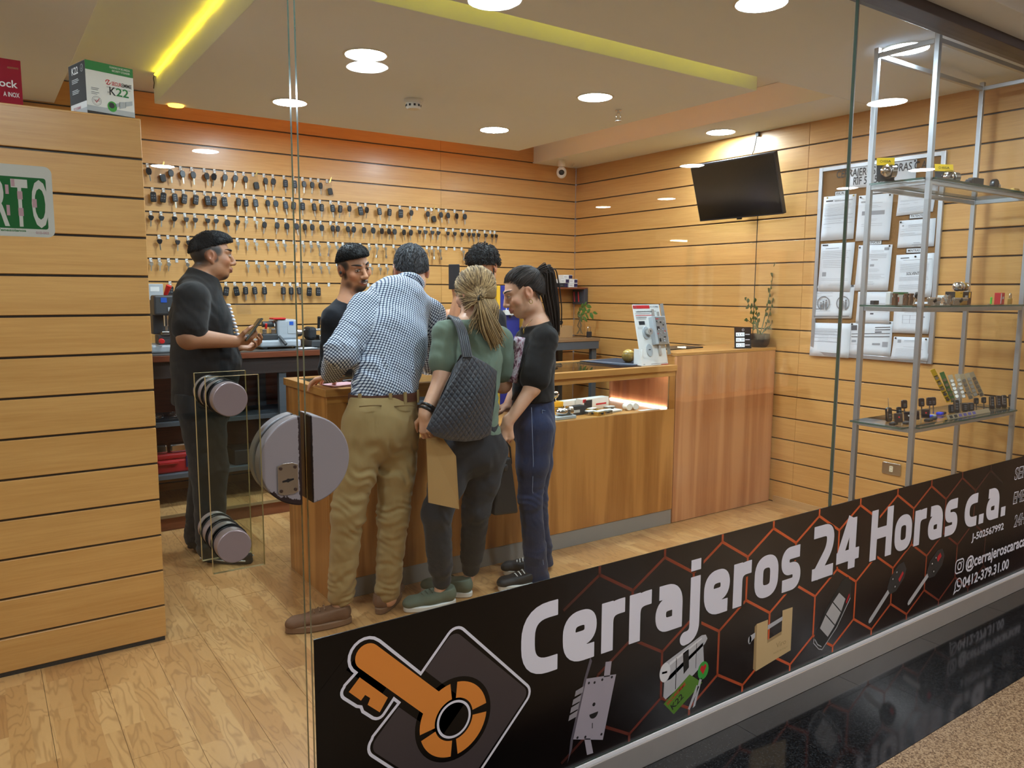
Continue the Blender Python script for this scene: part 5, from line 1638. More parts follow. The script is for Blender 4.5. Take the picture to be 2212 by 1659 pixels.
print('people helpers ready')
J = lambda px, py, Y: np.array(atY(px, py, Y))
G = lambda px, py, z=0.0: np.array(atZ(px, py, z))
YV = V3(0, 1, 0); ZV = V3(0, 0, 1)
T_BLACK = cloth('tshirt_black', (23, 22, 22), .9, .25, 22)
T_NAVY = cloth('shirt_navy_black', (20, 21, 27), .88, .25, 22)
T_JEANBLK = cloth('jeans_black', (30, 30, 30), .88, .3, 26)
T_KHAKI = cloth('chinos_khaki', (154, 130, 86), .85, .22, 22)
T_GREEN = cloth('tshirt_green', (108, 124, 108), .88, .25, 20)
T_JOG = cloth('joggers_charcoal', (40, 43, 49), .9, .25, 22)
T_DENIM = cloth('denim_blue', (32, 43, 72), .85, .3, 30, .3, .2)
M_SHOEBLK = mat('shoe_black', (26, 26, 28), .6, var=.1, bump=.1)
M_SHOEBRN = mat('shoe_brown', (110, 76, 52), .75, var=.12, bump=.08)
M_SHOEGRN = mat('shoe_green', (94, 104, 88), .75, var=.15, bump=.15, bscale=500)
M_SOLEW = mat('sole_white', (214, 210, 202), .6); M_SOLEB = mat('sole_brown', (122, 88, 62), .7); M_SOLEK = mat('sole_black', (30, 30, 30), .7)
M_HAIRK = hair_mat('hair_black', (6, 5, 5), (24, 21, 20))
M_HAIRG = hair_mat('hair_greying', (16, 16, 18), (104, 104, 108))
M_HAIRB = hair_mat('hair_dark_blond', (92, 70, 44), (196, 164, 116))
M_HAIRD = hair_mat('hair_dark_brown', (16, 12, 11), (56, 44, 38))
SK1, SK2, SK3, SK4 = lin((168, 116, 82)), lin((220, 170, 140)), lin((216, 166, 138)), lin((188, 134, 100))


def limb(fd, pts, rads, k=.02):
    for a, b, ra, rb in zip(pts[:-1], pts[1:], rads[:-1], rads[1:]): fd.cone(a, b, ra, rb, k)


def body(name, label, spec, skin, loc):
    """one continuous body: torso, neck, head, arms with fingers, legs"""
    o = thing('person', label, 'person', loc)
    s = spec['s']
    pts = [p for p in spec['torso']] + sum([list(a) for a in spec['arms']], []) + sum([list(l) for l in spec['legs']], []) + [spec['head'][0]]
    P_ = np.array([p if not isinstance(p, tuple) else p[0] for p in pts])
    fine = [(spec['head'][0], .145, .0036)] + [(h[0] + unit(h[1]) * .08, .115, .0034) for h in spec['hands'] if h[-1]]
    fd = Field(P_.min(0) - .16, P_.max(0) + .2, .0075, fine)
    n, sc = spec['flat']
    tr = spec['trad']
    for a, b, ra, rb in zip(spec['torso'][:-1], spec['torso'][1:], tr[:-1], tr[1:]): fd.cone(a, b, ra * .84, rb * .84, .04, n, min(sc, 1.15))
    hc, f, up = spec['head']
    nb = spec['torso'][-1]
    ff, rr, uu = face_frame(f, up)
    fd.cone(nb, hc - uu * .055 * s - ff * .022 * s, spec['neck'] * 1.12, spec['neck'], .03)
    for arm, rad in zip(spec['arms'], spec['arad']):
        limb(fd, arm, rad, .02)
        fd.cone(nb * .6 + spec['torso'][-2] * .4, arm[0], .06, rad[0], .04)
    for leg, rad in zip(spec['legs'], spec['lrad']): limb(fd, leg, rad, .03)
    for leg in spec['legs']:
        a = leg[-1]; fd.cone(a, a + spec['footdir'] * .02 - ZV * (a[2] - spec.get('z0', 0) - .05), .030, .024, .02)
    P, fr = add_head(fd, hc, f, up, s, spec.get('jaw', 1.0))
    for h in spec["hands"]: add_hand(fd, h[0], h[1], h[2], h[3], s=h[5], curls=h[6], spread=h[7])
    co, Q = fd.mesh('body', M_SKIN)
    col = vcol(co, skin)
    lip = lin(spec.get('lip', (150, 86, 76))); dk = tuple(v * .55 for v in skin)
    if spec.get('fade'):
        for x, y, z, r_ in ((.07, -.02, .034, .062), (-.07, -.02, .034, .062), (0, -.095, .01, .085), (.055, -.07, 0, .065), (-.055, -.07, 0, .065), (.074, .025, .03, .030), (-.074, .025, .03, .030), (.070, .012, -.012, .018), (-.070, .012, -.012, .018)): blob(col, co, P(x, y, z), r_ * s, (.030, .024, .021), .6)
    for x in (-.016, 0, .016):
        blob(col, co, P(x, .094, -.0605), .016 * s, lip, .7)
    for x in (-1, 1):
        blob(col, co, P(x * .031, .082, .010), .022 * s, tuple(v * .72 for v in skin), .8)
        blob(col, co, P(x * .012, .100, -.036), .008 * s, tuple(v * .45 for v in skin), .7)
        blob(col, co, P(x * .083, -.010, .002), .034 * s, (min(1, skin[0] * .95), skin[1] * .78, skin[2] * .74), .25)
        blob(col, co, P(x * .045, .06, -.02), .03 * s, (min(1, skin[0] * 1.06), skin[1] * .88, skin[2] * .85), .8)
    if 'beard' in spec:
        for x, y, z, r_, w in spec['beard']:
            blob(col, co, P(x, y, z), r_ * s, (.02, .016, .014), w)
    me = np_mesh('body', co, Q, M_SKIN, {'col': ('FLOAT_COLOR', col)})
    obj_from('body', me, o)
    return o, P, fr


# ------------------------------------------------ the man in the black T-shirt with a phone
c = J(457, 556, 4.40)
tor = [J(440, 850, 4.40), J(445, 780, 4.40), J(432, 690, 4.40), J(430, 632, 4.40), J(436, 600, 4.40)]
ra_ = [J(414, 646, 4.19), J(408, 730, 4.12), J(508, 738, 4.16)]
la_ = [J(430, 646, 4.60), J(452, 755, 4.62), J(512, 748, 4.33)]
legs = [[J(434, 870, 4.32), J(452, 1010, 4.27), J(455, 1172, 4.24)], [J(438, 860, 4.49), J(448, 1000, 4.48), J(428, 1150, 4.50)]]
spec = dict(s=1.06, torso=tor, trad=[.135, .15, .13, .11, .07], flat=(YV, 1.35), head=(c, V3(1, -.16, -.02), V3(.06, 0, 1)), neck=.064, jaw=1.14,
            arms=[ra_, la_], arad=[[.062, .056, .031], [.06, .054, .031]], legs=legs, lrad=[[.080, .058, .040], [.080, .058, .040]], footdir=V3(1, 0, 0),
            hands=[(ra_[2], V3(1, .10, .06), V3(-.25, .55, .8), V3(0, -1, .35), None, 1.0, (.85, .9, 1.0, 1.1), 0.0, True), (la_[2], V3(1, -.25, -.05), V3(-.2, -.4, .9), V3(0, 1, .3), None, 1.0, (.7, .8, .9, 1.0), 0.0, True)],
            beard=[(x * .02, .06, -.098, .035, 2.6) for x in (-1, 0, 1)], fade=1)
o, P, fr = body('man', 'stout man in black T-shirt standing behind the glass door looking right, holding a phone', spec, SK1, (1.03, 4.35, 0))
brow_m = mat('brow_black', (22, 17, 15), .7)
eyes(P, fr, 1.06, o, lidc=tuple(v * .8 for v in SK1)); brows(P, o, brow_m, 1.1)
short_hair('hair', P, fr, 1.06, o, M_HAIRK, .003, (.086, .078), (-.098, .020), seed=2, top=.012, locks=1800, lock_len=.012)
sb = [(tor[0] + ZV * -.03, tor[1], .164, .172, YV, 1.38), (tor[1], tor[2], .172, .148, YV, 1.38), (tor[2], tor[3], .148, .112, YV, 1.5), (tor[3], tor[4] + ZV * .005, .112, .080, YV, 1.1),
      (tor[3] * .7 + tor[4] * .3, ra_[0], .075, .082, None, 1), (ra_[0], ra_[0] * .28 + ra_[1] * .72, .082, .088, None, 1), (tor[3] * .7 + tor[4] * .3, la_[0], .075, .08, None, 1), (la_[0], la_[0] * .28 + la_[1] * .72, .08, .086, None, 1)]
garment('tshirt', sb, .0075, T_BLACK, o, [(tor[1], .22, .004, .06, (1, .2, .9)), (ra_[0] * .4 + ra_[1] * .6, .12, .003, .035, (.5, 0, .9))], k=.03,
        cuts=[((ra_[0] * .18 + ra_[1] * .82) if False else V3(0, 0, .855), (0, 0, -1)), (tor[4] + V3(-.01, 0, .034), (.42, 0, .9))])
jb = [(tor[0] + ZV * .02, tor[0] - ZV * .07, .150, .145, YV, 1.15)]
for lg in legs: jb += [(lg[0], lg[1], .128, .094, None, 1), (lg[1], lg[2] - ZV * .02, .092, .074, None, 1)]
garment('jeans', jb, .0075, T_JEANBLK, o, [(legs[0][2], .14, .007, .034, (.2, 0, 1)), (legs[0][1], .16, .004, .05, (.4, 0, 1)), (legs[1][2], .13, .006, .032, (-.2, 0, 1)), (legs[0][0], .18, .004, .07, (.6, 0, .8))], k=.035, cuts=[(V3(0, 0, .93), (0, 0, 1))])
for hl, te in ((G(436, 1209), G(545, 1216)), (G(405, 1184), G(405, 1184) + V3(.28, -.03, 0))):
    so_, SP = shoe(hl, te, o, M_SHOEBLK, M_SOLEK)
    b = MB(); b.tube([Vector(SP(t, (.047 if t > .3 else .04), .022 + .004 * math.sin(8 * t))) for t in np.linspace(.05, .95, 10)], .004, 6); b.tube([Vector(SP(t, -(.047 if t > .3 else .04), .022 + .004 * math.sin(8 * t))) for t in np.linspace(.05, .95, 10)], .004, 6)
    b.build('sole_stripe', M_SOLEW, so_, 60)
# white print down the front of the shirt, seen edge-on
b = MB()
for i, t in enumerate(np.linspace(.05, .95, 11)):
    p = J(487, 655, 4.36) * (1 - t) + J(513, 742, 4.30) * t
    b.ell(Vector(p + V3(.012, 0, 0)), (.012, .035, .009), 8, 6)
b.build('shirt_print', M_LETTER, o, 180)
# phone
pc = J(546, 712, 4.15); L_ = unit(V3(.62, .05, .78)); Nn = unit(V3(-.78, .05, .62)); Wd = np.cross(L_, Nn)
ph = thing('phone', 'dark smartphone held by the man in the black T-shirt', 'phone', Vector(pc))
b = MB(); b.obox(pc, L_ * .074, Wd * .036, Nn * .005); b.build('case', mat('phone_case', (58, 54, 40), .4), ph, bevel=.003)
b = MB(); b.obox(pc + Nn * .0056, L_ * .070, Wd * .033, Nn * .0006); b.build('screen', mat('phone_screen', (20, 22, 26), .1), ph)

# ------------------------------------------------ the older man in the checked shirt
c = J(888, 586, 3.43); f_, u_ = V3(.30, .86, -.42), V3(.16, .38, .9)
tor = [J(822, 915, 3.06), J(830, 845, 3.10), J(845, 745, 3.19), J(858, 668, 3.29), J(880, 630, 3.35)]
la_ = [J(790, 668, 3.27), J(737, 762, 3.13), J(712, 812, 3.44)]
ra_ = [J(928, 676, 3.31), J(946, 780, 3.33), V3(1.93, 3.60, 1.075)]
legs = [[J(788, 925, 3.07), J(752, 1108, 3.09), J(737, 1300, 3.15)], [J(860, 925, 3.08), J(850, 1112, 3.10), J(838, 1292, 3.15)]]
spec = dict(s=1.03, torso=tor, trad=[.135, .135, .150, .130, .06], flat=(YV, .68), head=(c, f_, u_), neck=.060,
            arms=[la_, ra_], arad=[[.054, .042, .028], [.054, .042, .028]], legs=legs, lrad=[[.092, .056, .040]] * 2, footdir=V3(-.6, .6, 0),
            hands=[(la_[2], V3(-.25, .9, -.25), V3(.1, -.1, -1), V3(1, .2, 0), None, 1.0, (.35, .3, .32, .4), .12, True), (ra_[2], V3(-.2, 1, -.1), V3(0, 0, -1), V3(-1, 0, 0), None, 1.0, (.3, .3, .3, .3), .08, False)])
o, P, fr = body('man', 'older man in checked shirt and khaki trousers leaning over the counter, seen from behind', spec, SK3, (1.36, 3.14, 0))
short_hair('hair', P, fr, 1.03, o, M_HAIRG, .005, (.085, .080), (-.100, -.058), seed=5, top=.008, locks=2400, lock_len=.017)
eyes(P, fr, 1.03, o, lidc=tuple(v * .8 for v in SK3)); brows(P, o, mat('brow_grey', (80, 78, 76), .7))
ft, rt, ut = fr
b = MB()
for x in (-1, 1):
    b.tube([Vector(P(x * .080, -.02, .012)), Vector(P(x * .080, .04, .014)), Vector(P(x * .070, .105, .008))], .0028, 6)
    b.tube([Vector(P(x * .037 + .030 * math.cos(a), .112 - .10 * abs(x * .037 + .03 * math.cos(a)) ** 1.5, .004 + .022 * math.sin(a))) for a in np.linspace(0, 2 * math.pi, 18, endpoint=False)], .0024, 6, True)
b.tube([Vector(P(-.010, .112, .010)), Vector(P(0, .118, .013)), Vector(P(.010, .112, .010))], .002, 6)
b.build('glasses', M_BLACK, o, 60)
# checked cloth: dark navy lines both ways on pale blue white, laid along each limb
t_ = NT('checked_cloth'); at_ = t_.add('ShaderNodeAttribute'); at_.attribute_name = 'uvw'
sp_ = t_.add('ShaderNodeSeparateXYZ'); t_.l.new(at_.outputs['Vector'], sp_.inputs[0])


def _line(v): return t_.math('LESS_THAN', t_.math('FRACT', t_.math('MULTIPLY', v, 1 / .0112)), .40)


_lx, _lz = _line(sp_.outputs[0]), _line(sp_.outputs[1])
_sum = t_.math('MULTIPLY', t_.math('ADD', _lx, _lz), .5)
t_.bsdf(Base_Color=t_.ramp(_sum, [(.0, lin((226, 234, 244))), (.5, lin((116, 128, 152))), (1.0, lin((24, 28, 48)))]), Roughness=.85, Specular_IOR_Level=.2)
t_.bump(t_.math('ADD', t_.math('MULTIPLY', t_.noise(t_.geo((1, 1, .5)), 20, 3, .5, .8), 3.0), t_.math('MULTIPLY', _sum, .05)), .45, .004)
SEGS = [(tor[1], tor[4], None), (la_[0], la_[1], 1), (la_[1], la_[2], 1), (ra_[0], ra_[1], 1), (ra_[1], ra_[2], 1)]
rx_ = unit(np.cross(tor[4] - tor[1], YV)); rx_ = rx_ if rx_[0] > 0 else -rx_; tz_ = unit(tor[4] - tor[1])


def chk(co):
    best = np.full(len(co), 9.0); uv = np.zeros((len(co), 3))
    for a, b_, lm in SEGS:
        d = b_ - a; L = np.linalg.norm(d); d = d / L
        t = np.clip((co - a) @ d, 0, L); v = co - a - t[:, None] * d; r = np.linalg.norm(v, axis=1) - (.075 if lm else .17)
        if lm:
            ax_ = unit(V3(d[0], 0, d[2])) if abs(d[1]) < .75 else unit(V3(.45, 0, -.9)); pe = V3(ax_[2], 0, -ax_[0])
            U = co @ pe + .35 * co[:, 1]; Vv = co @ ax_
        else: U = (co - a) @ rx_; Vv = (co - a) @ tz_
        m = r < best; best[m] = r[m]; uv[m, 0] = U[m]; uv[m, 1] = Vv[m]
    return uv


sb = [(tor[1] + ZV * .005, tor[2], .152, .172, YV, .72), (tor[2], tor[3], .172, .160, YV, .72), (tor[3], tor[4] - ZV * .0, .155, .070, YV, .72),
      (tor[3] * .6 + tor[4] * .4, la_[0], .075, .075, None, 1), (la_[0], la_[1], .074, .070, None, 1), (la_[1], la_[1] * .12 + la_[2] * .88, .070, .046, None, 1),
      (tor[3] * .6 + tor[4] * .4, ra_[0], .075, .075, None, 1), (ra_[0], ra_[1], .074, .066, None, 1), (ra_[1], ra_[1] * .12 + ra_[2] * .88, .066, .046, None, 1)]
garment('checked_shirt', sb, .006, t_.m, o, [(tor[1] + V3(.05, -.1, .06), .16, .007, .055, (.75, 0, .65)), (la_[1], .12, .006, .036, (.7, .2, .6)), (la_[1] * .5 + la_[2] * .5, .10, .004, .026, (.3, .5, .8)), (tor[2] + V3(-.05, -.1, 0), .2, .003, .08, (.9, 0, .4))], k=.022,
        cuts=[(tor[1] - ZV * .012, (0, 0, -1)), (tor[4] + V3(0, -.02, .028), unit(tor[4] - tor[3]) * 1.0)], attr=chk)
b = MB()
cu = [Vector(tor[4] + rt * (.066 * math.cos(a)) + ft * (.060 * math.sin(a)) + ZV * (.030 - .02 * math.sin(a))) for a in np.linspace(0, 2 * math.pi, 26, endpoint=False)]
b.tube(cu, .017, 8, True); cl = b.build('collar', t_.m, o, 180)
uvc = chk(np.array([tuple(v.co) for v in cl.data.vertices])); a_ = cl.data.attributes.new('uvw', 'FLOAT_VECTOR', 'POINT'); a_.data.foreach_set('vector', uvc.astype(np.float32).ravel())
kb = [(tor[1] - ZV * .030, tor[0], .153, .165, YV, .74)]
for lg in legs: kb += [(lg[0], lg[0] * .5 + lg[1] * .5, .098, .086, None, 1), (lg[0] * .5 + lg[1] * .5, lg[1], .086, .071, None, 1), (lg[1], lg[2] + ZV * .035, .069, .058, None, 1)]
fl = []
for lg in legs: fl += [(lg[1], .14, .0062, .036, (.3, 0, 1)), (lg[2] + ZV * .06, .12, .0065, .034, (-.3, 0, 1)), (lg[0] * .6 + lg[1] * .4 + V3(0, -.08, 0), .15, .006, .055, (.7, 0, .7)), (lg[1] * .5 + lg[2] * .5, .14, .004, .05, (.5, 0, .9))]
garment('chinos', kb, .0065, T_KHAKI, o, fl, k=.03, cuts=[(tor[1] - ZV * .012, (0, 0, 1))])
b = MB(); bc = tor[1] - ZV * .022
ell_ = lambda r0, r1, z: [Vector(bc + V3(r0 * math.cos(a), r1 * math.sin(a), z)) for a in np.linspace(0, 2 * math.pi, 40, endpoint=False)]
lo_, hi_ = ell_(.163, .122, -.018), ell_(.161, .120, .018); li_, hi2 = ell_(.14, .10, -.018), ell_(.14, .10, .018)
b.add(lo_ + hi_ + hi2 + li_, [(r * 40 + i, r * 40 + (i + 1) % 40, ((r + 1) % 4) * 40 + (i + 1) % 40, ((r + 1) % 4) * 40 + i) for r in range(4) for i in range(40)])
b.build('belt', mat('belt_leather', (84, 48, 34), .45, var=.1), o, 50)
b = MB()
for a in (-150, -100, -75, -40):
    r_ = math.radians(a); q = bc + V3(.164 * math.cos(r_), .123 * math.sin(r_), 0); b.obox(q, V3(-math.sin(r_), math.cos(r_), 0) * .007, V3(math.cos(r_), math.sin(r_), 0) * .0035, ZV * .028)
b.build('belt_loops', T_KHAKI, o)
b = MB()
for px in (805, 878):
    p0, p1 = J(px - 24, 880, 2.945), J(px + 24, 878, 2.945)
    b.tube([Vector(p0 + (p1 - p0) * t + V3(0, .004 * (2 * t - 1) ** 2 * 6, .006 * math.sin(math.pi * t))) for t in np.linspace(0, 1, 8)], .0028, 6)
b.build('pocket_welt', mat('khaki_seam', (116, 90, 52), .9), o, 60)
for hl, te in ((G(760, 1343), G(760, 1343) + V3(-.285, .05, 0)), (G(818, 1329), G(818, 1329) + V3(.20, .20, 0))):
    so_, SP = shoe(hl, te, o, M_SHOEBRN, M_SOLEB, high=.08, sole_h=.03)
    b = MB()
    for t in (.42, .5, .58): b.tube([Vector(SP(t, -.022, .088 - .05 * (t - .4))), Vector(SP(t, 0, .100 - .07 * (t - .4))), Vector(SP(t, .022, .088 - .05 * (t - .4)))], .0028, 6)
    b.build('laces', M_SOLEB, so_, 60)

# ------------------------------------------------ the woman in green with the quilted bag
c = J(1026, 634, 3.06); f_, u_ = V3(-.22, .93, -.30), V3(0, .25, 1)
tor = [J(1024, 965, 2.98), J(1018, 880, 2.99), J(1024, 780, 3.02), J(1022, 725, 3.04), J(1022, 692, 3.05)]
la_ = [J(966, 722, 3.0), J(956, 818, 2.96), J(918, 895, 2.92)]
ra_ = [J(1078, 734, 3.06), J(1086, 830, 3.10), V3(2.10, 3.32, .98)]
legs = [[J(988, 975, 2.99), J(943, 1110, 2.99), J(954, 1252, 3.05)], [J(1055, 975, 2.99), J(1028, 1100, 3.02), J(1017, 1224, 3.12)]]
spec = dict(s=.98, torso=tor, trad=[.135, .115, .120, .105, .05], flat=(YV, .72), head=(c, f_, u_), neck=.048, jaw=.92,
            arms=[la_, ra_], arad=[[.050, .042, .026], [.050, .042, .026]], legs=legs, lrad=[[.086, .042, .027]] * 2, footdir=V3(-.7, .4, 0), lip=(176, 104, 98),
            hands=[(la_[2], V3(.10, -.05, -1), V3(.75, .6, 0), V3(.5, .75, -.1), None, .92, (.75, .85, .95, 1.05), 0.0, True), (ra_[2], V3(-.2, 1, 0), V3(0, 0, -1), V3(-1, 0, 0), None, .92, (.3, .3, .3, .3), .06, False)])
o, P, fr = body('woman', 'blond woman in green T-shirt with quilted shoulder bag, seen from behind', spec, SK2, (1.78, 3.05, 0))
eyes(P, fr, .98, o, lidc=tuple(v * .8 for v in SK2)); brows(P, o, mat('brow_brown', (96, 72, 50), .7), .8)
ff, rr, uu = fr


def scalp(th, ph, off=.016):
    """th 0 front .. pi back along the crown, ph side angle"""
    q = V3(math.sin(ph) * .074, math.cos(ph) * math.cos(th) * .094 - .010, math.cos(ph) * math.sin(th) * .086 + .030)
    n_ = unit(V3(q[0] / .074 ** 2, (q[1] + .01) / .094 ** 2, (q[2] - .03) / .086 ** 2))
    q = q + n_ * off; return P(*q)


def scatter_starts(seed, n, zmin):
    rs = np.random.RandomState(seed); out = []
    while len(out) < n:
        v = unit(rs.normal(0, 1, 3)); q = V3(v[0] * .074, v[1] * .094 - .010, v[2] * .086 + .030)
        # hair grows above a line from the brow to the nape
        if q[2] < zmin or q[2] < .085 + (q[1] - .07) * .95 - (0 if q[1] > .03 else .0): continue
        if abs(q[0]) > .058 and q[1] > .035: continue
        out.append((tuple(q), rs.uniform(.01, .05)))
    return out


def woman_hair(o, P, fr, s, m, tie, starts, tail, seed, r0=.0042, n_tail=70, tail_r=.0045):
    rs = np.random.RandomState(seed); f, r, u = fr; paths = []
    cc = P(0, -.01, .03)
    for q, sag in starts:
        p0 = P(*q); mid = []
        for t in np.linspace(0, 1, 12):
            p = p0 * (1 - t) + tie * t
            v = p - cc; vr = np.array([v @ r / (.074 * s), v @ f / (.094 * s), v @ u / (.086 * s)]); L = np.linalg.norm(vr)
            tgt = 1.025 + .115 * min(1, t / .3) + sag * math.sin(math.pi * t)
            if t < .93: p = cc + v * (max(L, 1e-3) and tgt / L) * (1 if L < tgt else 1) if L < tgt else p
            mid.append(p + rs.normal(0, .0012, 3))
        mid[-1] = tie + rs.normal(0, .006, 3)
        paths.append((mid, r0 * rs.uniform(.8, 1.3)))
    for i in range(n_tail):
        a = rs.normal(0, 1, 3); e = tail[-1][0] + a * tail[-1][1]
        pts = []
        for j, (p, w) in enumerate(tail): pts.append(p + a * w * .8)
        C_ = []
        for j in range(len(pts) - 1):
            for t in np.linspace(0, 1, 5, endpoint=False): C_.append(pts[j] * (1 - t) + pts[j + 1] * t)
        C_.append(pts[-1] + V3(0, 0, rs.uniform(-.02, .02)))
        sm = [C_[0]] + [(C_[k - 1] + C_[k] * 2 + C_[k + 1]) / 4 for k in range(1, len(C_) - 1)] + [C_[-1]]
        paths.append((sm, tail_r * rs.uniform(.8, 1.3)))
    return strands('hair', paths, o, m, 5, seed)


short_hair('scalp_hair', P, fr, .98, o, M_HAIRB, .006, (.086, .076), (-.100, -.060), seed=8)
tie = J(1038, 645, 2.935)
st_ = []
for x in np.linspace(-.078, .078, 30): st_.append(((x, .070 - 8 * x * x, .085 - 5 * x * x), .02))
for sgn in (-1, 1):
    for z in np.linspace(.05, -.06, 16): st_.append(((sgn * .082, .035 + .25 * z, z), .05))
    for z in np.linspace(.03, -.09, 14): st_.append(((sgn * .085, .01, z), .07))
st_ += scatter_starts(31, 620, -.06)
woman_hair(o, P, fr, .98, M_HAIRB, tie, st_, [(tie, .006), (J(1046, 672, 2.915), .013), (J(1056, 702, 2.91), .020), (J(1072, 735, 2.92), .022)], 11, .0029, 260, .0026)
# loose hair falling under the tie
lo_paths = []; rs = np.random.RandomState(4)
for i in range(200):
    x = rs.uniform(-.075, .075); p0 = P(x, -.085 + 6 * x * x, -.035); e = J(1020 + 45 * rs.rand() + x * 160, 700 + rs.uniform(-18, 22), 2.945 + rs.uniform(-.01, .012))
    m1 = P(x * 1.05, -.098 + 6 * x * x, -.08)
    lo_paths.append(([p0, p0 * .4 + m1 * .6, m1, m1 * .5 + e * .5 + V3(0, -.006, 0), e], .0026))
strands('loose_hair', lo_paths, o, M_HAIRB, 5, 6)
b = MB(); b.tube([Vector(tie + rr * (.012 * math.cos(a)) + uu * (.012 * math.sin(a))) for a in np.linspace(0, 2 * math.pi, 14, endpoint=False)], .006, 8, True); b.build('hair_tie', M_BLACK, o, 180)
sb = [(tor[0] + ZV * .04, tor[1], .132, .125, YV, .78), (tor[1], tor[2], .125, .135, YV, .78), (tor[2], tor[3], .135, .118, YV, .75), (tor[3], tor[4] - ZV * .015, .115, .060, YV, .8),
      (tor[3] * .6 + tor[4] * .4, la_[0], .062, .062, None, 1), (la_[0], la_[0] * .4 + la_[1] * .6, .064, .070, None, 1), (tor[3] * .6 + tor[4] * .4, ra_[0], .062, .062, None, 1), (ra_[0], ra_[0] * .35 + ra_[1] * .65, .064, .070, None, 1)]
garment('tshirt', sb, .0065, T_GREEN, o, [(tor[1] + V3(.08, -.08, 0), .2, .005, .06, (.5, 0, .85)), (la_[0], .1, .003, .04, (.6, 0, .8)), (tor[2] + V3(.05, -.1, -.02), .2, .003, .07, (.9, 0, .3))], k=.022, cuts=[(tor[0] + ZV * .03, (-.15, 0, -1)), (tor[4] + V3(0, -.02, 0), (0, .2, 1))])
jb = [(tor[1] - ZV * .06, tor[0], .128, .142, YV, .8)]
fl = []
for lg in legs:
    jb += [(lg[0], lg[0] * .5 + lg[1] * .5, .095, .082, None, 1), (lg[0] * .5 + lg[1] * .5, lg[1], .082, .066, None, 1), (lg[1], lg[1] * .2 + lg[2] * .8, .066, .057, None, 1), (lg[1] * .22 + lg[2] * .78, lg[2] - ZV * .005, .050, .044, None, 1, .012)]
    fl += [(lg[2] + ZV * .10, .08, .004, .026, (0, 0, 1)), (lg[1], .12, .004, .05, (.3, 0, 1))]
garment('joggers', jb, .0065, T_JOG, o, fl, k=.028, cuts=[(tor[1] - ZV * .05, (0, 0, 1))])
for hl, te in ((G(984, 1303), G(872, 1322)), (G(1020, 1289), G(1020, 1289) + V3(-.17, .20, 0))):
    so_, SP = shoe(hl, te, o, M_SHOEGRN, M_SOLEW, high=.082, sole_h=.026)
    b = MB()
    for t in (.40, .48, .56, .64): b.tube([Vector(SP(t, -.024, .086 - .07 * (t - .4))), Vector(SP(t + .02, 0, .099 - .09 * (t - .4))), Vector(SP(t, .024, .086 - .07 * (t - .4)))], .0028, 6)
    b.build('laces', mat('laces_green', (70, 80, 66), .8), so_, 60)
b = MB(); wp = la_[2] + (la_[1] - la_[2]) * .14; wd_ = unit(la_[1] - la_[2]); e1 = unit(np.cross(wd_, YV)); e2 = np.cross(wd_, e1)
for dz in (-.008, .008): b.tube([Vector(wp + wd_ * dz + e1 * (.030 * math.cos(a)) + e2 * (.030 * math.sin(a))) for a in np.linspace(0, 2 * math.pi, 20, endpoint=False)], .0085, 8, True)
b.build('wristband', M_BLACK, o, 60)

# her quilted bag, hanging from the shoulder behind her
bag = thing('shoulder_bag', 'large dark quilted fabric bag hanging from the shoulder of the woman in green', 'bag', Vector(J(1005, 860, 2.86)))
t_q = NT('quilted_nylon'); t_q.bsdf(Base_Color=lin((44, 47, 56)), Roughness=.38, Specular_IOR_Level=.6, Sheen_Weight=.2)
t_q.bump(t_q.noise(t_q.geo((1, 1, .6)), 70, 3, .6, 1.0), .25, .002)
top_ = [J(x, y, 2.845) for x, y in ((992, 784), (1003, 768), (1016, 764), (1030, 772), (1056, 786), (1080, 803))]
bot_ = [J(x, y, 2.825) for x, y in ((926, 928), (944, 944), (975, 953), (1010, 956), (1042, 952), (1066, 940))]
nu, nv = 120, 110
for side, dY in ((-1, 0), (1, .05)):
    V = []
    for j in range(nv + 1):
        v = j / nv
        for i in range(nu + 1):
            u = i / nu; x = u * 5; k_ = min(4, int(x)); fr_ = x - k_
            tp = top_[k_] * (1 - fr_) + top_[k_ + 1] * fr_; bt = bot_[k_] * (1 - fr_) + bot_[k_ + 1] * fr_
            p = tp * (1 - v) + bt * v
            bulge = .055 * (math.sin(math.pi * u) ** .6) * (math.sin(math.pi * min(1, .12 + v * .9)) ** .6)
            wx, wz = p[0] * 1.0, p[2]
            q1 = abs(math.sin(math.pi * (wx + wz * .8) / .026)); q2 = abs(math.sin(math.pi * (wx - wz * .8) / .026))
            quilt = .0062 * (1 - math.exp(-5 * min(q1, q2)))
            dr = .006 * math.sin(9 * u + 5 * v) * math.sin(math.pi * v)
            V.append(tuple(p + V3(0, .022 + side * (bulge * .5 + quilt * (math.sin(math.pi * u) * math.sin(math.pi * v)) ** .3 + dr), 0)))
    b = MB(); b.add(V, [((j * (nu + 1) + i), (j * (nu + 1) + i + 1), ((j + 1) * (nu + 1) + i + 1), ((j + 1) * (nu + 1) + i)) for j in range(nv) for i in range(nu)])
    b.build('bag_panel', t_q.m, bag, 180)


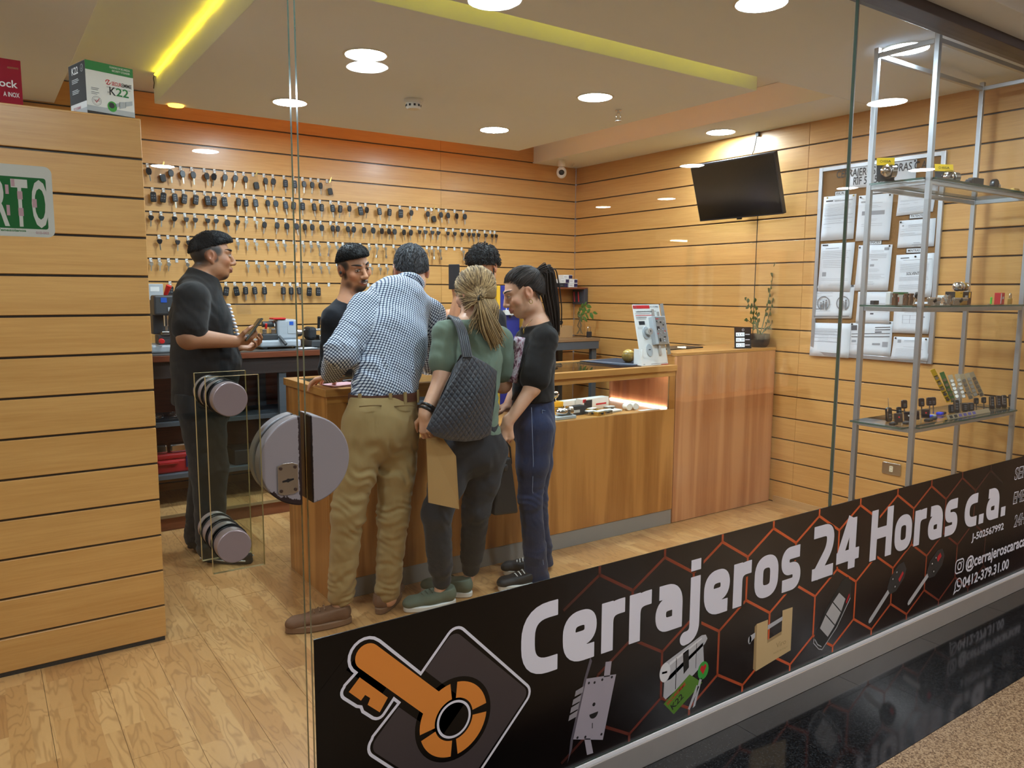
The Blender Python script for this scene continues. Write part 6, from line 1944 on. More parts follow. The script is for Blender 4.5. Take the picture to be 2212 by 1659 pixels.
def ribbon(name, m, pts, wdir, w, parent, ribs=0, th=.006):
    pts = [Vector(p) for p in pts]
    C_ = []
    for k_ in range(len(pts) - 1):
        for t in np.linspace(0, 1, 7, endpoint=False): C_.append(pts[k_].lerp(pts[k_ + 1], t))
    C_.append(pts[-1])
    for _ in range(5): C_ = [C_[0]] + [(C_[k_ - 1] + C_[k_] * 2 + C_[k_ + 1]) / 4 for k_ in range(1, len(C_) - 1)] + [C_[-1]]
    b = MB(); n = max(1, ribs)
    for r_ in range(n):
        c0 = (r_ + .5) / n - .5
        V = []
        for i, p in enumerate(C_):
            d = (C_[min(i + 1, len(C_) - 1)] - C_[max(i - 1, 0)]).normalized(); wv = Vector(wdir); wv = (wv - d * wv.dot(d)).normalized(); nn = d.cross(wv)
            for a in np.linspace(0, 2 * math.pi, 8, endpoint=False): V.append(p + wv * (w * c0 + w / n * .5 * math.cos(a)) + nn * (th * .5 * math.sin(a)))
        b.add(V, [(i * 8 + k_, i * 8 + (k_ + 1) % 8, (i + 1) * 8 + (k_ + 1) % 8, (i + 1) * 8 + k_) for i in range(len(C_) - 1) for k_ in range(8)])
    return b.build(name, m, parent, 180)


ribbon('strap', t_q.m, [J(1010, 772, 2.84), J(1004, 740, 2.865), J(998, 712, 2.90), J(986, 690, 2.95), J(978, 683, 3.02), J(974, 700, 3.12), J(972, 740, 3.15)], (1, 0, -.25), .052, bag, 5, .012)

# her envelope
ev = thing('envelope', 'brown paper envelope held at her side by the woman in green', 'envelope', Vector(J(955, 1020, 2.9)))
q = [J(x, y, 2.872 + dy) for x, y, dy in ((921, 948, .01), (954, 943, .012), (985, 985, 0), (992, 1100, .0), (926, 1086, .0))]
for off in (0, .004):
    b = MB(); b.add([tuple(p + V3(0, off, 0)) for p in q], [(4, 3, 2, 1, 0)]); e_ = b.build('envelope_side', mat('kraft_paper', (164, 126, 74), .8, var=.08, bump=.05), ev); md = e_.modifiers.new('t', 'SOLIDIFY'); md.thickness = .0012

# ------------------------------------------------ the young woman in black with jeans
c = J(1131, 633, 3.10); f_, u_ = V3(-.84, .36, -.36), V3(-.28, .1, 1)
fb = unit(V3(-.82, .55, 0)); sd = unit(V3(-.55, -.82, 0))   # chest direction and her left side
tor = [J(1150, 915, 3.07), J(1152, 862, 3.08), J(1152, 780, 3.10), J(1160, 725, 3.10), J(1160, 696, 3.10)]
la_ = [J(1176, 732, 2.97), J(1150, 838, 2.93), J(1096, 915, 2.96)]
ra_ = [J(1140, 735, 3.24), J(1120, 830, 3.30), J(1095, 880, 3.28)]
legs = [[J(1155, 925, 3.0), J(1145, 1078, 3.0), J(1161, 1246, 3.03)], [J(1160, 925, 3.15), J(1158, 1075, 3.17), J(1172, 1228, 3.2)]]
spec = dict(s=.98, torso=tor, trad=[.125, .105, .115, .10, .05], flat=(fb, .75), head=(c, f_, u_), neck=.047, jaw=.92,
            arms=[la_, ra_], arad=[[.046, .038, .024], [.046, .038, .024]], legs=legs, lrad=[[.084, .038, .027]] * 2, footdir=V3(-.9, .3, 0), lip=(176, 96, 92),
            hands=[(la_[2], V3(-.05, -.05, -1), V3(.2, .9, 0), V3(-.9, .2, -.1), None, .92, (.9, 1.0, 1.05, 1.1), 0.0, True), (ra_[2], V3(-.8, .4, 0), V3(0, 0, -1), V3(0, -1, 0), None, .92, (.4, .4, .4, .4), .05, False)])
o, P, fr = body('woman', 'young woman with dark ponytail, black T-shirt and blue jeans, in left profile at the counter', spec, SK2, (2.28, 3.07, 0))
eyes(P, fr, .98, o, lidc=tuple(v * .8 for v in SK2)); brows(P, o, brow_m, .8)
ff, rr, uu = fr
short_hair('scalp_hair', P, fr, .98, o, M_HAIRD, .005, (.066, .098), (-.098, -.060), seed=9)
tie = P(.0, -.108, .072)
st_ = []
for x in np.linspace(-.078, .078, 30): st_.append(((x, .074 - 7 * x * x, .080 - 4 * x * x), .03))
for sgn in (-1, 1):
    for z in np.linspace(.075, .030, 14): st_.append(((sgn * .074, .022 + .3 * z, z), .02))
    for z in np.linspace(.03, -.050, 14): st_.append(((sgn * (.073 + .2 * z), -.040 + .2 * z, z - .01), .01))
for x in np.linspace(-.06, .06, 12): st_.append(((x, -.085 + 4 * x * x, -.06), .03))
st_ += scatter_starts(32, 620, -.03)
woman_hair(o, P, fr, .98, M_HAIRD, tie, st_, [(tie, .007), (tie + unit(V3(.8, -.3, .2)) * .05, .015), (J(1186, 625, 3.06), .020), (J(1194, 670, 3.05), .017), (J(1199, 715, 3.05), .012)], 21, .0026, 240, .0026)
b = MB(); td = unit(J(1186, 625, 3.06) - tie); e1 = unit(np.cross(td, ZV)); e2 = np.cross(td, e1)
b.tube([Vector(tie + td * .01 + e1 * (.017 * math.cos(a)) + e2 * (.017 * math.sin(a))) for a in np.linspace(0, 2 * math.pi, 14, endpoint=False)], .0065, 8, True); b.build('hair_tie', mat('tie_navy', (30, 36, 58), .7), o, 180)
ep = P(-.080, -.004, -.040)
b = MB(); b.tube([Vector(ep + ff * (.008 * math.cos(a)) + uu * (.010 * math.sin(a) - .004)) for a in np.linspace(0, 2 * math.pi, 14, endpoint=False)], .002, 6, True); b.build('earring', M_BRASS, o, 180)
sb = [(tor[0] + ZV * .10, tor[1], .122, .118, fb, .85), (tor[1], tor[2], .118, .130, fb, .85), (tor[2], tor[3], .130, .112, fb, .8), (tor[3], tor[4] - ZV * .012, .110, .056, fb, .8),
      (tor[3] * .6 + tor[4] * .4, la_[0], .060, .062, None, 1), (la_[0], la_[0] * .22 + la_[1] * .78, .064, .074, None, 1), (tor[3] * .6 + tor[4] * .4, ra_[0], .06, .06, None, 1), (ra_[0], ra_[0] * .3 + ra_[1] * .7, .064, .07, None, 1)]
garment('tshirt', sb, .0065, T_BLACK, o, [(tor[2], .2, .004, .07, (.5, .3, .8)), (la_[0], .1, .003, .04, (.5, 0, .9))], k=.022, cuts=[(J(1160, 868, 3.0), (0, 0, -1)), (tor[4] + V3(0, -.02, 0), (-.25, .1, 1))])
pp = [J(1112, 726, 3.04), J(1134, 730, 3.02), J(1117, 828, 3.02), J(1091, 824, 3.06)]
b = MB(); out_ = -fb * 0 + V3(-.012, -.012, 0)
g_ = [[tuple((pp[0] * (1 - u) + pp[1] * u) * (1 - v) + (pp[3] * (1 - u) + pp[2] * u) * v + V3(-.004, -.03, 0) * math.sin(math.pi * u)) for u in np.linspace(0, 1, 5)] for v in np.linspace(0, 1, 9)]
t_p = NT('shirt_print_ink'); _n = t_p.noise(t_p.geo((1, 1, .6)), 60, 4, .7)
t_p.bsdf(Base_Color=t_p.ramp(_n, [(.36, lin((40, 26, 34))), (.46, lin((150, 96, 116))), (.56, lin((206, 196, 204))), (.7, lin((96, 60, 76)))]), Roughness=.8)
b.add([p for r in g_ for p in r], [(j * 5 + i, j * 5 + i + 1, (j + 1) * 5 + i + 1, (j + 1) * 5 + i) for j in range(8) for i in range(4)])
pr_ = b.build('shirt_print', t_p.m, o, 180); md = pr_.modifiers.new('t', 'SOLIDIFY'); md.thickness = .002
jb = [(tor[1] - ZV * .01, tor[0], .118, .130, fb, .88)]; fl = []
for lg in legs:
    jb += [(lg[0], lg[0] * .5 + lg[1] * .5, .096, .080, None, 1), (lg[0] * .5 + lg[1] * .5, lg[1], .080, .056, None, 1), (lg[1], lg[1] * .35 + lg[2] * .65, .058, .055, None, 1), (lg[1] * .35 + lg[2] * .65, lg[2] - ZV * .04, .055, .066, None, 1)]
    fl += [(lg[1], .12, .0035, .030, (.4, 0, 1)), (lg[2] + ZV * .1, .12, .003, .04, (0, 0, 1))]
garment('jeans', jb, .0065, T_DENIM, o, fl, k=.028, cuts=[(tor[1] - ZV * .005, (0, 0, 1)), (V3(0, 0, .022), (0, 0, -1))])
b = MB()
b.tube([Vector(J(x, y, 2.895 + d)) for x, y, d in ((1171, 886, .05), (1195, 890, .09), (1196, 930, .10), (1187, 952, .08), (1176, 940, .05), (1171, 886, .05))], .0022, 6)
b.tube([Vector(J(x, y, 2.905 + d)) for x, y, d in ((1148, 880, .0), (1150, 935, .0), (1152, 1000, .02), (1150, 1060, .04), (1163, 1120, .055), (1174, 1220, .06))], .0016, 6)
b.build('seam_stitching', mat('denim_thread', (120, 134, 164), .8), o, 60)
for hl, te in ((G(1170, 1262), G(1170, 1262) + V3(-.23, .05, 0)), (G(1164, 1242), G(1087, 1240))):
    so_, SP = shoe(hl, te, o, M_SHOEBLK, M_SOLEW, high=.075, sole_h=.03)
    b = MB()
    for t in (.44, .52, .6): b.tube([Vector(SP(t, -.024, .082 - .07 * (t - .4))), Vector(SP(t + .02, 0, .095 - .09 * (t - .4))), Vector(SP(t, .024, .082 - .07 * (t - .4)))], .003, 6)
    b.build('laces', M_SOLEW, so_, 60)
b = MB(); b.tube([Vector(p) for p in (J(1150, 690, 3.01), J(1138, 702, 2.99), J(1131, 712, 2.985), J(1128, 700, 3.05))], .0012, 5); b.ell(Vector(J(1131, 716, 2.98)), (.004, .003, .012), 8, 6); b.build('necklace', M_BRASS, o, 180)

# her black handbag
hb_ = thing('handbag', 'small black handbag hanging from the hand of the young woman in jeans', 'handbag', Vector(J(1088, 1050, 2.96)))
q0 = [J(1072, 990, 2.98), J(1098, 985, 2.98), J(1114, 1106, 2.97), J(1062, 1112, 2.97)]
b = MB(); b.add([tuple(p + V3(0, -.028, 0)) for p in q0] + [tuple(p + V3(0, .028, 0)) for p in q0], [(3, 2, 1, 0), (4, 5, 6, 7), (0, 1, 5, 4), (1, 2, 6, 5), (2, 3, 7, 6), (3, 0, 4, 7)])
b.build('bag_body', mat('bag_black', (22, 22, 24), .5, var=.1), hb_, bevel=.012, seg=3)
for d in (-.018, .018):
    b = MB(); b.tube([Vector(J(1078, 995, 2.98) + V3(0, d, 0)), Vector(J(1083, 965, 2.97) + V3(0, d * .5, 0)), Vector(J(1093, 953, 2.965)), Vector(J(1099, 965, 2.97) + V3(0, d * .5, 0)), Vector(J(1100, 1000, 2.98) + V3(0, d, 0)), ], .0045, 8); b.build('handle', M_BLACK, hb_, 60)
b = MB(); b.ell(Vector(J(1093, 1010, 2.945)), (.012, .004, .016), 12, 8); b.build('charm', M_DARK, hb_, 180)

# ------------------------------------------------ the smiling attendant behind the counter
c = J(764, 580, 4.03); f_, u_ = V3(.20, -.95, -.20), V3(-.20, -.1, 1)
tor = [J(772, 905, 4.10), J(768, 840, 4.09), J(762, 745, 4.07), J(758, 686, 4.06), J(755, 650, 4.05)]
la_ = [J(722, 688, 4.03), J(712, 800, 4.06), V3(1.66, 3.82, 1.075)]
ra_ = [J(802, 690, 4.05), J(815, 800, 4.05), V3(1.90, 3.85, 1.075)]
legs = [[J(745, 920, 4.1), V3(1.66, 4.10, .48), V3(1.66, 4.14, .07)], [J(800, 920, 4.1), V3(1.84, 4.10, .48), V3(1.86, 4.14, .07)]]
spec = dict(s=1.03, torso=tor, trad=[.125, .12, .13, .115, .06], flat=(YV, .70), head=(c, f_, u_), neck=.055, jaw=.95,
            arms=[la_, ra_], arad=[[.05, .042, .028]] * 2, legs=legs, lrad=[[.09, .055, .04]] * 2, footdir=V3(0, -1, 0),
            hands=[(la_[2], V3(.3, -.9, -.05), V3(0, 0, -1), V3(1, 0, 0), None, 1.0, (.3, .3, .3, .3), .08, False), (ra_[2], V3(-.3, -.9, -.05), V3(0, 0, -1), V3(-1, 0, 0), None, 1.0, (.3, .3, .3, .3), .08, False)],
            beard=[(x * .022, .066, -.100, .036, .8) for x in (-1, 0, 1)] + [(x * .016, .098, -.0475, .013, .7) for x in (-1, 0, 1)] + [(x * .05, .03, -.072, .032, 1.4) for x in (-1, 1)] + [(x * .066, .012, -.03, .026, 1.4) for x in (-1, 1)], fade=1)
o, P, fr = body('man', 'bearded attendant in black behind the counter, smiling, with an earbud', spec, SK4, (1.75, 4.08, 0))
eyes(P, fr, 1.03, o, lidc=tuple(v * .8 for v in SK4), gaze=(.3, -.1)); brows(P, o, brow_m, 1.2)
short_hair('hair', P, fr, 1.03, o, M_HAIRK, .003, (.086, .076), (-.098, .020), seed=12, top=.012, locks=1800, lock_len=.012)
b = MB()
b.tube([Vector(P(x, .0985 - 22 * x * x, -.0605 + 12 * x * x)) for x in np.linspace(-.018, .018, 9)], [.0012, .002, .0026, .003, .003, .003, .0026, .002, .0012], 6); b.build('teeth', mat('teeth', (226, 220, 208), .3), o, 180)
b = MB(); b.ell(Vector(P(.083, .0, -.006)), (.008, .008, .010), 12, 8); b.ell(Vector(P(-.083, .0, -.006)), (.008, .008, .010), 12, 8); b.build('earbud', M_BLACK, o, 180)
sb = [(tor[0], tor[1], .140, .138, YV, .75), (tor[1], tor[2], .138, .148, YV, .75), (tor[2], tor[3], .148, .130, YV, .75), (tor[3], tor[4] - ZV * .012, .125, .064, YV, .8)]
for ar in (la_, ra_): sb += [(tor[3] * .6 + tor[4] * .4, ar[0], .066, .066, None, 1), (ar[0], ar[1], .066, .058, None, 1), (ar[1], ar[1] * .1 + ar[2] * .9, .058, .042, None, 1)]
garment('shirt', sb, .0075, T_NAVY, o, [(tor[2], .2, .004, .07, (.5, 0, .8))], k=.024, cuts=[(tor[4] + V3(0, 0, .01), (0, -.3, 1))])
jb = [(tor[1] - ZV * .05, tor[0], .13, .14, YV, .78)]
for lg in legs: jb += [(lg[0], lg[1], .095, .07, None, 1), (lg[1], lg[2], .07, .06, None, 1)]
garment('trousers', jb, .009, T_JEANBLK, o, None, k=.03)
for lg in legs: shoe(V3(lg[2][0], lg[2][1] + .06, 0), V3(lg[2][0], lg[2][1] - .22, 0), o, M_SHOEBLK, M_SOLEK)

# ------------------------------------------------ the curly haired attendant looking down
c = J(1044, 578, 4.16); f_, u_ = V3(-.78, -.40, -.50), V3(-.35, -.2, 1)
tor = [J(1030, 905, 4.2), J(1028, 840, 4.2), J(1024, 750, 4.2), J(1022, 690, 4.2), J(1026, 650, 4.19)]
la_ = [J(968, 690, 4.12), J(962, 770, 3.98), J(990, 640, 3.96)]
ra_ = [J(1070, 690, 4.26), J(1085, 790, 4.2), V3(2.72, 3.85, 1.08)]
legs = [[J(1008, 920, 4.2), V3(2.58, 4.2, .48), V3(2.58, 4.24, .07)], [J(1052, 920, 4.2), V3(2.78, 4.2, .48), V3(2.78, 4.24, .07)]]
spec = dict(s=1.03, torso=tor, trad=[.125, .12, .13, .115, .06], flat=(YV, .70), head=(c, f_, u_), neck=.056,
            arms=[la_, ra_], arad=[[.05, .042, .028]] * 2, legs=legs, lrad=[[.09, .055, .04]] * 2, footdir=V3(0, -1, 0),
            hands=[(la_[2], V3(-.15, 0, 1), V3(.5, .8, 0), V3(.6, -.6, 0), None, 1.0, (.75, .8, .85, .9), 0, True), (ra_[2], V3(-.3, -.9, -.05), V3(0, 0, -1), V3(-1, 0, 0), None, 1.0, (.3, .3, .3, .3), .08, False)],
            beard=[(x * .022, .066, -.100, .034, 1.4) for x in (-1, 0, 1)])
o, P, fr = body('man', 'curly haired attendant in black behind the counter, bent over a dark phone', spec, SK4, (2.66, 4.2, 0))
eyes(P, fr, 1.03, o, lidc=tuple(v * .8 for v in SK4)); brows(P, o, brow_m)
short_hair('curly_hair', P, fr, 1.03, o, M_HAIRK, .020, (.086, .070), (-.100, -.040), seed=15, top=.010, curl=.0045, locks=800)
b = MB(); b.tube([Vector(P(.078, .01, -.0)), Vector(P(.082, .06, -.07)), Vector(P(.05, .09, -.10))], .004, 6); b.tube([Vector(P(-.078, .01, -.0)), Vector(P(-.082, .06, -.07))], .004, 6); b.build('mask_loop', M_BLACK, o, 60)
sb = [(tor[0], tor[1], .140, .138, YV, .75), (tor[1], tor[2], .138, .150, YV, .75), (tor[2], tor[3], .150, .130, YV, .75), (tor[3], tor[4] - ZV * .012, .125, .064, YV, .8)]
for ar in (la_, ra_): sb += [(tor[3] * .6 + tor[4] * .4, ar[0], .066, .068, None, 1), (ar[0], ar[1], .068, .062, None, 1), (ar[1], ar[1] * .14 + ar[2] * .86, .062, .045, None, 1)]
garment('shirt', sb, .0075, T_NAVY, o, [(tor[2], .2, .004, .07, (.5, 0, .8))], k=.024, cuts=[(tor[4] + V3(0, 0, .01), (-.3, -.2, 1))])
jb = [(tor[1] - ZV * .05, tor[0], .13, .14, YV, .78)]
for lg in legs: jb += [(lg[0], lg[1], .095, .07, None, 1), (lg[1], lg[2], .07, .06, None, 1)]
garment('trousers', jb, .009, T_JEANBLK, o, None, k=.03)
for lg in legs: shoe(V3(lg[2][0], lg[2][1] + .06, 0), V3(lg[2][0], lg[2][1] - .22, 0), o, M_SHOEBLK, M_SOLEK)
pc = J(981, 598, 3.93); ph = thing('phone', 'dark phone held up by the curly haired attendant', 'phone', Vector(pc))
b = MB(); b.obox(pc, V3(.0, .0, .072), V3(.018, -.03, 0), V3(.0045, .003, 0)); b.build('case', M_DARK, ph, bevel=.003)
# ================================================================ goods and equipment
class Fr:
    """local frame of an object standing at p, turned about z; u along its front, v into depth, w up"""

    def __init__(s, p, rz=0.0, tilt=0.0):
        s.p = Vector(p); c, q = math.cos(rz), math.sin(rz)
        s.u = Vector((c, q, 0)); s.v = Vector((-q, c, 0)); s.w = Vector((0, 0, 1))
        if tilt:
            v, w = s.v.copy(), s.w.copy()
            s.w = w * math.cos(tilt) + v * math.sin(tilt); s.v = v * math.cos(tilt) - w * math.sin(tilt)

    def __call__(s, a, b, c): return s.p + s.u * a + s.v * b + s.w * c

    def box(s, mb, c, h): return mb.obox(s(*c), s.u * h[0], s.v * h[1], s.w * h[2])


def bx(name, m, fr, lo, hi, par, bev=.0015):
    b = MB(); c = [(lo[i] + hi[i]) / 2 for i in range(3)]; h = [(hi[i] - lo[i]) / 2 for i in range(3)]
    fr.box(b, c, h); return b.build(name, m, par, bevel=bev)


def cyl(name, m, a, b_, r, par, n=20, r2=None, bev=.001): return MB().cyl(a, b_, r, n, r2).build(name, m, par, 35, bevel=bev)


def carton(label, p, rz, size, body, face=None, bands=(), texts=(), name='carton', cat='box', group=None):
    """small printed box: bands (u0,u1,w0,w1,mat) and texts (string,u,w,h,width,mat) on its front, in fractions / metres"""
    fr = Fr(p, rz); o = thing(name, label, cat, Vector(p), group); L, D, Hh = size
    bx('box_body', body, fr, (0, 0, 0), (L, D, Hh), o)
    for u0, u1, w0, w1, m in bands:
        b = MB(); fr.box(b, ((u0 + u1) / 2 * L, -.0004, (w0 + w1) / 2 * Hh), ((u1 - u0) / 2 * L, .0003, (w1 - w0) / 2 * Hh)); b.build('printed_band', m, o)
    for s_, u, w, h, wd, m in texts:
        text_mb(s_, fr(u * L, -.0009, w * Hh), fr.u, fr.w, h, wd, .015).build('lettering', m, o)
    return o, fr


M_GREYP = mat('box_grey', (46, 47, 50), .7, spec=.3); M_LGREY = mat('box_light_grey', (176, 182, 186), .5)
# ---- the two boxes on top of the partition
kp = atY(189, 240, 3.425); kp.z = 2.1365
o, fr = carton('white and green lock cylinder box standing on top of the slatted partition', kp, math.radians(15), (.178, .155, .199), M_WHITE,
               bands=((0, 1, .83, 1, M_GREEN), (0, 1, 0, .07, M_GREYP), (0, 1, .07, .17, M_LGREY), (.42, .93, .565, .572, M_INKGREY), (.10, .26, .50, .51, M_INKGREY), (.10, .24, .47, .48, M_INKGREY), (.10, .26, .42, .43, M_INKGREY), (.10, .22, .39, .40, M_INKGREY)),
               texts=(('CILINDRO DI SICUREZZA', .50, .935, .007, .078, M_WHITE), ('SECURITY CYLINDER', .55, .875, .007, .068, M_WHITE), ('SECUR', .53, .615, .014, .037, M_RED), ('EMME', .742, .615, .014, .038, M_INK), ('K', .475, .43, .030, .024, M_INK), ('22', .615, .43, .030, .048, M_GREEN), ('EVO', .435, .455, .007, .010, M_INKGREY)))
b = MB(); q = fr(.455 * .178, -.0008, .66 * .199); stroke(b, arc2((0, 0), .0085, 40, 180, 8), .003, q, fr.u, fr.w); stroke(b, arc2((0, 0), .0085, 220, 360, 8), .003, q, fr.u, fr.w); stroke(b, [(-.004, -.008), (.004, .008)], .003, q, fr.u, fr.w); b.build('round_logo', M_RED, o)
b = MB(); q = fr(.2 * .178, -.0008, .27 * .199); stroke(b, circ(.017, 28), .0012, q, fr.u, fr.w, True); stroke(b, circ(.013, 28), .0007, q, fr.u, fr.w, True); text_mb('TESTED', q + fr.u * -.011 - fr.w * .002 - fr.v * .0002, fr.u, fr.w, .006, .022, .01, mb=b); b.build('tested_seal', M_INKGREY, o)
b = MB(); stroke(b, [(-.005, .001), (-.001, -.006), (.010, .010)], .0022, q - fr.v * .0004, fr.u, fr.w); b.build('tested_tick', M_RED, o)
b = MB(); q = fr(.52 * .178, -.0008, .21 * .199); b.prism(circ(.020, 18, 0, 0, rx=.018), q, fr.u, fr.w, -fr.v * .0001); b.build('key_bow_picture', mat('print_keygreen', (58, 160, 60)), o)
b = MB(); b.prism(circ(.011, 14, -.002, .004), q - fr.v * .0002, fr.u, fr.w, -fr.v * .0001); b.build('key_grip_picture', M_DARK, o)
b = MB()
for P_c in ([(.012, .0), (.030, .006), (.030, .020), (.012, .012)], [(.026, -.004), (.052, .004), (.052, .026), (.026, .022)], [(.050, .008), (.078, .018), (.078, .034), (.050, .026)]): b.prism(P_c, q, fr.u, fr.w, -fr.v * .0001)
b.build('cylinder_picture', M_LGREY, o)
b = MB(); fr.box(b, (-.0004, .0775, .62 * .199), (.0003, .077, .37 * .199)); b.build('side_dark_panel', M_GREYP, o)
b = MB(); fr.box(b, (-.0004, .0775, .08 * .199), (.0003, .077, .05 * .199)); b.build('side_grey_panel', M_LGREY, o)
text_mb('K22', fr(-.0009, .125, .80 * .199), -fr.v, fr.w, .026, .060, .015).build('side_lettering', M_WHITE, o)
b = MB(); q = fr(-.0009, .030, .87 * .199); stroke(b, circ(.013, 20), .002, q, -fr.v, fr.w, True); stroke(b, [(-.005, .001), (-.001, -.006), (.007, .008)], .002, q, -fr.v, fr.w)
for w_ in (.70, .67, .64, .50, .47, .44): stroke(b, [(-.10, w_ * .199), (-.10 + .05 + .02 * random.random(), w_ * .199)], .003, fr(-.0009, .028, 0), -fr.v, fr.w)
b.build('side_small_print', M_LGREY, o)
text_mb('SECUREMME', fr(-.0009, .125, .13 * .199), -fr.v, fr.w, .011, .068, .01).build('side_maker_lettering', M_RED, o)

M_CRIMSON = mat('box_crimson', (156, 14, 44), .75, var=.04, spec=.2)
rp = atY(51, 228, 3.45)
o, fr = carton('crimson lock box on top of the partition, cut by the picture edge', Vector((rp.x - .30, 3.44, 2.1365)), math.radians(3), (.30, .12, .166), M_CRIMSON,
               texts=(('lock', .74, .40, .026, .064, M_WHITE), ('A INOX', .80, .20, .016, .050, M_WHITE), ('RESISTENTE', .86, .80, .006, .034, M_CARD)))

# ---- lock demonstration board on the counter
fr = Fr((3.328, 3.42, CT + .0012), 0.02, .25)
o = thing('lock_display_board', 'white sales board with an open lock body, leaning on the counter end', 'display', fr.p)
bx('panel', M_WHITE, fr, (0, 0, 0), (.232, .006, .385), o)
bx('prop', M_WHITE, Fr((3.328, 3.435, CT + .0008), -.12), (.012, .0, 0), (.018, .085, .10), o)
for u0, u1, w0, w1, m in ((0, .62, .93, .985, M_RED), (.08, .70, .875, .885, M_INKGREY), (.04, .6, .845, .852, M_INKGREY), (.05, .65, .815, .825, M_RED), (.06, .45, .79, .797, M_INKGREY), (.06, .45, .775, .782, M_INKGREY), (.06, .42, .755, .762, M_INKGREY), (.13, .35, .665, .725, M_GREYP), (.06, .36, .625, .63, M_INKGREY), (.06, .36, .60, .605, M_INKGREY), (.06, .12, .02, .028, M_INKGREY), (.35, .95, .02, .027, M_INKGREY), (.72, 1.0, .0, .012, M_RED)):
    b = MB(); fr.box(b, ((u0 + u1) / 2 * .232, -.0004, (w0 + w1) / 2 * .385), ((u1 - u0) / 2 * .232, .0003, (w1 - w0) / 2 * .385)); b.build('printed_band', m, o)
text_mb('SECUREMME', fr(.145, -.001, .365), fr.u, fr.w, .010, .075, .01).build('lettering', M_INKGREY, o)
text_mb('SERRATURE PER PORTE BLINDATE', fr(.03, -.001, .336), fr.u, fr.w, .008, .165, .0).build('lettering', M_INK, o)
b = MB(); stroke(b, circ(.010, 16), .002, fr(.018, -.001, .368), fr.u, fr.w, True); stroke(b, [(-.004, -.003), (.004, .004)], .002, fr(.018, -.001, .368), fr.u, fr.w); b.build('round_logo', M_INKGREY, o)
b = MB(); b.prism(circ(.040, 28, 0, 0, rx=.030), fr(.075, -.0008, .205), fr.u, fr.w, -fr.v * .008); e1 = b.build('rose_plate', M_LGREY, o, bevel=.002)
cyl('cylinder_knob', M_NICKEL, fr(.080, -.009, .208), fr(.080, -.040, .208), .021, e1, 24)
b = MB(); b.prism([(-.002, -.008), (.002, -.008), (.004, .006), (-.004, .006)], fr(.080, -.0405, .208), fr.u, fr.w, -fr.v * .0004); b.build('keyhole', M_INK, e1)
b = MB(); b.prism(circ(.040, 28, 0, 0, rx=.026), fr(.082, -.0008, .095), fr.u, fr.w, -fr.v * .005); e2 = b.build('cover_plate', M_LGREY, o, bevel=.002)
b = MB(); b.prism(circ(.003, 12, 0, 0, rx=.011), fr(.082, -.006, .098), fr.u, fr.w, -fr.v * .0004); b.build('keyhole', M_INK, e2)
lb = bx('lock_case', M_LGREY, fr, (.118, -.036, .125), (.232, -.0008, .302), o, .002)
M_LPLATE = mat('lock_plate', (150, 150, 148), .35, .6)
bx('case_cover', M_LPLATE, fr, (.138, -.0395, .130), (.222, -.0365, .296), lb)
for u, w, a, h, m in ((.150, .268, .018, .006, M_INK), (.150, .225, .022, .022, M_GREYP), (.178, .262, .012, .010, M_INK), (.198, .245, .010, .008, M_INK), (.152, .150, .012, .022, M_INK), (.196, .168, .016, .008, M_INK), (.150, .284, .024, .004, M_RED), (.205, .205, .008, .006, M_RED), (.140, .190, .008, .005, M_RED), (.190, .222, .008, .004, mat('print_blue', (40, 90, 190), .4))):
    bx('lock_part', m, fr, (u - a / 2, -.0425, w - h / 2), (u + a / 2, -.040, w + h / 2), lb, .0004)
for i in range(9):
    u, w = random.uniform(.150, .215), random.uniform(.14, .285)
    cyl('lock_spring', M_CHROME, fr(u, -.040, w), fr(u, -.0445, w), random.uniform(.003, .006), lb, 12, bev=.0004)
for i in range(4): cyl('bolt', M_CHROME, fr(.223, -.018, .168 + i * .026), fr(.250, -.018, .168 + i * .026), .0055, lb, 12)
fp = bx('forend', M_LPLATE, fr, (.2335, -.032, .06), (.2365, -.004, .385), o)
bx('rod', M_NICKEL, fr, (.150, -.012, .303), (.168, -.002, .352), o); bx('rod', M_NICKEL, fr, (.196, -.012, .303), (.210, -.002, .335), o)
bx('rod', M_NICKEL, fr, (.160, -.012, .06), (.178, -.002, .124), o)

# ---- mat, round wooden box, slip and pen on the counter
mp = thing('counter_mat', 'dark blue felt mat lying on the glass counter top', 'mat', (3.3, 3.7, CT))
b = MB(); b.prism([(3.20, 3.86), (3.555, 3.90), (3.56, 3.60), (3.30, 3.455), (3.235, 3.52)], (0, 0, CT + .0005), (1, 0, 0), (0, 1, 0), (0, 0, .006)); b.build('felt', mat('felt_blue', (40, 46, 60), .9, bump=.2), mp)
b = MB(); b.prism([(3.19, 3.83), (3.24, 3.85), (3.34, 3.47), (3.30, 3.455)], (0, 0, CT + .0068), (1, 0, 0), (0, 1, 0), (0, 0, .002)); b.build('edge', mat('felt_grey', (92, 98, 110), .8), mp)
wc = atZ(1357, 783, CT + .007); wc = Vector((3.46, 3.72, CT + .0092)) if wc.x > 3.54 else wc; R_ = .042
wc = Vector((wc.x, wc.y, CT + .0092))
o = thing('wooden_ball_box', 'round glossy wooden lidded box on the blue counter mat', 'box', wc)
M_OLIVE = wood('turned_wood', (150, 122, 58), (112, 86, 36), 2, .22, .3, 30, 0, coat=.4)
M_OLIVE2 = wood('turned_wood_pale', (196, 166, 86), (162, 130, 58), 2, .22, .3, 30, 0, coat=.4)
b = MB(); b.lathe([(R_ * math.sin(a), R_ * .93 - R_ * math.cos(a)) for a in np.linspace(.42, 2.1, 14)], wc, 28); b.build('bowl', M_OLIVE, o, 50)
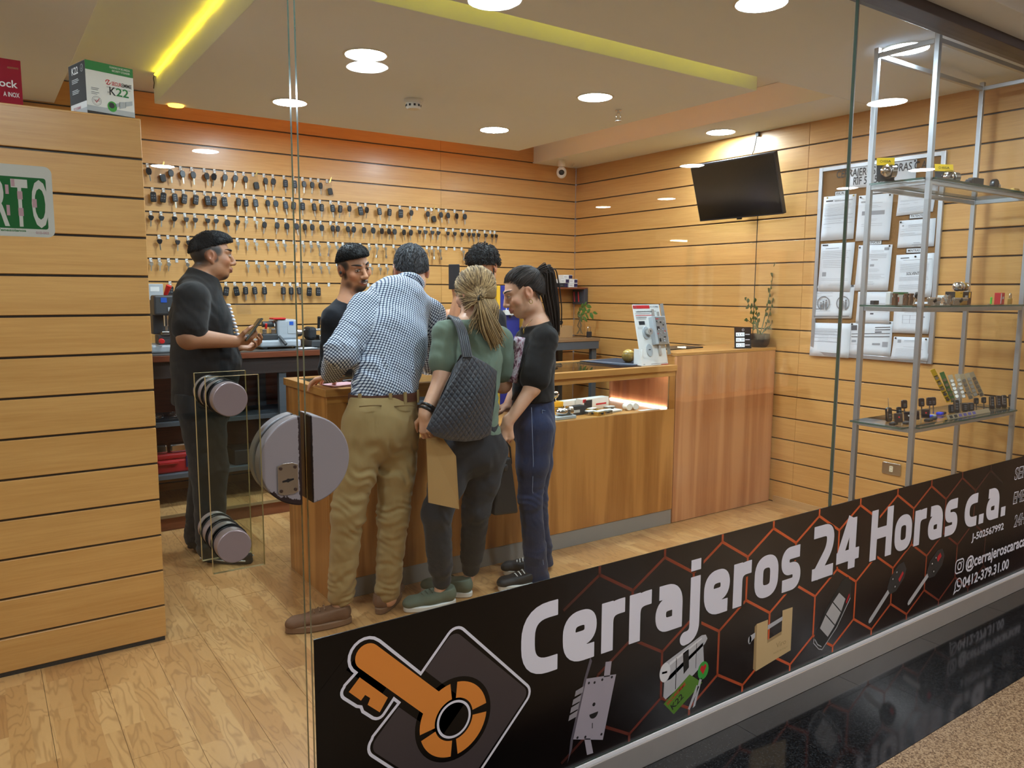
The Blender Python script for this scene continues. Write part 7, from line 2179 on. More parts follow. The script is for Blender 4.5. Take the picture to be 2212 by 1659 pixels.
b = MB(); b.lathe([(R_ * math.sin(a) * 1.0, R_ * .93 - R_ * math.cos(a) + .0015) for a in np.linspace(2.13, 3.12, 10)], wc, 28); b.build('lid', M_OLIVE2, o, 50)
sp = atZ(738, 829, CT)
o = thing('slip_pad', 'pinkish printed slip under the older man\'s hand on the counter', 'paper', (sp.x, sp.y, CT))
bx('sheet', mat('slip_pink', (196, 150, 156), .7), Fr((1.37, 3.46, CT + .0004), .3), (0, 0, 0), (.16, .11, .002), o, 0)
o = thing('pen', 'dark pen lying on the counter beside the pink slip', 'pen', (1.50, 3.55, CT))
cyl('barrel', M_BLACK, (1.47, 3.60, CT + .0065), (1.60, 3.66, CT + .0065), .0045, o, 10); cyl('tip', M_CHROME, (1.602, 3.661, CT + .0065), (1.615, 3.667, CT + .0065), .003, o, 10, .001)

# ---- exchange rate sign and plant on the tall cabinet
TT = 1.0958
rp_ = atZ(1609, 752, TT)
fr = Fr((4.215, 3.445, TT), -.35, .10)
o = thing('rate_sign', 'small black sign with three lit white number windows on the tall cabinet', 'sign', fr.p)
bx('panel', M_BLACK, fr, (0, 0, 0), (.125, .010, .145), o, .002)
bx('foot', M_BLACK, fr, (.01, .010, .0), (.115, .05, .006), o)
E_WIN = emit('sign_window', (.82, .92, 1), 1.5)
for k, (s_, l) in enumerate((('63,41', 'BCV'), ('66,38', 'EUR'), ('65,20', ''))):
    w = .082 - k * .036
    bx('number_window', E_WIN, fr, (.008, -.0012, w), (.072, -.0002, w + .026), o, 0)
    text_mb(s_, fr(.012, -.0016, w + .004), fr.u, fr.w, .018, .054, .0).build('number', M_INKGREY, o)
    bx('caption', M_LETTER, fr, (.078, -.0008, w + .010), (.112, -.0002, w + .016), o, 0)
b = MB(); stroke(b, circ(.0085, 18), .0016, fr(.062, -.0008, .126), fr.u, fr.w, True); stroke(b, arc2((0, 0), .004, 45, 315, 10), .0018, fr(.062, -.0008, .126), fr.u, fr.w); b.build('round_mark', M_LETTER, o)


def leafy(label, base, stems, leafm, par_name='potted_plant', pot=None, cat='plant', ln=.055):
    o = thing(par_name, label, cat, base)
    if pot: pot(o)
    for q0, q1, q2, n in stems:
        q0, q1, q2 = Vector(q0), Vector(q1), Vector(q2)
        B_ = lambda t: q0 * (1 - t) ** 2 + q1 * 2 * t * (1 - t) + q2 * t * t
        b = MB(); b.tube([B_(t) for t in np.linspace(0, 1, 8)], [.0042 * (1 - .6 * t) for t in np.linspace(0, 1, 8)], 6); b.build('stem', mat('plant_stem', (70, 88, 44), .5), o, 60)
        for i in range(n):
            t = .38 + .62 * i / max(1, n - 1) if n > 1 else 1
            p = B_(t); d = (B_(min(1, t + .02)) - B_(t - .02)).normalized()
            sd = d.cross(Vector((0.35, -1, .1))).normalized() * (1 if i % 2 else -1)
            dr = (sd * (.85 if i < n - 1 else .15) + d * (.62 if i < n - 1 else 1) + Vector((0, random.uniform(-.35, .15), 0))).normalized()
            wv = dr.cross(Vector((random.uniform(-.3, .3), -1, random.uniform(-.2, .5)))).normalized(); nn = dr.cross(wv)
            L = ln * random.uniform(.8, 1.15); V = []; m = 6
            for k in range(m + 1):
                s_ = k / m; wd = L * .26 * math.sin(math.pi * s_ ** .8) ** .9; c_ = p + dr * (L * s_) - nn * (.006 * math.sin(math.pi * s_)) + Vector((0, 0, -.012 * s_ * s_))
                V += [c_ - wv * wd + nn * wd * .25, c_, c_ + wv * wd + nn * wd * .25]
            b = MB(); b.add(V, [(k * 3 + j, k * 3 + j + 1, (k + 1) * 3 + j + 1, (k + 1) * 3 + j) for k in range(m) for j in (0, 1)]); b.build('leaf', leafm, o, 180)
    return o


M_LEAF = mat('leaf_green', (52, 84, 40), .35, var=.25); M_LEAF2 = mat('leaf_bright', (74, 112, 48), .4, var=.25)
pb = Vector((4.488, 3.462, TT))


def bowl(o):
    b = MB(); b.lathe([(.050, 0), (.066, .02), (.073, .06), (.070, .092), (.063, .092), (.061, .08), (.001, .078)], pb, 30); b.build('pot', mat('pot_black', (26, 26, 28), .25), o, 40)
    b = MB(); b.lathe([(.060, .0785), (.03, .084), (.001, .086)], pb, 20); b.build('soil', mat('soil', (74, 56, 36), .9, var=.3), o)


Q = lambda px, py, Y: atY(px, py, Y)
leafy('dark green plant with upright stems in black pot on the tall cabinet', pb,
      [(pb + Vector((0, 0, .08)), Q(1654, 690, 3.46), Q(1672, 578, 3.44), 15), (pb + Vector((-.02, 0, .08)), Q(1636, 690, 3.46), Q(1612, 648, 3.45), 9), (pb + Vector((-.01, .01, .08)), Q(1640, 700, 3.47), Q(1630, 655, 3.47), 8),
       (pb + Vector((.0, -.02, .08)), Q(1640, 710, 3.45), Q(1616, 692, 3.43), 5), (pb + Vector((.02, 0, .08)), Q(1658, 700, 3.45), Q(1668, 655, 3.43), 7), (pb + Vector((.02, .02, .08)), Q(1658, 712, 3.45), Q(1672, 693, 3.43), 4)], M_LEAF, pot=bowl)
o = thing('tablet', 'dark flat tablet lying on the tall cabinet top', 'tablet', (3.78, 3.5, TT)); bx('case', M_BLACK, Fr((3.72, 3.56, TT), .12), (0, 0, 0), (.36, .17, .009), o, .002)

# ---- on the side table and the little wall shelf
TZ = 1.0775
x0 = atZ(1209, 726, TZ)
o, fr = carton('white box with dark print on the side table, half hidden by the ponytail', Vector((3.86, 5.31, TZ)), .05, (.17, .14, .07), M_WHITE, bands=((.05, .9, .55, .60, M_INK), (.05, .7, .30, .34, M_INK)))
ob = thing('orange_device', 'orange cased hand tool lying on the white box of the side table', 'tool', (3.95, 5.36, TZ + .0735))
bx('case', mat('tool_orange', (232, 86, 26), .4), Fr((3.90, 5.33, TZ + .0735), .05), (0, 0, 0), (.13, .08, .045), ob, .012)
cb = thing('cable_bundle', 'tangle of black tool leads heaped on the cardboard box of the side table', 'cable', (4.14, 5.33, TZ + .1035))
b = MB(); P_ = [Vector((4.12 + .055 * math.sin(a * 1.7) + .02 * math.sin(a * 5), 5.31 + .03 * math.cos(a * 2.3), TZ + .114 + .012 * (1 + math.sin(a * 3.1)))) for a in np.linspace(0, 9, 60)]; b.tube(P_, .0075, 8); b.build('lead', M_BLACK, cb, 60)
bx('plug', M_BLACK, Fr((4.10, 5.30, TZ + .148), .5), (0, 0, 0), (.10, .04, .02), cb, .005)
carton('small open brown cardboard box on the side table under the black leads', Vector((4.055, 5.24, TZ)), -.03, (.20, .14, .10), M_CARD)
gp = Vector((4.318, 5.22, TZ))


def vase(o):
    b = MB(); b.lathe([(.050, 0), (.056, .04), (.054, .10), (.042, .16), (.046, .20), (.043, .20), (.039, .16), (.050, .10), (.050, .02), (.001, .015)], gp, 26); b.build('vase', M_CLEAR, o, 40)
    for k in range(9):
        b = MB(); a = random.uniform(0, 6.3); b.tube([gp + Vector((.03 * math.cos(a), .03 * math.sin(a), .03)), gp + Vector((.02 * math.cos(a + 2), .02 * math.sin(a + 2), .10)), gp + Vector((.012 * math.cos(a), .012 * math.sin(a), .18))], .0028, 5); b.build('root', mat('root_brown', (116, 96, 66), .8), o, 60)


leafy('small green plant growing in a clear glass vase on the side table', gp, [(gp + Vector((0, 0, .17)), gp + Vector((-.01, 0, .26)), Q(1266, 661, 5.22), 6), (gp + Vector((.01, 0, .17)), gp + Vector((.03, 0, .22)), Q(1281, 676, 5.24), 5), (gp + Vector((-.01, 0, .17)), gp + Vector((-.04, 0, .22)), Q(1259, 684, 5.22), 4)], M_LEAF2, 'vase_plant', vase, ln=.06)
o = thing('padlock', 'dark padlock with chrome shackle standing at the corner of the side table', 'padlock', (4.385, 5.17, TZ))
bx('body', M_DARK, Fr((4.365, 5.16, TZ)), (0, 0, 0), (.045, .022, .05), o, .004); b = MB(); b.tube([(4.372, 5.171, TZ + .051), (4.372, 5.171, TZ + .075)] + [(4.3875 + .0155 * math.cos(a), 5.171, TZ + .078 + .0155 * math.sin(a)) for a in np.linspace(math.pi, 0, 9)] + [(4.403, 5.171, TZ + .051)], .0045, 8); b.build('shackle', M_CHROME, o, 60)

ws = thing('wall_shelf', 'small red brown wooden shelf high in the corner', 'shelf', (4.39, 5.5, 1.50))
bx('board', M_REDWOOD, Fr((4.18, 5.42, 1.494)), (0, 0, 0), (.396, .196, .016), ws); b = MB()
b.box((4.30, 5.60, 1.42), (4.32, 5.619, 1.493)); b.build('bracket', M_DARK, ws)
k = 0
for x, z, w, d in ((4.29, 0, .10, 0), (4.395, 0, .10, 1), (4.30, .037, .095, 1), (4.40, .037, .09, 0), (4.33, .074, .10, 0)):
    k += 1
    o, fr = carton('small white and dark carton on the corner shelf, %s of its stack' % ordinal(k), Vector((x, 5.47, 1.5105 + z)), random.uniform(-.08, .08), (w, .08, .036), M_WHITE if k != 1 else M_GREYP, bands=((.6, .98, .1, .9, mat('print_navy', (34, 30, 74), .5)), (.08, .4, .45, .55, M_INKGREY)), group='small cartons on the corner shelf')
o = thing('blister_pack', 'clear plastic pack of small parts on the corner shelf', 'package', (4.22, 5.48, 1.511))
b = MB(); b.ell((4.235, 5.50, 1.540), (.045, .03, .028), 14, 8); b.build('shell', M_CLEAR, o, 60)
for i in range(6): b = MB(); b.cyl((4.21 + .012 * i, 5.49, 1.52), (4.21 + .012 * i, 5.50, 1.545), .005, 8); b.build('part', M_NICKEL, o)
oc = atX(1253, 640, 4.555)
o = thing('parts_case', 'clear parts case with red handled tools hanging on the side wall under the shelf', 'case', (4.56, oc.y, oc.z))
b = MB(); b.box((4.535, oc.y - .085, oc.z - .075), (4.578, oc.y + .085, oc.z + .075)); b.build('case', mat('smoked_plastic', (66, 66, 72), .2), o, bevel=.006)
for i, dz in enumerate((-.045, -.02, .005, .03)):
    b = MB(); b.cyl((4.533, oc.y + .05 - i * .03, oc.z - .05), (4.533, oc.y + .06 - i * .03, oc.z + .04), .006, 8); b.build('tool', M_RED if i % 2 == 0 else M_GREYP, o)

# ---- blue and yellow parts rack
rk = atY(1075, 617, 4.56); rx0 = rk.x
o = thing('parts_rack', 'blue and yellow parts rack standing behind the counter', 'rack', (rx0 + .1, 4.6, 0))
M_BLUE = mat('rack_blue', (38, 48, 140), .45); M_YEL = mat('rack_yellow', (240, 184, 44), .45)
tz = rk.z
bx('edge_strip', M_YEL, Fr((rx0 - .012, 4.55, 0)), (0, 0, 0), (.028, .10, tz), o)
bx('side_panel', M_BLUE, Fr((rx0 + .017, 4.55, 0)), (0, 0, 0), (.165, .10, tz), o)
b = MB(); q = Vector((rx0 + .115, 4.549, tz - .15)); stroke(b, [(.055 * math.cos(a), .062 * math.sin(a)) for a in np.linspace(math.pi / 2, math.pi / 2 + 2 * math.pi, 7)[:-1]], .006, q, EX, EZ, True); stroke(b, [(-.018, .028), (-.018, -.022), (.014, -.022), (.014, .006), (-.018, .006)], .007, q, EX, EZ); b.build('hexagon_mark', M_LETTER, o)
for dz in (.10, .27, .36): cyl('bolt', M_GREYP, (rx0 + .10, 4.5495, tz - dz - .12), (rx0 + .10, 4.546, tz - dz - .12), .010, o, 12)
for i, z in enumerate((tz - .30, tz - .44, tz - .60)):
    bx('drawer', M_YEL, Fr((rx0 + .183, 4.50, z)), (0, 0, 0), (.16, .14, .115), o, .004); bx('shelf', M_DARK, Fr((rx0 + .183, 4.50, z - .02)), (0, 0, 0), (.17, .15, .018), o)
bx('price_tag', M_WHITE, Fr((rx0 + .035, 4.52, tz - .205)), (0, 0, 0), (.13, .028, .034), o, .001)

# ---- key cutting machines on the bench
BZ = 1.0775
M_MGREY = mat('machine_grey', (172, 178, 184), .4, var=.05); M_MDARK = mat('machine_dark', (60, 62, 64), .45); M_KNOB = mat('knob_red', (210, 36, 34), .4)
o = thing('key_machine', 'tall dark key cutting machine with red knobs at the partition edge of the bench', 'machine', (.95, 5.3, BZ)); fr = Fr((.90, 5.24, BZ))
bx('base', M_MGREY, fr, (-.02, -.03, 0), (.20, .22, .05), o, .012); bx('jaw_block', M_MDARK, fr, (.03, .0, .051), (.16, .12, .11), o, .006); bx('column', M_MDARK, fr, (.02, .10, .111), (.15, .20, .33), o, .008)
bx('head', M_MDARK, fr, (.01, -.02, .235), (.16, .098, .36), o, .012); cyl('spindle', M_CHROME, fr(.085, .03, .234), fr(.085, .03, .165), .016, o); cyl('cutter', M_NICKEL, fr(.085, .03, .164), fr(.085, .03, .135), .006, o)
bx('clamp', M_NICKEL, fr, (.05, -.012, .111), (.13, .06, .134), o, .003)
bx('maker_plate', mat('print_blue', (40, 90, 190), .4), fr, (.05, -.0225, .315), (.085, -.0205, .345), o, 0); bx('dial', M_LGREY, fr, (.09, -.024, .26), (.15, -.0205, .285), o, 0)
for p, q, r in (((.04, -.031, .075), (.04, -.06, .075), .018), ((.12, -.001, .078), (.12, -.04, .078), .016), ((-.02, .02, .13), (-.05, .02, .13), .015)): cyl('knob', M_KNOB, fr(*p), fr(*q), r, o, 16, r * .85, .003)
cyl('lever', M_KNOB, fr(.09, .04, .361), fr(.11, .02, .42), .012, o, 12, .018)
o = thing('key_machine', 'silver grey key duplicating machine on the bench behind the phone', 'machine', (1.68, 5.3, BZ)); fr = Fr((1.55, 5.22, BZ))
bx('base', M_MGREY, fr, (0, -.02, .012), (.28, .24, .06), o, .012); bx('motor_housing', M_MGREY, fr, (.13, .02, .061), (.27, .22, .195), o, .014)
bx('switch_panel', M_LGREY, fr, (.20, .0175, .10), (.262, .0195, .185), o, 0); bx('maker_plate', mat('print_blue', (40, 90, 190), .4), fr, (.212, .0155, .158), (.24, .0172, .182), o, 0)
bx('carriage', M_MDARK, fr, (.02, -.01, .061), (.125, .14, .10), o, .005)
for x in (.025, .085): bx('vice', M_NICKEL, fr, (x, .01, .101), (x + .03, .07, .135), o, .003)
cyl('cutting_wheel', M_NICKEL, fr(.108, .05, .15), fr(.116, .05, .15), .032, o, 28); cyl('hood', M_MDARK, fr(.04, .06, .165), fr(.126, .06, .165), .02, o)
cyl('knob', M_KNOB, fr(.055, .03, .136), fr(.055, .02, .17), .008, o, 12); bx('guard', M_KNOB, fr, (.10, .015, .196), (.19, .10, .208), o, .004)
cyl('lever', M_MDARK, fr(.13, -.012, .085), fr(.16, -.06, .03), .011, o, 14); cyl('feed_wheel', M_NICKEL, fr(.281, .10, .10), fr(.325, .10, .10), .032, o, 20, .024, .004); cyl('crank', M_NICKEL, fr(.326, .10, .112), fr(.350, .09, .122), .006, o, 10)
for x in (.02, .24): bx('foot', M_BLACK, fr, (x, -.01, 0), (x + .03, .03, .0118), o)
o = thing('key_machine', 'black key duplicating machine on the bench left of the bearded attendant', 'machine', (2.0, 5.3, BZ)); fr = Fr((1.905, 5.22, BZ))
bx('base', M_MDARK, fr, (0, -.02, .0), (.30, .22, .05), o, .008); bx('motor_housing', M_DARK, fr, (.16, .03, .051), (.29, .21, .17), o, .010); bx('end_block', M_GREYP, fr, (.0, .02, .051), (.055, .16, .14), o, .02)
bx('carriage', M_NICKEL, fr, (.06, -.01, .051), (.155, .09, .085), o, .004); cyl('shaft', M_NICKEL, fr(.056, .06, .12), fr(.159, .06, .12), .010, o); cyl('cutting_wheel', M_NICKEL, fr(.10, .06, .12), fr(.108, .06, .12), .03, o, 28)
cyl('lever', M_BLACK, fr(.08, .06, .13), fr(.075, .03, .21), .009, o, 12, .012); cyl('handle', M_BLACK, fr(.13, -.021, .07), fr(.17, -.07, .02), .014, o, 14)
o = thing('paper_sheet', 'loose white sheet lying on the bench between the key machines', 'paper', (1.84, 5.2, BZ)); bx('sheet', M_PAPER, Fr((1.80, 5.12, BZ), .1), (0, 0, 0), (.12, .10, .002), o, 0)
sw = atY(336, 636, 5.6)
o = thing('switch_box', 'white power box with a red light on the back wall at the partition edge', 'switch', (sw.x, 5.6, sw.z))
b = MB(); b.box((sw.x - .05, 5.575, sw.z - .07), (sw.x + .045, 5.6195, sw.z + .07)); b.build('housing', M_LGREY, o, bevel=.006)
b = MB(); b.box((sw.x - .035, 5.5735, sw.z + .02), (sw.x + .02, 5.575, sw.z + .05)); b.box((sw.x - .035, 5.5735, sw.z - .04), (sw.x + .02, 5.575, sw.z - .012)); b.build('socket_face', M_WHITE, o)
b = MB(); b.ell((sw.x + .03, 5.574, sw.z - .03), (.007, .003, .007), 10, 6); b.build('pilot_light', emit('pilot_red', (1, .06, .05), 3), o)
wp_ = atY(525, 668, 5.6)
o = thing('plastic_bag', 'small clear plastic bag pinned flat on the back wall above the bench', 'bag', (wp_.x, 5.61, wp_.z))
b = MB(); n = 6; g_ = [[Vector((wp_.x - .05 + .10 * i / n + .01 * j / n, 5.613 - .008 * abs(math.sin(i * 1.7 + j)), wp_.z + .04 - .075 * j / n)) for i in range(n + 1)] for j in range(n + 1)]
b.add([p for r in g_ for p in r], [(j * (n + 1) + i, j * (n + 1) + i + 1, (j + 1) * (n + 1) + i + 1, (j + 1) * (n + 1) + i) for j in range(n) for i in range(n)]); b.build('film', glass('bag_film', (.96, .96, .96), 1.9, .25), o, 180)

# ---- under the bench
o = thing('toolbox', 'red plastic toolbox with blue latch on the low shelf of the bench', 'toolbox', (1.02, 5.3, .316)); fr = Fr((.80, 5.18, .3155))
M_TBRED = mat('toolbox_red', (176, 28, 34), .4); bx('case', M_TBRED, fr, (0, 0, 0), (.32, .22, .085), o, .012); bx('lid', M_TBRED, fr, (.005, .005, .086), (.315, .215, .125), o, .012); bx('latch', mat('latch_blue', (30, 30, 74), .4), fr, (.245, -.008, .03), (.275, -.0005, .105), o, .003); bx('handle', M_TBRED, fr, (.08, -.02, .06), (.20, -.0005, .08), o, .005)
for i, x in enumerate((.84, .96)):
    o = thing('chrome_case', 'polished chrome lock case on the red toolbox, %s of the two' % ('left' if i == 0 else 'right'), 'lock', (x, 5.25, .441), 'chrome cases on the toolbox'); bx('case', M_CHROME, Fr((x, 5.20, .4415)), (0, 0, 0), (.105, .09, .055), o, .012)
o = thing('parts_tray', 'tray of loose metal lock parts on the upper shelf of the bench', 'tray', (1.0, 5.25, .65)); bx('tray', M_DARK, Fr((.85, 5.17, .651)), (0, 0, 0), (.30, .20, .012), o)
for i in range(12):
    p = Vector((.88 + .24 * random.random(), 5.19 + .15 * random.random(), .668)); b = MB()
    if i % 3: b.tube([p + Vector((.018 * math.cos(a), .012 * math.sin(a), .010 + .008 * math.sin(a))) for a in np.linspace(0, 6.28, 12, endpoint=False)], .003, 6, True)
    else: b.obox(p + Vector((0, 0, .004)), (.03, .01, 0), (-.004, .012, 0), (0, 0, .003))
    b.build('lock_part', M_CHROME if i % 2 else M_NICKEL, o, 60)
o = thing('storage_bin', 'black storage bin on the upper shelf of the bench', 'bin', (1.9, 5.3, .65)); bx('bin', M_BLACK, Fr((1.75, 5.18, .651)), (0, 0, 0), (.34, .22, .10), o, .006)
o = thing('storage_bin', 'dark low bin on the lowest shelf of the bench, behind the counter end', 'bin', (1.5, 5.3, .316)); bx('bin', M_DARK, Fr((1.35, 5.18, .3155)), (0, 0, 0), (.24, .22, .10), o, .006)

# ---- goods in the lit counter window
CZ = .7455


def at_case(px, py): return atZ(px, py, CZ)


p = Vector((2.66, 3.52, CZ))
o, fr = carton('yellow lock box in the counter window beside the blue jeans', p, .12, (.155, .07, .085), M_YEL, texts=(('Visalock', .10, .35, .016, .065, M_INK),), bands=((.55, .95, .62, .66, M_INK), (.55, .9, .48, .52, M_INK)))
o = thing('knob_lock', 'chrome door knob standing on the yellow box in the counter window', 'lock', p + Vector((.10, .03, .087)))
b = MB(); b.lathe([(.012, .0), (.012, .02), (.026, .03), (.030, .045), (.024, .06), (.001, .064)], p + Vector((.10, .04, .087)), 20); b.build('knob', M_CHROME, o, 50)
o = thing('lever_pack', 'chrome lever lock in a clear tray at the left of the counter window', 'lock', (2.72, 3.45, CZ)); bx('tray', M_LGREY, Fr((2.67, 3.415, CZ), .05), (0, 0, 0), (.15, .08, .02), o, .004)
b = MB(); b.ell((2.735, 3.452, CZ + .045), (.045, .03, .024), 18, 10); b.build('knob', M_CHROME, o, 180); cyl('rose', M_NICKEL, (2.775, 3.45, CZ + .045), (2.80, 3.452, CZ + .045), .028, o)
goods = [('white long lock carton with grey print at the back of the counter window', (2.78, 3.66, CZ), .10, (.30, .05, .06), M_WHITE, ((.05, .5, .1, .55, M_GREYP), (.55, .92, .3, .5, M_RED))),
         ('white cylinder carton with red print beside the strip light of the counter window', (3.03, 3.62, CZ), .12, (.24, .06, .07), M_WHITE, ((.05, .35, .1, .9, M_GREYP), (.5, .9, .35, .5, M_RED), (.0, .12, .7, 1, M_RED))),
         ('dark grey picture carton in the middle of the counter window', (2.84, 3.50, CZ), .06, (.12, .05, .055), M_GREYP, ((.1, .6, .3, .6, M_LGREY),)),
         ('flat white leaflet box at the front of the counter window', (3.10, 3.46, CZ), .15, (.13, .07, .012), M_WHITE, ((.1, .9, .2, .5, M_INKGREY),))]
for l, p, rz, sz, m, bd in goods: carton(l, p, rz, sz, m, bands=bd)
k = 0
for x, y, rz in ((2.94, 3.455, .1), (3.02, 3.52, .3), (3.04, 3.44, -.1), (2.98, 3.415, .2), (3.16, 3.53, .1)):
    k += 1; fr = Fr((x, y, CZ), rz)
    o = thing('rim_lock', 'small nickel rim lock lying in the counter window, %s of five' % ordinal(k), 'lock', fr.p, 'small locks in the counter window')
    bx('case', M_NICKEL if k % 2 else M_BRASS, fr, (0, 0, 0), (.07, .045, .022), o, .003); bx('plate', M_WHITE, fr, (.005, .005, .0222), (.065, .04, .026), o, .001); bx('latch', M_DARK, fr, (.028, -.008, .006), (.042, -.0005, .018), o, .001)
o = thing('knob_set', 'pale knob set in clear wrap at the lit right end of the counter window', 'lock', (3.30, 3.50, CZ))
for d in (0, .055): b = MB(); b.lathe([(.02, 0), (.022, .01), (.012, .02), (.024, .035), (.022, .05), (.001, .053)], Vector((3.27 + d, 3.46, CZ + .0245)), 18, (0.2, 1, 0)); b.build('knob', M_WHITE, o, 50)
o = thing('price_card', 'white printed card lying at the right end of the counter window', 'card', (3.38, 3.45, CZ)); bx('card', M_PAPER, Fr((3.33, 3.42, CZ), -.05), (0, 0, 0), (.15, .03, .002), o, 0)
o = thing('blue_notice', 'dark blue card at the left end of the counter window beside the older man', 'card', (1.46, 3.41, .9)); bx('card', mat('print_navy', (34, 30, 74), .5), Fr((1.405, 3.405, .86)), (0, 0, 0), (.10, .003, .07), o, 0)

# ---- goods on the glass shelves
s1, s2, s3 = [z + .0006 for z in SZ]


def shelf_pt(px, py, z, y): return Vector((atY(px, py, y).x, y, z))


# top shelf
for px, y, l, w in ((1918, 1.93, 'yellow and black knob pack at the left of the top glass shelf', .075), (2052, 1.86, 'yellow topped knob pack behind the front post on the top shelf', .095)):
    p = shelf_pt(px, 380, s3, y); rz_ = -.75 if px < 2000 else -.45; fr = Fr(p - Vector((math.cos(rz_) * w / 2, math.sin(rz_) * w / 2, 0)), rz_, .16)
    o = thing('blister_pack', l, 'package', p); bx('card', M_DARK, fr, (0, .03, 0), (w, .0325, .10), o, .001); bx('card_top', M_YELLOW, fr, (0, .0285, .072), (w, .0298, .105), o, .001)
    text_mb('ISSA', fr(w * .38, .0282, .084), fr.u, fr.w, .010, w * .42, .01).build('lettering', M_INK, o); b = MB(); stroke(b, circ(.005, 12), .0016, fr(w * .26, .0282, .089), fr.u, fr.w, True); b.build('round_mark', M_INK, o)
    b = MB(); b.ell(fr(w * .40, -.008, .034), (.025, .025, .025), 18, 12); b.build('knob', M_CHROME, o, 180); cyl('rose', M_NICKEL, fr(w * .68, .0, .034), fr(w * .95, .0, .034), .025, o)
    b = MB(); b.ell(fr(w * .55, .002, .036), (w * .58, .026, .033), 16, 10); b.build('shell', M_CLEAR, o, 180)
p = shelf_pt(2105, 385, s3, 1.82); fr = Fr(p, -.05)
o = thing('lock_case', 'stepped matt black lock case on the top glass shelf', 'lock', p); bx('case', M_BLACK, fr, (0, 0, 0), (.085, .03, .042), o, .002); bx('step', M_BLACK, fr, (-.02, 0, 0), (-.0005, .03, .034), o, .002); bx('latch', M_DARK, fr, (-.034, .004, .006), (-.0205, .026, .026), o, .001)
p = shelf_pt(2152, 390, s3, 1.82) + Vector((.03, 0, .0)); o = thing('disc_padlock', 'round black padlock with a hanging key on the top glass shelf', 'padlock', p)
b = MB(); b.lathe([(.012, -.011), (.026, -.011), (.028, -.008), (.028, .008), (.026, .011), (.012, .011)], p + Vector((0, .02, .0285)), 28, (0, 1, 0)); b.build('body', M_BLACK, o, 40); cyl('cylinder', M_CHROME, p + Vector((.012, .008, .025)), p + Vector((.012, .0, .025)), .008, o); b = MB(); b.prism([(-.004, 0), (.004, 0), (.003, -.026), (-.003, -.024)], p + Vector((.012, -.001, .026)), EX, EZ, (0, -.002, 0)); b.build('key', M_NICKEL, o)
p = shelf_pt(2185, 395, s3, 1.83) + Vector((.035, 0, .0)); o = thing('brass_cylinder', 'brass lock cylinder block at the right of the top glass shelf', 'lock', p); bx('block', M_BRASS, Fr(p), (0, 0, 0), (.06, .02, .028), o, .003); cyl('barrel', M_NICKEL, p + Vector((.062, .01, .014)), p + Vector((.085, .01, .014)), .013, o)
# middle shelf
fr = Fr(shelf_pt(1888, 655, s2, 2.0)); o = thing('strike_plate', 'small grey metal strike box at the left of the middle glass shelf', 'lock', fr.p); bx('box', M_GREYP, fr, (0, 0, 0), (.042, .02, .019), o, .002); bx('slot', M_INK, fr, (.008, -.0006, .008), (.032, -.0001, .013), o, 0)
fr = Fr(shelf_pt(1922, 655, s2, 1.985)); o, fr = carton('white, red and green printed pack at the back of the middle shelf', fr.p, .05, (.17, .02, .058), M_WHITE, bands=((.15, 1, .8, 1, M_GREEN), (.2, .5, .2, .6, M_RED), (.0, .12, .1, .9, M_LGREY), (.72, .98, .0, .75, mat('print_navy', (34, 30, 74), .5))))
for i, px in enumerate((1933, 1957, 1967)):
    p = shelf_pt(px, 655, s2, 1.87 + .012 * i); o = thing('cylinder_lock', 'upright bronze cylinder on the middle shelf, %s of three' % ordinal(i + 1), 'lock', p, 'upright cylinders on the middle shelf')
    b = MB(); b.lathe([(.013, 0), (.013, .034), (.009, .037), (.009, .044), (.012, .046), (.012, .052), (.001, .053)], p, 18); b.build('cylinder', mat('bronze_metal', (150, 124, 104), .25, .9), o, 40)
p = shelf_pt(1978, 655, s2, 1.84); o = thing('black_key', 'black headed key leaning among the locks on the middle glass shelf', 'key', p); b = MB(); b.prism(circ(.015, 16, .012, .044, rx=.012), p, EX, EZ, (0, .008, 0)); b.build('key_bow', M_BLACK, o, bevel=.002); b = MB(); b.prism([(.004, .031), (.012, .029), (-.008, .001), (-.013, .003)], p + Vector((0, .003, 0)), EX, EZ, (0, .0025, 0)); b.build('key_blade', M_NICKEL, o)
for i, (px, y, l) in enumerate(((2010, 1.83, .10), (2064, 1.81, .125))):
    fr = Fr(shelf_pt(px, 655, s2, y)); o = thing('profile_cylinder', 'long profile cylinder on the middle shelf, %s' % ('behind the front post' if i == 0 else 'right of the chrome key bunch'), 'lock', fr.p)
    cyl('barrel', M_NICKEL, fr(0, .01, .026), fr(l, .01, .026), .0085, o, 20); bx('body', M_NICKEL, fr, (0, .006, .0), (l * .44, .014, .024), o, .002); bx('body', M_BRASS if i else M_NICKEL, fr, (l * .56, .006, .0), (l, .014, .024), o, .002); cyl('cam', M_BLACK, fr(l * .46, .01, .022), fr(l * .54, .01, .022), .012, o, 16)
p = shelf_pt(2052, 655, s2, 1.80); o = thing('key_bunch', 'bunch of chrome keys on the middle glass shelf', 'keys', p)
for i in range(7):
    a = random.uniform(-1.2, 1.2); d = Vector((math.sin(a), .1, math.cos(a) * .5)); b = MB(); b.prism([(-.004, 0), (.004, 0), (.004, .028), (.009, .034), (.007, .046), (-.007, .046), (-.009, .034), (-.004, .028)], p + Vector((.0, .003 * i, .004)), d.cross(Vector((0, 1, 0))).normalized(), d.normalized(), (0, .0016, 0)); b.build('key', M_CHROME, o)
o, fr = carton('yellow and black knob lock carton on the middle glass shelf', shelf_pt(2062, 655, s2, 1.93), -.04, (.155, .05, .062), M_BLACK, bands=((.0, .45, .45, 1, M_YEL), (.0, .32, .15, .45, M_YEL), (.82, .92, .5, .95, M_YEL), (.3, .4, .85, .9, M_INK), (.6, .75, .5, .7, M_LGREY)))
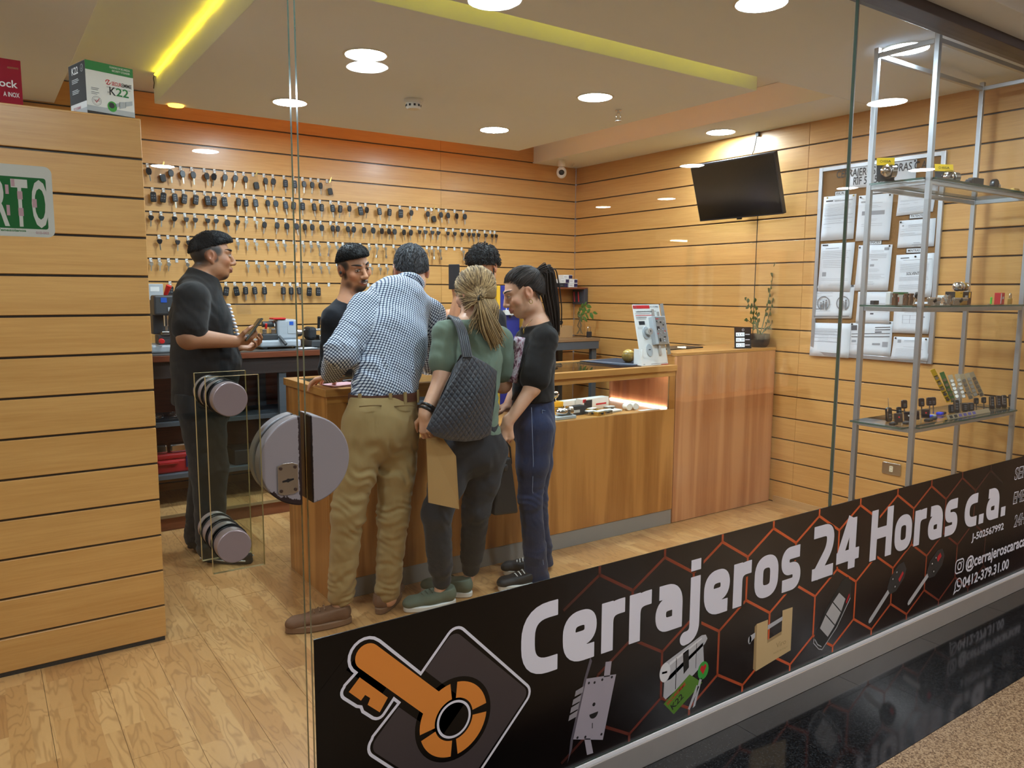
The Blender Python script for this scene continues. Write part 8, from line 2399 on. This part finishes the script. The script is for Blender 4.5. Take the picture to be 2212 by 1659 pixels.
p = shelf_pt(2070, 655, s2, 1.93) + Vector((.01, .025, .0635)); o = thing('knob_lock', 'polished chrome knob lock lying on the yellow and black carton', 'lock', p)
for d, r_ in ((.022, .024), (.105, .022)): b = MB(); b.ell(p + Vector((d, 0, .024)), (.024, r_, r_), 20, 14); b.build('knob', M_CHROME, o, 180)
cyl('rose', M_NICKEL, p + Vector((.047, 0, .024)), p + Vector((.057, 0, .024)), .023, o); cyl('rose', M_BRASS, p + Vector((.068, 0, .024)), p + Vector((.078, 0, .024)), .023, o); cyl('spindle', M_NICKEL, p + Vector((.058, 0, .024)), p + Vector((.067, 0, .024)), .014, o)
o, fr = carton('small white carton before the yellow and black one on the middle shelf', shelf_pt(2038, 650, s2, 1.86), .03, (.075, .03, .044), M_WHITE, bands=((.1, .9, .4, .6, M_LGREY),))
p = shelf_pt(2142, 655, s2, 1.80); o = thing('green_key', 'bright green headed key standing on the middle glass shelf', 'key', p); b = MB(); b.prism(rrect(.007, .034, .003, 3, 0, .019), p, EX, EZ, (0, .006, 0)); b.build('key_bow', mat('key_green', (70, 190, 50), .4), o); b = MB(); b.box((p.x - .028, p.y, p.z), (p.x - .0045, p.y + .006, p.z + .003)); b.build('key_blade', M_NICKEL, o)
o, fr = carton('small red padlock box with a padlock picture on the middle glass shelf', shelf_pt(2161, 655, s2, 1.84), .08, (.052, .03, .058), M_RED, bands=((.0, .16, .05, .95, M_WHITE), (.4, .75, .45, .65, M_LGREY)))
p = shelf_pt(2182, 655, s2, 1.80); o = thing('padlock', 'brass padlock with chrome shackle on the middle glass shelf', 'padlock', p); bx('body', M_BRASS, Fr(p), (0, 0, 0), (.026, .014, .030), o, .003); b = MB(); b.tube([p + Vector((.004, .007, .0305)), p + Vector((.004, .007, .043))] + [p + Vector((.013 + .009 * math.cos(a), .007, .046 + .009 * math.sin(a))) for a in np.linspace(math.pi, 0, 9)] + [p + Vector((.022, .007, .0305))], .0026, 8); b.build('shackle', M_CHROME, o, 60)

# bottom shelf: remotes, stands, cards


def fob(label, p, h=.062, w=.03, lean=.18, rz=-.6, blade=None, chrome=False, group='car remotes on the bottom glass shelf', up=.0, m=None):
    fr = Fr(p, rz, lean); o = thing('car_remote', label, 'remote', Vector(p), group)
    b = MB(); b.prism(rrect(w, h, w * .28, 4, 0, h / 2 + up), fr(0, 0, 0), fr.u, fr.w, fr.v * .012); k_ = b.build('case', m or M_BLACK, o, bevel=.003)
    for i in range(3 if not blade else 2):
        q = MB(); q.prism(rrect(w * .42, h * .12, .002, 2, 0, up + h * (.3 + .2 * i)), fr(0, -.0006, 0), fr.u, fr.w, -fr.v * .001); q.build('button', M_BUTTON, k_)
    if chrome: bx('chrome_edge', M_CHROME, fr, (-w * .5, -.0018, up + h * .25), (-w * .32, -.0004, up + h * .95), o, .0005)
    if blade: b = MB(); b.prism([(-.003, up), (.003, up), (.003, max(.001, up - blade) + .004), (0, max(.0006, up - blade)), (-.003, max(.001, up - blade) + .002)] if blade < 1 else [(-.0025, h + up), (.0025, h + up), (.001, h + up + .045), (-.001, h + up + .045)], fr(0, .004, 0), fr.u, fr.w, fr.v * .0022); b.build('key_blade', M_NICKEL, o)
    return o


B = lambda px, y: shelf_pt(px, 890, s1, y)
fob('chrome topped flip key with raised blade at the left of the bottom glass shelf', B(1924, 1.92), .066, .034, .12, -.2, 2, True)
fob('narrow black remote second from left on the bottom glass shelf', B(1945, 1.93), .060, .022, .2)
for i, px in enumerate((1956, 1977, 1993, 2010, 2018)):
    fob('dark egg headed car key on its blade, %s of five on the bottom glass shelf' % ordinal(i + 1), B(px, 1.95 - .006 * i), .042, .028, .14, -.5, .05, False, 'car remotes on the bottom glass shelf', .042, mat('remote_brown', (44, 30, 28), .35))
for i, px in enumerate((1936, 1957, 1972, 1994)):
    p = B(px, 1.855); fr = Fr(p, -.55, .22); o = thing('gate_remote', 'square brown remote with key ring on the bottom glass shelf, %s of four' % ordinal(i + 1), 'remote', p, 'gate remotes on the bottom glass shelf')
    bx('case', mat('remote_brown', (44, 30, 28), .35), fr, (0, 0, .012), (.038, .010, .054), o, .003); cyl('button', M_RED if i in (0, 3) else M_WHITE, fr(.019, -.0005, .036), fr(.019, -.002, .036), .004, o, 10, bev=0); bx('foot', M_CLEAR, fr, (.002, 0, .001), (.036, .012, .0115), o, 0)
    b = MB(); b.tube([fr(-.004 + .009 * math.cos(a), .002, .018 + .011 * math.sin(a)) for a in np.linspace(0, 6.28, 14, endpoint=False)], .0009, 5, True); b.build('key_ring', M_CHROME, o, 60)
for i, (px, y, rz) in enumerate(((1934, 1.845, .2), (1960, 1.83, -.1), (2008, 1.81, .1), (2022, 1.82, .3))):
    p = B(px, y); fr = Fr(p, rz); o = thing('flat_remote', 'dark remote lying flat at the front of the bottom glass shelf, %s of four' % ordinal(i + 1), 'remote', p, 'flat remotes at the front of the bottom shelf'); b = MB(); b.prism(rrect(.055, .026, .010, 4, .028, .013), fr(0, 0, 0), fr.u, fr.v, fr.w * .012); b.build('case', M_DARK if i % 2 else M_BLACK, o, bevel=.003)
    bx('button', M_BUTTON, fr, (.018, .008, .0122), (.030, .018, .0134), o, 0)
for i, (px, y) in enumerate(((2013, 1.86), (2035, 1.88))):
    p = B(px, y); fr = Fr(p, .15); o = thing('blue_remote', 'blue remote shell lying on the bottom shelf, %s' % ('the one with grey end' if i == 0 else 'the one with black end'), 'remote', p); bx('shell', mat('remote_blue', (40, 60, 210), .4), fr, (0, 0, 0), (.030, .028, .014), o, .004); bx('body', M_LGREY if i == 0 else M_BLACK, fr, (.0305, 0, 0), (.068, .028, .012), o, .004)
# hanging strips of batteries leaning on the posts
for i, (p0, p1, m) in enumerate((((2014, 798), (2050, 868), M_YELLOW), ((2034, 804), (2060, 868), mat('strip_green', (66, 112, 60), .4)), ((2052, 810), (2068, 860), M_CLEAR), ((2067, 808), (2082, 860), M_CLEAR), ((2077, 808), (2098, 862), M_CLEAR), ((2088, 806), (2108, 856), M_CLEAR), ((2098, 804), (2122, 856), M_CLEAR))):
    y = 2.0; a, c_ = atY(*p0, y), atY(*p1, y - .05); a = Vector((a.x, y, a.z)); d = (a - c_).normalized(); u = Vector((.6, -.8, 0)); u = (u - d * u.dot(d)).normalized(); n_ = u.cross(d)
    o = thing('battery_strip', 'leaning %s battery strip on the bottom shelf, %s from left' % ('yellow' if i == 0 else 'green' if i == 1 else 'clear', ordinal(i + 1)), 'batteries', c_, 'battery strips on the bottom glass shelf')
    L = (a - c_).length; bb = MB(); bb.obox((a + c_) / 2, u * .011, d * (L / 2), n_ * .0008); bb.build('strip', mat('strip_clear', (168, 148, 118), .3) if m is M_CLEAR else m, o)
    for k in range(5):
        q = c_ + d * (L * (.08 + .165 * k)); bb = MB(); bb.cyl(q + n_ * .001, q + n_ * .0045, .0085, 12); bb.build('cell', M_NICKEL, o, 40)
        if i == 0: bb = MB(); bb.obox(q + d * .011 + n_ * .001, u * .009, d * .0022, n_ * .0003); bb.build('stripe', M_INK, o)
for i, (px, kind) in enumerate(((2057, 'b'), (2068, 'a'), (2086, 'c'), (2099, 'c'), (2110, 'k'), (2126, 'k'), (2144, 'n'), (2158, 'a'), (2170, 'a'), (2186, 'a'))):
    y = 1.89 - .007 * i
    if kind == 'k': fob('small black key head on clear stand, %s in the bottom shelf row' % ordinal(i + 1), B(px, y), .032, .022, .12, -.6, .05, False, up=.034)
    else: fob('%s car remote, %s in the standing row of the bottom shelf' % ('glossy chrome edged' if kind in 'na' else 'dark', ordinal(i + 1)), B(px, y), .066 if kind in 'an' else .044, .026 if kind != 'c' else .030, .2, -.6, None, kind in 'an')
fr = Fr(B(2050, 1.80) , .02)
o = thing('label_strip', 'clear printed label strip along the front of the bottom glass shelf', 'label', fr.p); bx('strip', mat('strip_clear', (168, 148, 118), .3), Fr(fr.p, 0, .5), (0, 0, 0), (.42, .002, .022), o, 0)
for k in range(6): bx('label_mark', M_INK if k < 2 else mat('label_violet', (90, 84, 160), .5), Fr(fr.p, 0, .5), (.02 + .045 * k, -.0008, .004), (.048 + .045 * k, -.0002, .018), o, 0)
# ================================================================ across the mall: what the glass reflects
b = MB(); b.box((XL, -6.6, 0), (9.5, -6.45, 2.9)); structure(b.build('wall_mall', mat('mall_wall', (150, 128, 110), .7)))
b = MB(); b.box((9.5, -6.5, 0), (9.6, 1.6, 2.9)); structure(b.build('wall_mall_end', mat('mall_wall', (150, 128, 110), .7)))
sh = thing('roller_shutter', 'grey slatted roller shutter of the closed shop across the mall', 'shutter', (3.6, -6.4, 0))
SHM = mat('shutter_grey', (92, 94, 98), .4, .4)
cache_ = None
for k in range(26):
    if cache_ is None:
        m_ = MB(); m_.tube([(0, 0, 0), (2.6, 0, 0)], .045, 8); cache_ = m_.mesh('slat', SHM)
    q = bpy.data.objects.new('slat', cache_); COL.objects.link(q); q.location = (2.4, -6.39, .06 + k * .09); attach(q, sh)
jw = thing('jewellery_window', 'brightly lit jewellery display window across the mall', 'shop window', (8.2, -3.4, 0))
JF = mat('jewel_frame', (240, 218, 198), .5)
bx('base_cabinet', mat('jewel_wood', (176, 116, 76), .35), Fr((6.95, -3.6, 0)), (0, 0, 0), (2.5, .5, .16), jw)
bx('case_back', mat('jewel_back', (236, 206, 160), .6), Fr((6.95, -3.60, .161)), (0, 0, 0), (2.5, .03, .70), jw)
bx('case_lamp', emit('jewel_lamp', (1, .86, .62), 42.0), Fr((7.0, -3.30, .80)), (0, 0, 0), (2.4, .12, .012), jw, 0)
bx('counter_top', M_GLASS, Fr((6.95, -3.60, .87)), (0, 0, 0), (2.5, .5, .012), jw, 0)
bx('case_glass', M_GLASS, Fr((6.95, -3.11, .161)), (0, 0, 0), (2.5, .008, .60), jw, 0)
bx('added_lamp_shield', JF, Fr((6.95, -3.125, .765)), (0, 0, 0), (2.5, .012, .10), jw)  # added strip that keeps the case lamp itself out of the glass reflection
bx('added_lamp_shield', JF, Fr((6.90, -3.10, 2.02)), (0, 0, 0), (2.58, .02, .079), jw)  # added as well, hides the canopy lamp from the shop glass
bx('canopy', JF, Fr((6.90, -3.62, 2.10)), (0, 0, 0), (2.58, .55, .10), jw)
bx('canopy_lamp', emit('jewel_lamp', (1, .86, .62), 42.0), Fr((6.98, -3.45, 2.085)), (0, 0, 0), (2.4, .10, .012), jw, 0)
bx('back_screen', mat('jewel_screen', (150, 112, 78), .6), Fr((6.95, -3.62, .885)), (0, 0, 0), (2.5, .02, 1.2), jw)
for x, w, z, h in ((7.55, .25, 1.25, .55), (8.35, .30, 1.22, .62), (8.72, .42, 1.18, .72)): bx('display_card', mat('bust_white', (238, 228, 214), .6), Fr((x, -3.5, z)), (0, 0, 0), (w, .02, h), jw)
b = MB(); b.cyl((8.75, -3.42, 1.02), (8.75, -3.40, 1.02), .20, 28); b.build('round_tray', mat('bust_white', (238, 228, 214), .6), jw)
for i in range(9):
    c_ = Vector((7.15 + .26 * i, -3.42, .165)); b = MB(); b.prism([(-.07, 0), (.07, 0), (.085, .22), (.03, .30), (.022, .40), (-.022, .40), (-.03, .30), (-.085, .22)], c_, EX, EZ, (0, .05, 0)); bu = b.build('bust', mat('bust_white', (238, 228, 214), .6), jw, bevel=.01)
    b = MB(); b.tube([c_ + Vector((.06 * math.sin(a), .058, .30 - .12 * math.cos(a) * (1 if abs(a) < 1.5 else .4))) for a in np.linspace(-2.0, 2.0, 14)], .004, 6); b.build('necklace', M_BRASS, bu, 60)
for x in (6.93, 7.25, 9.38): bx('post', JF, Fr((x, -3.14, .885)), (0, 0, 0), (.07, .05, 1.21), jw)
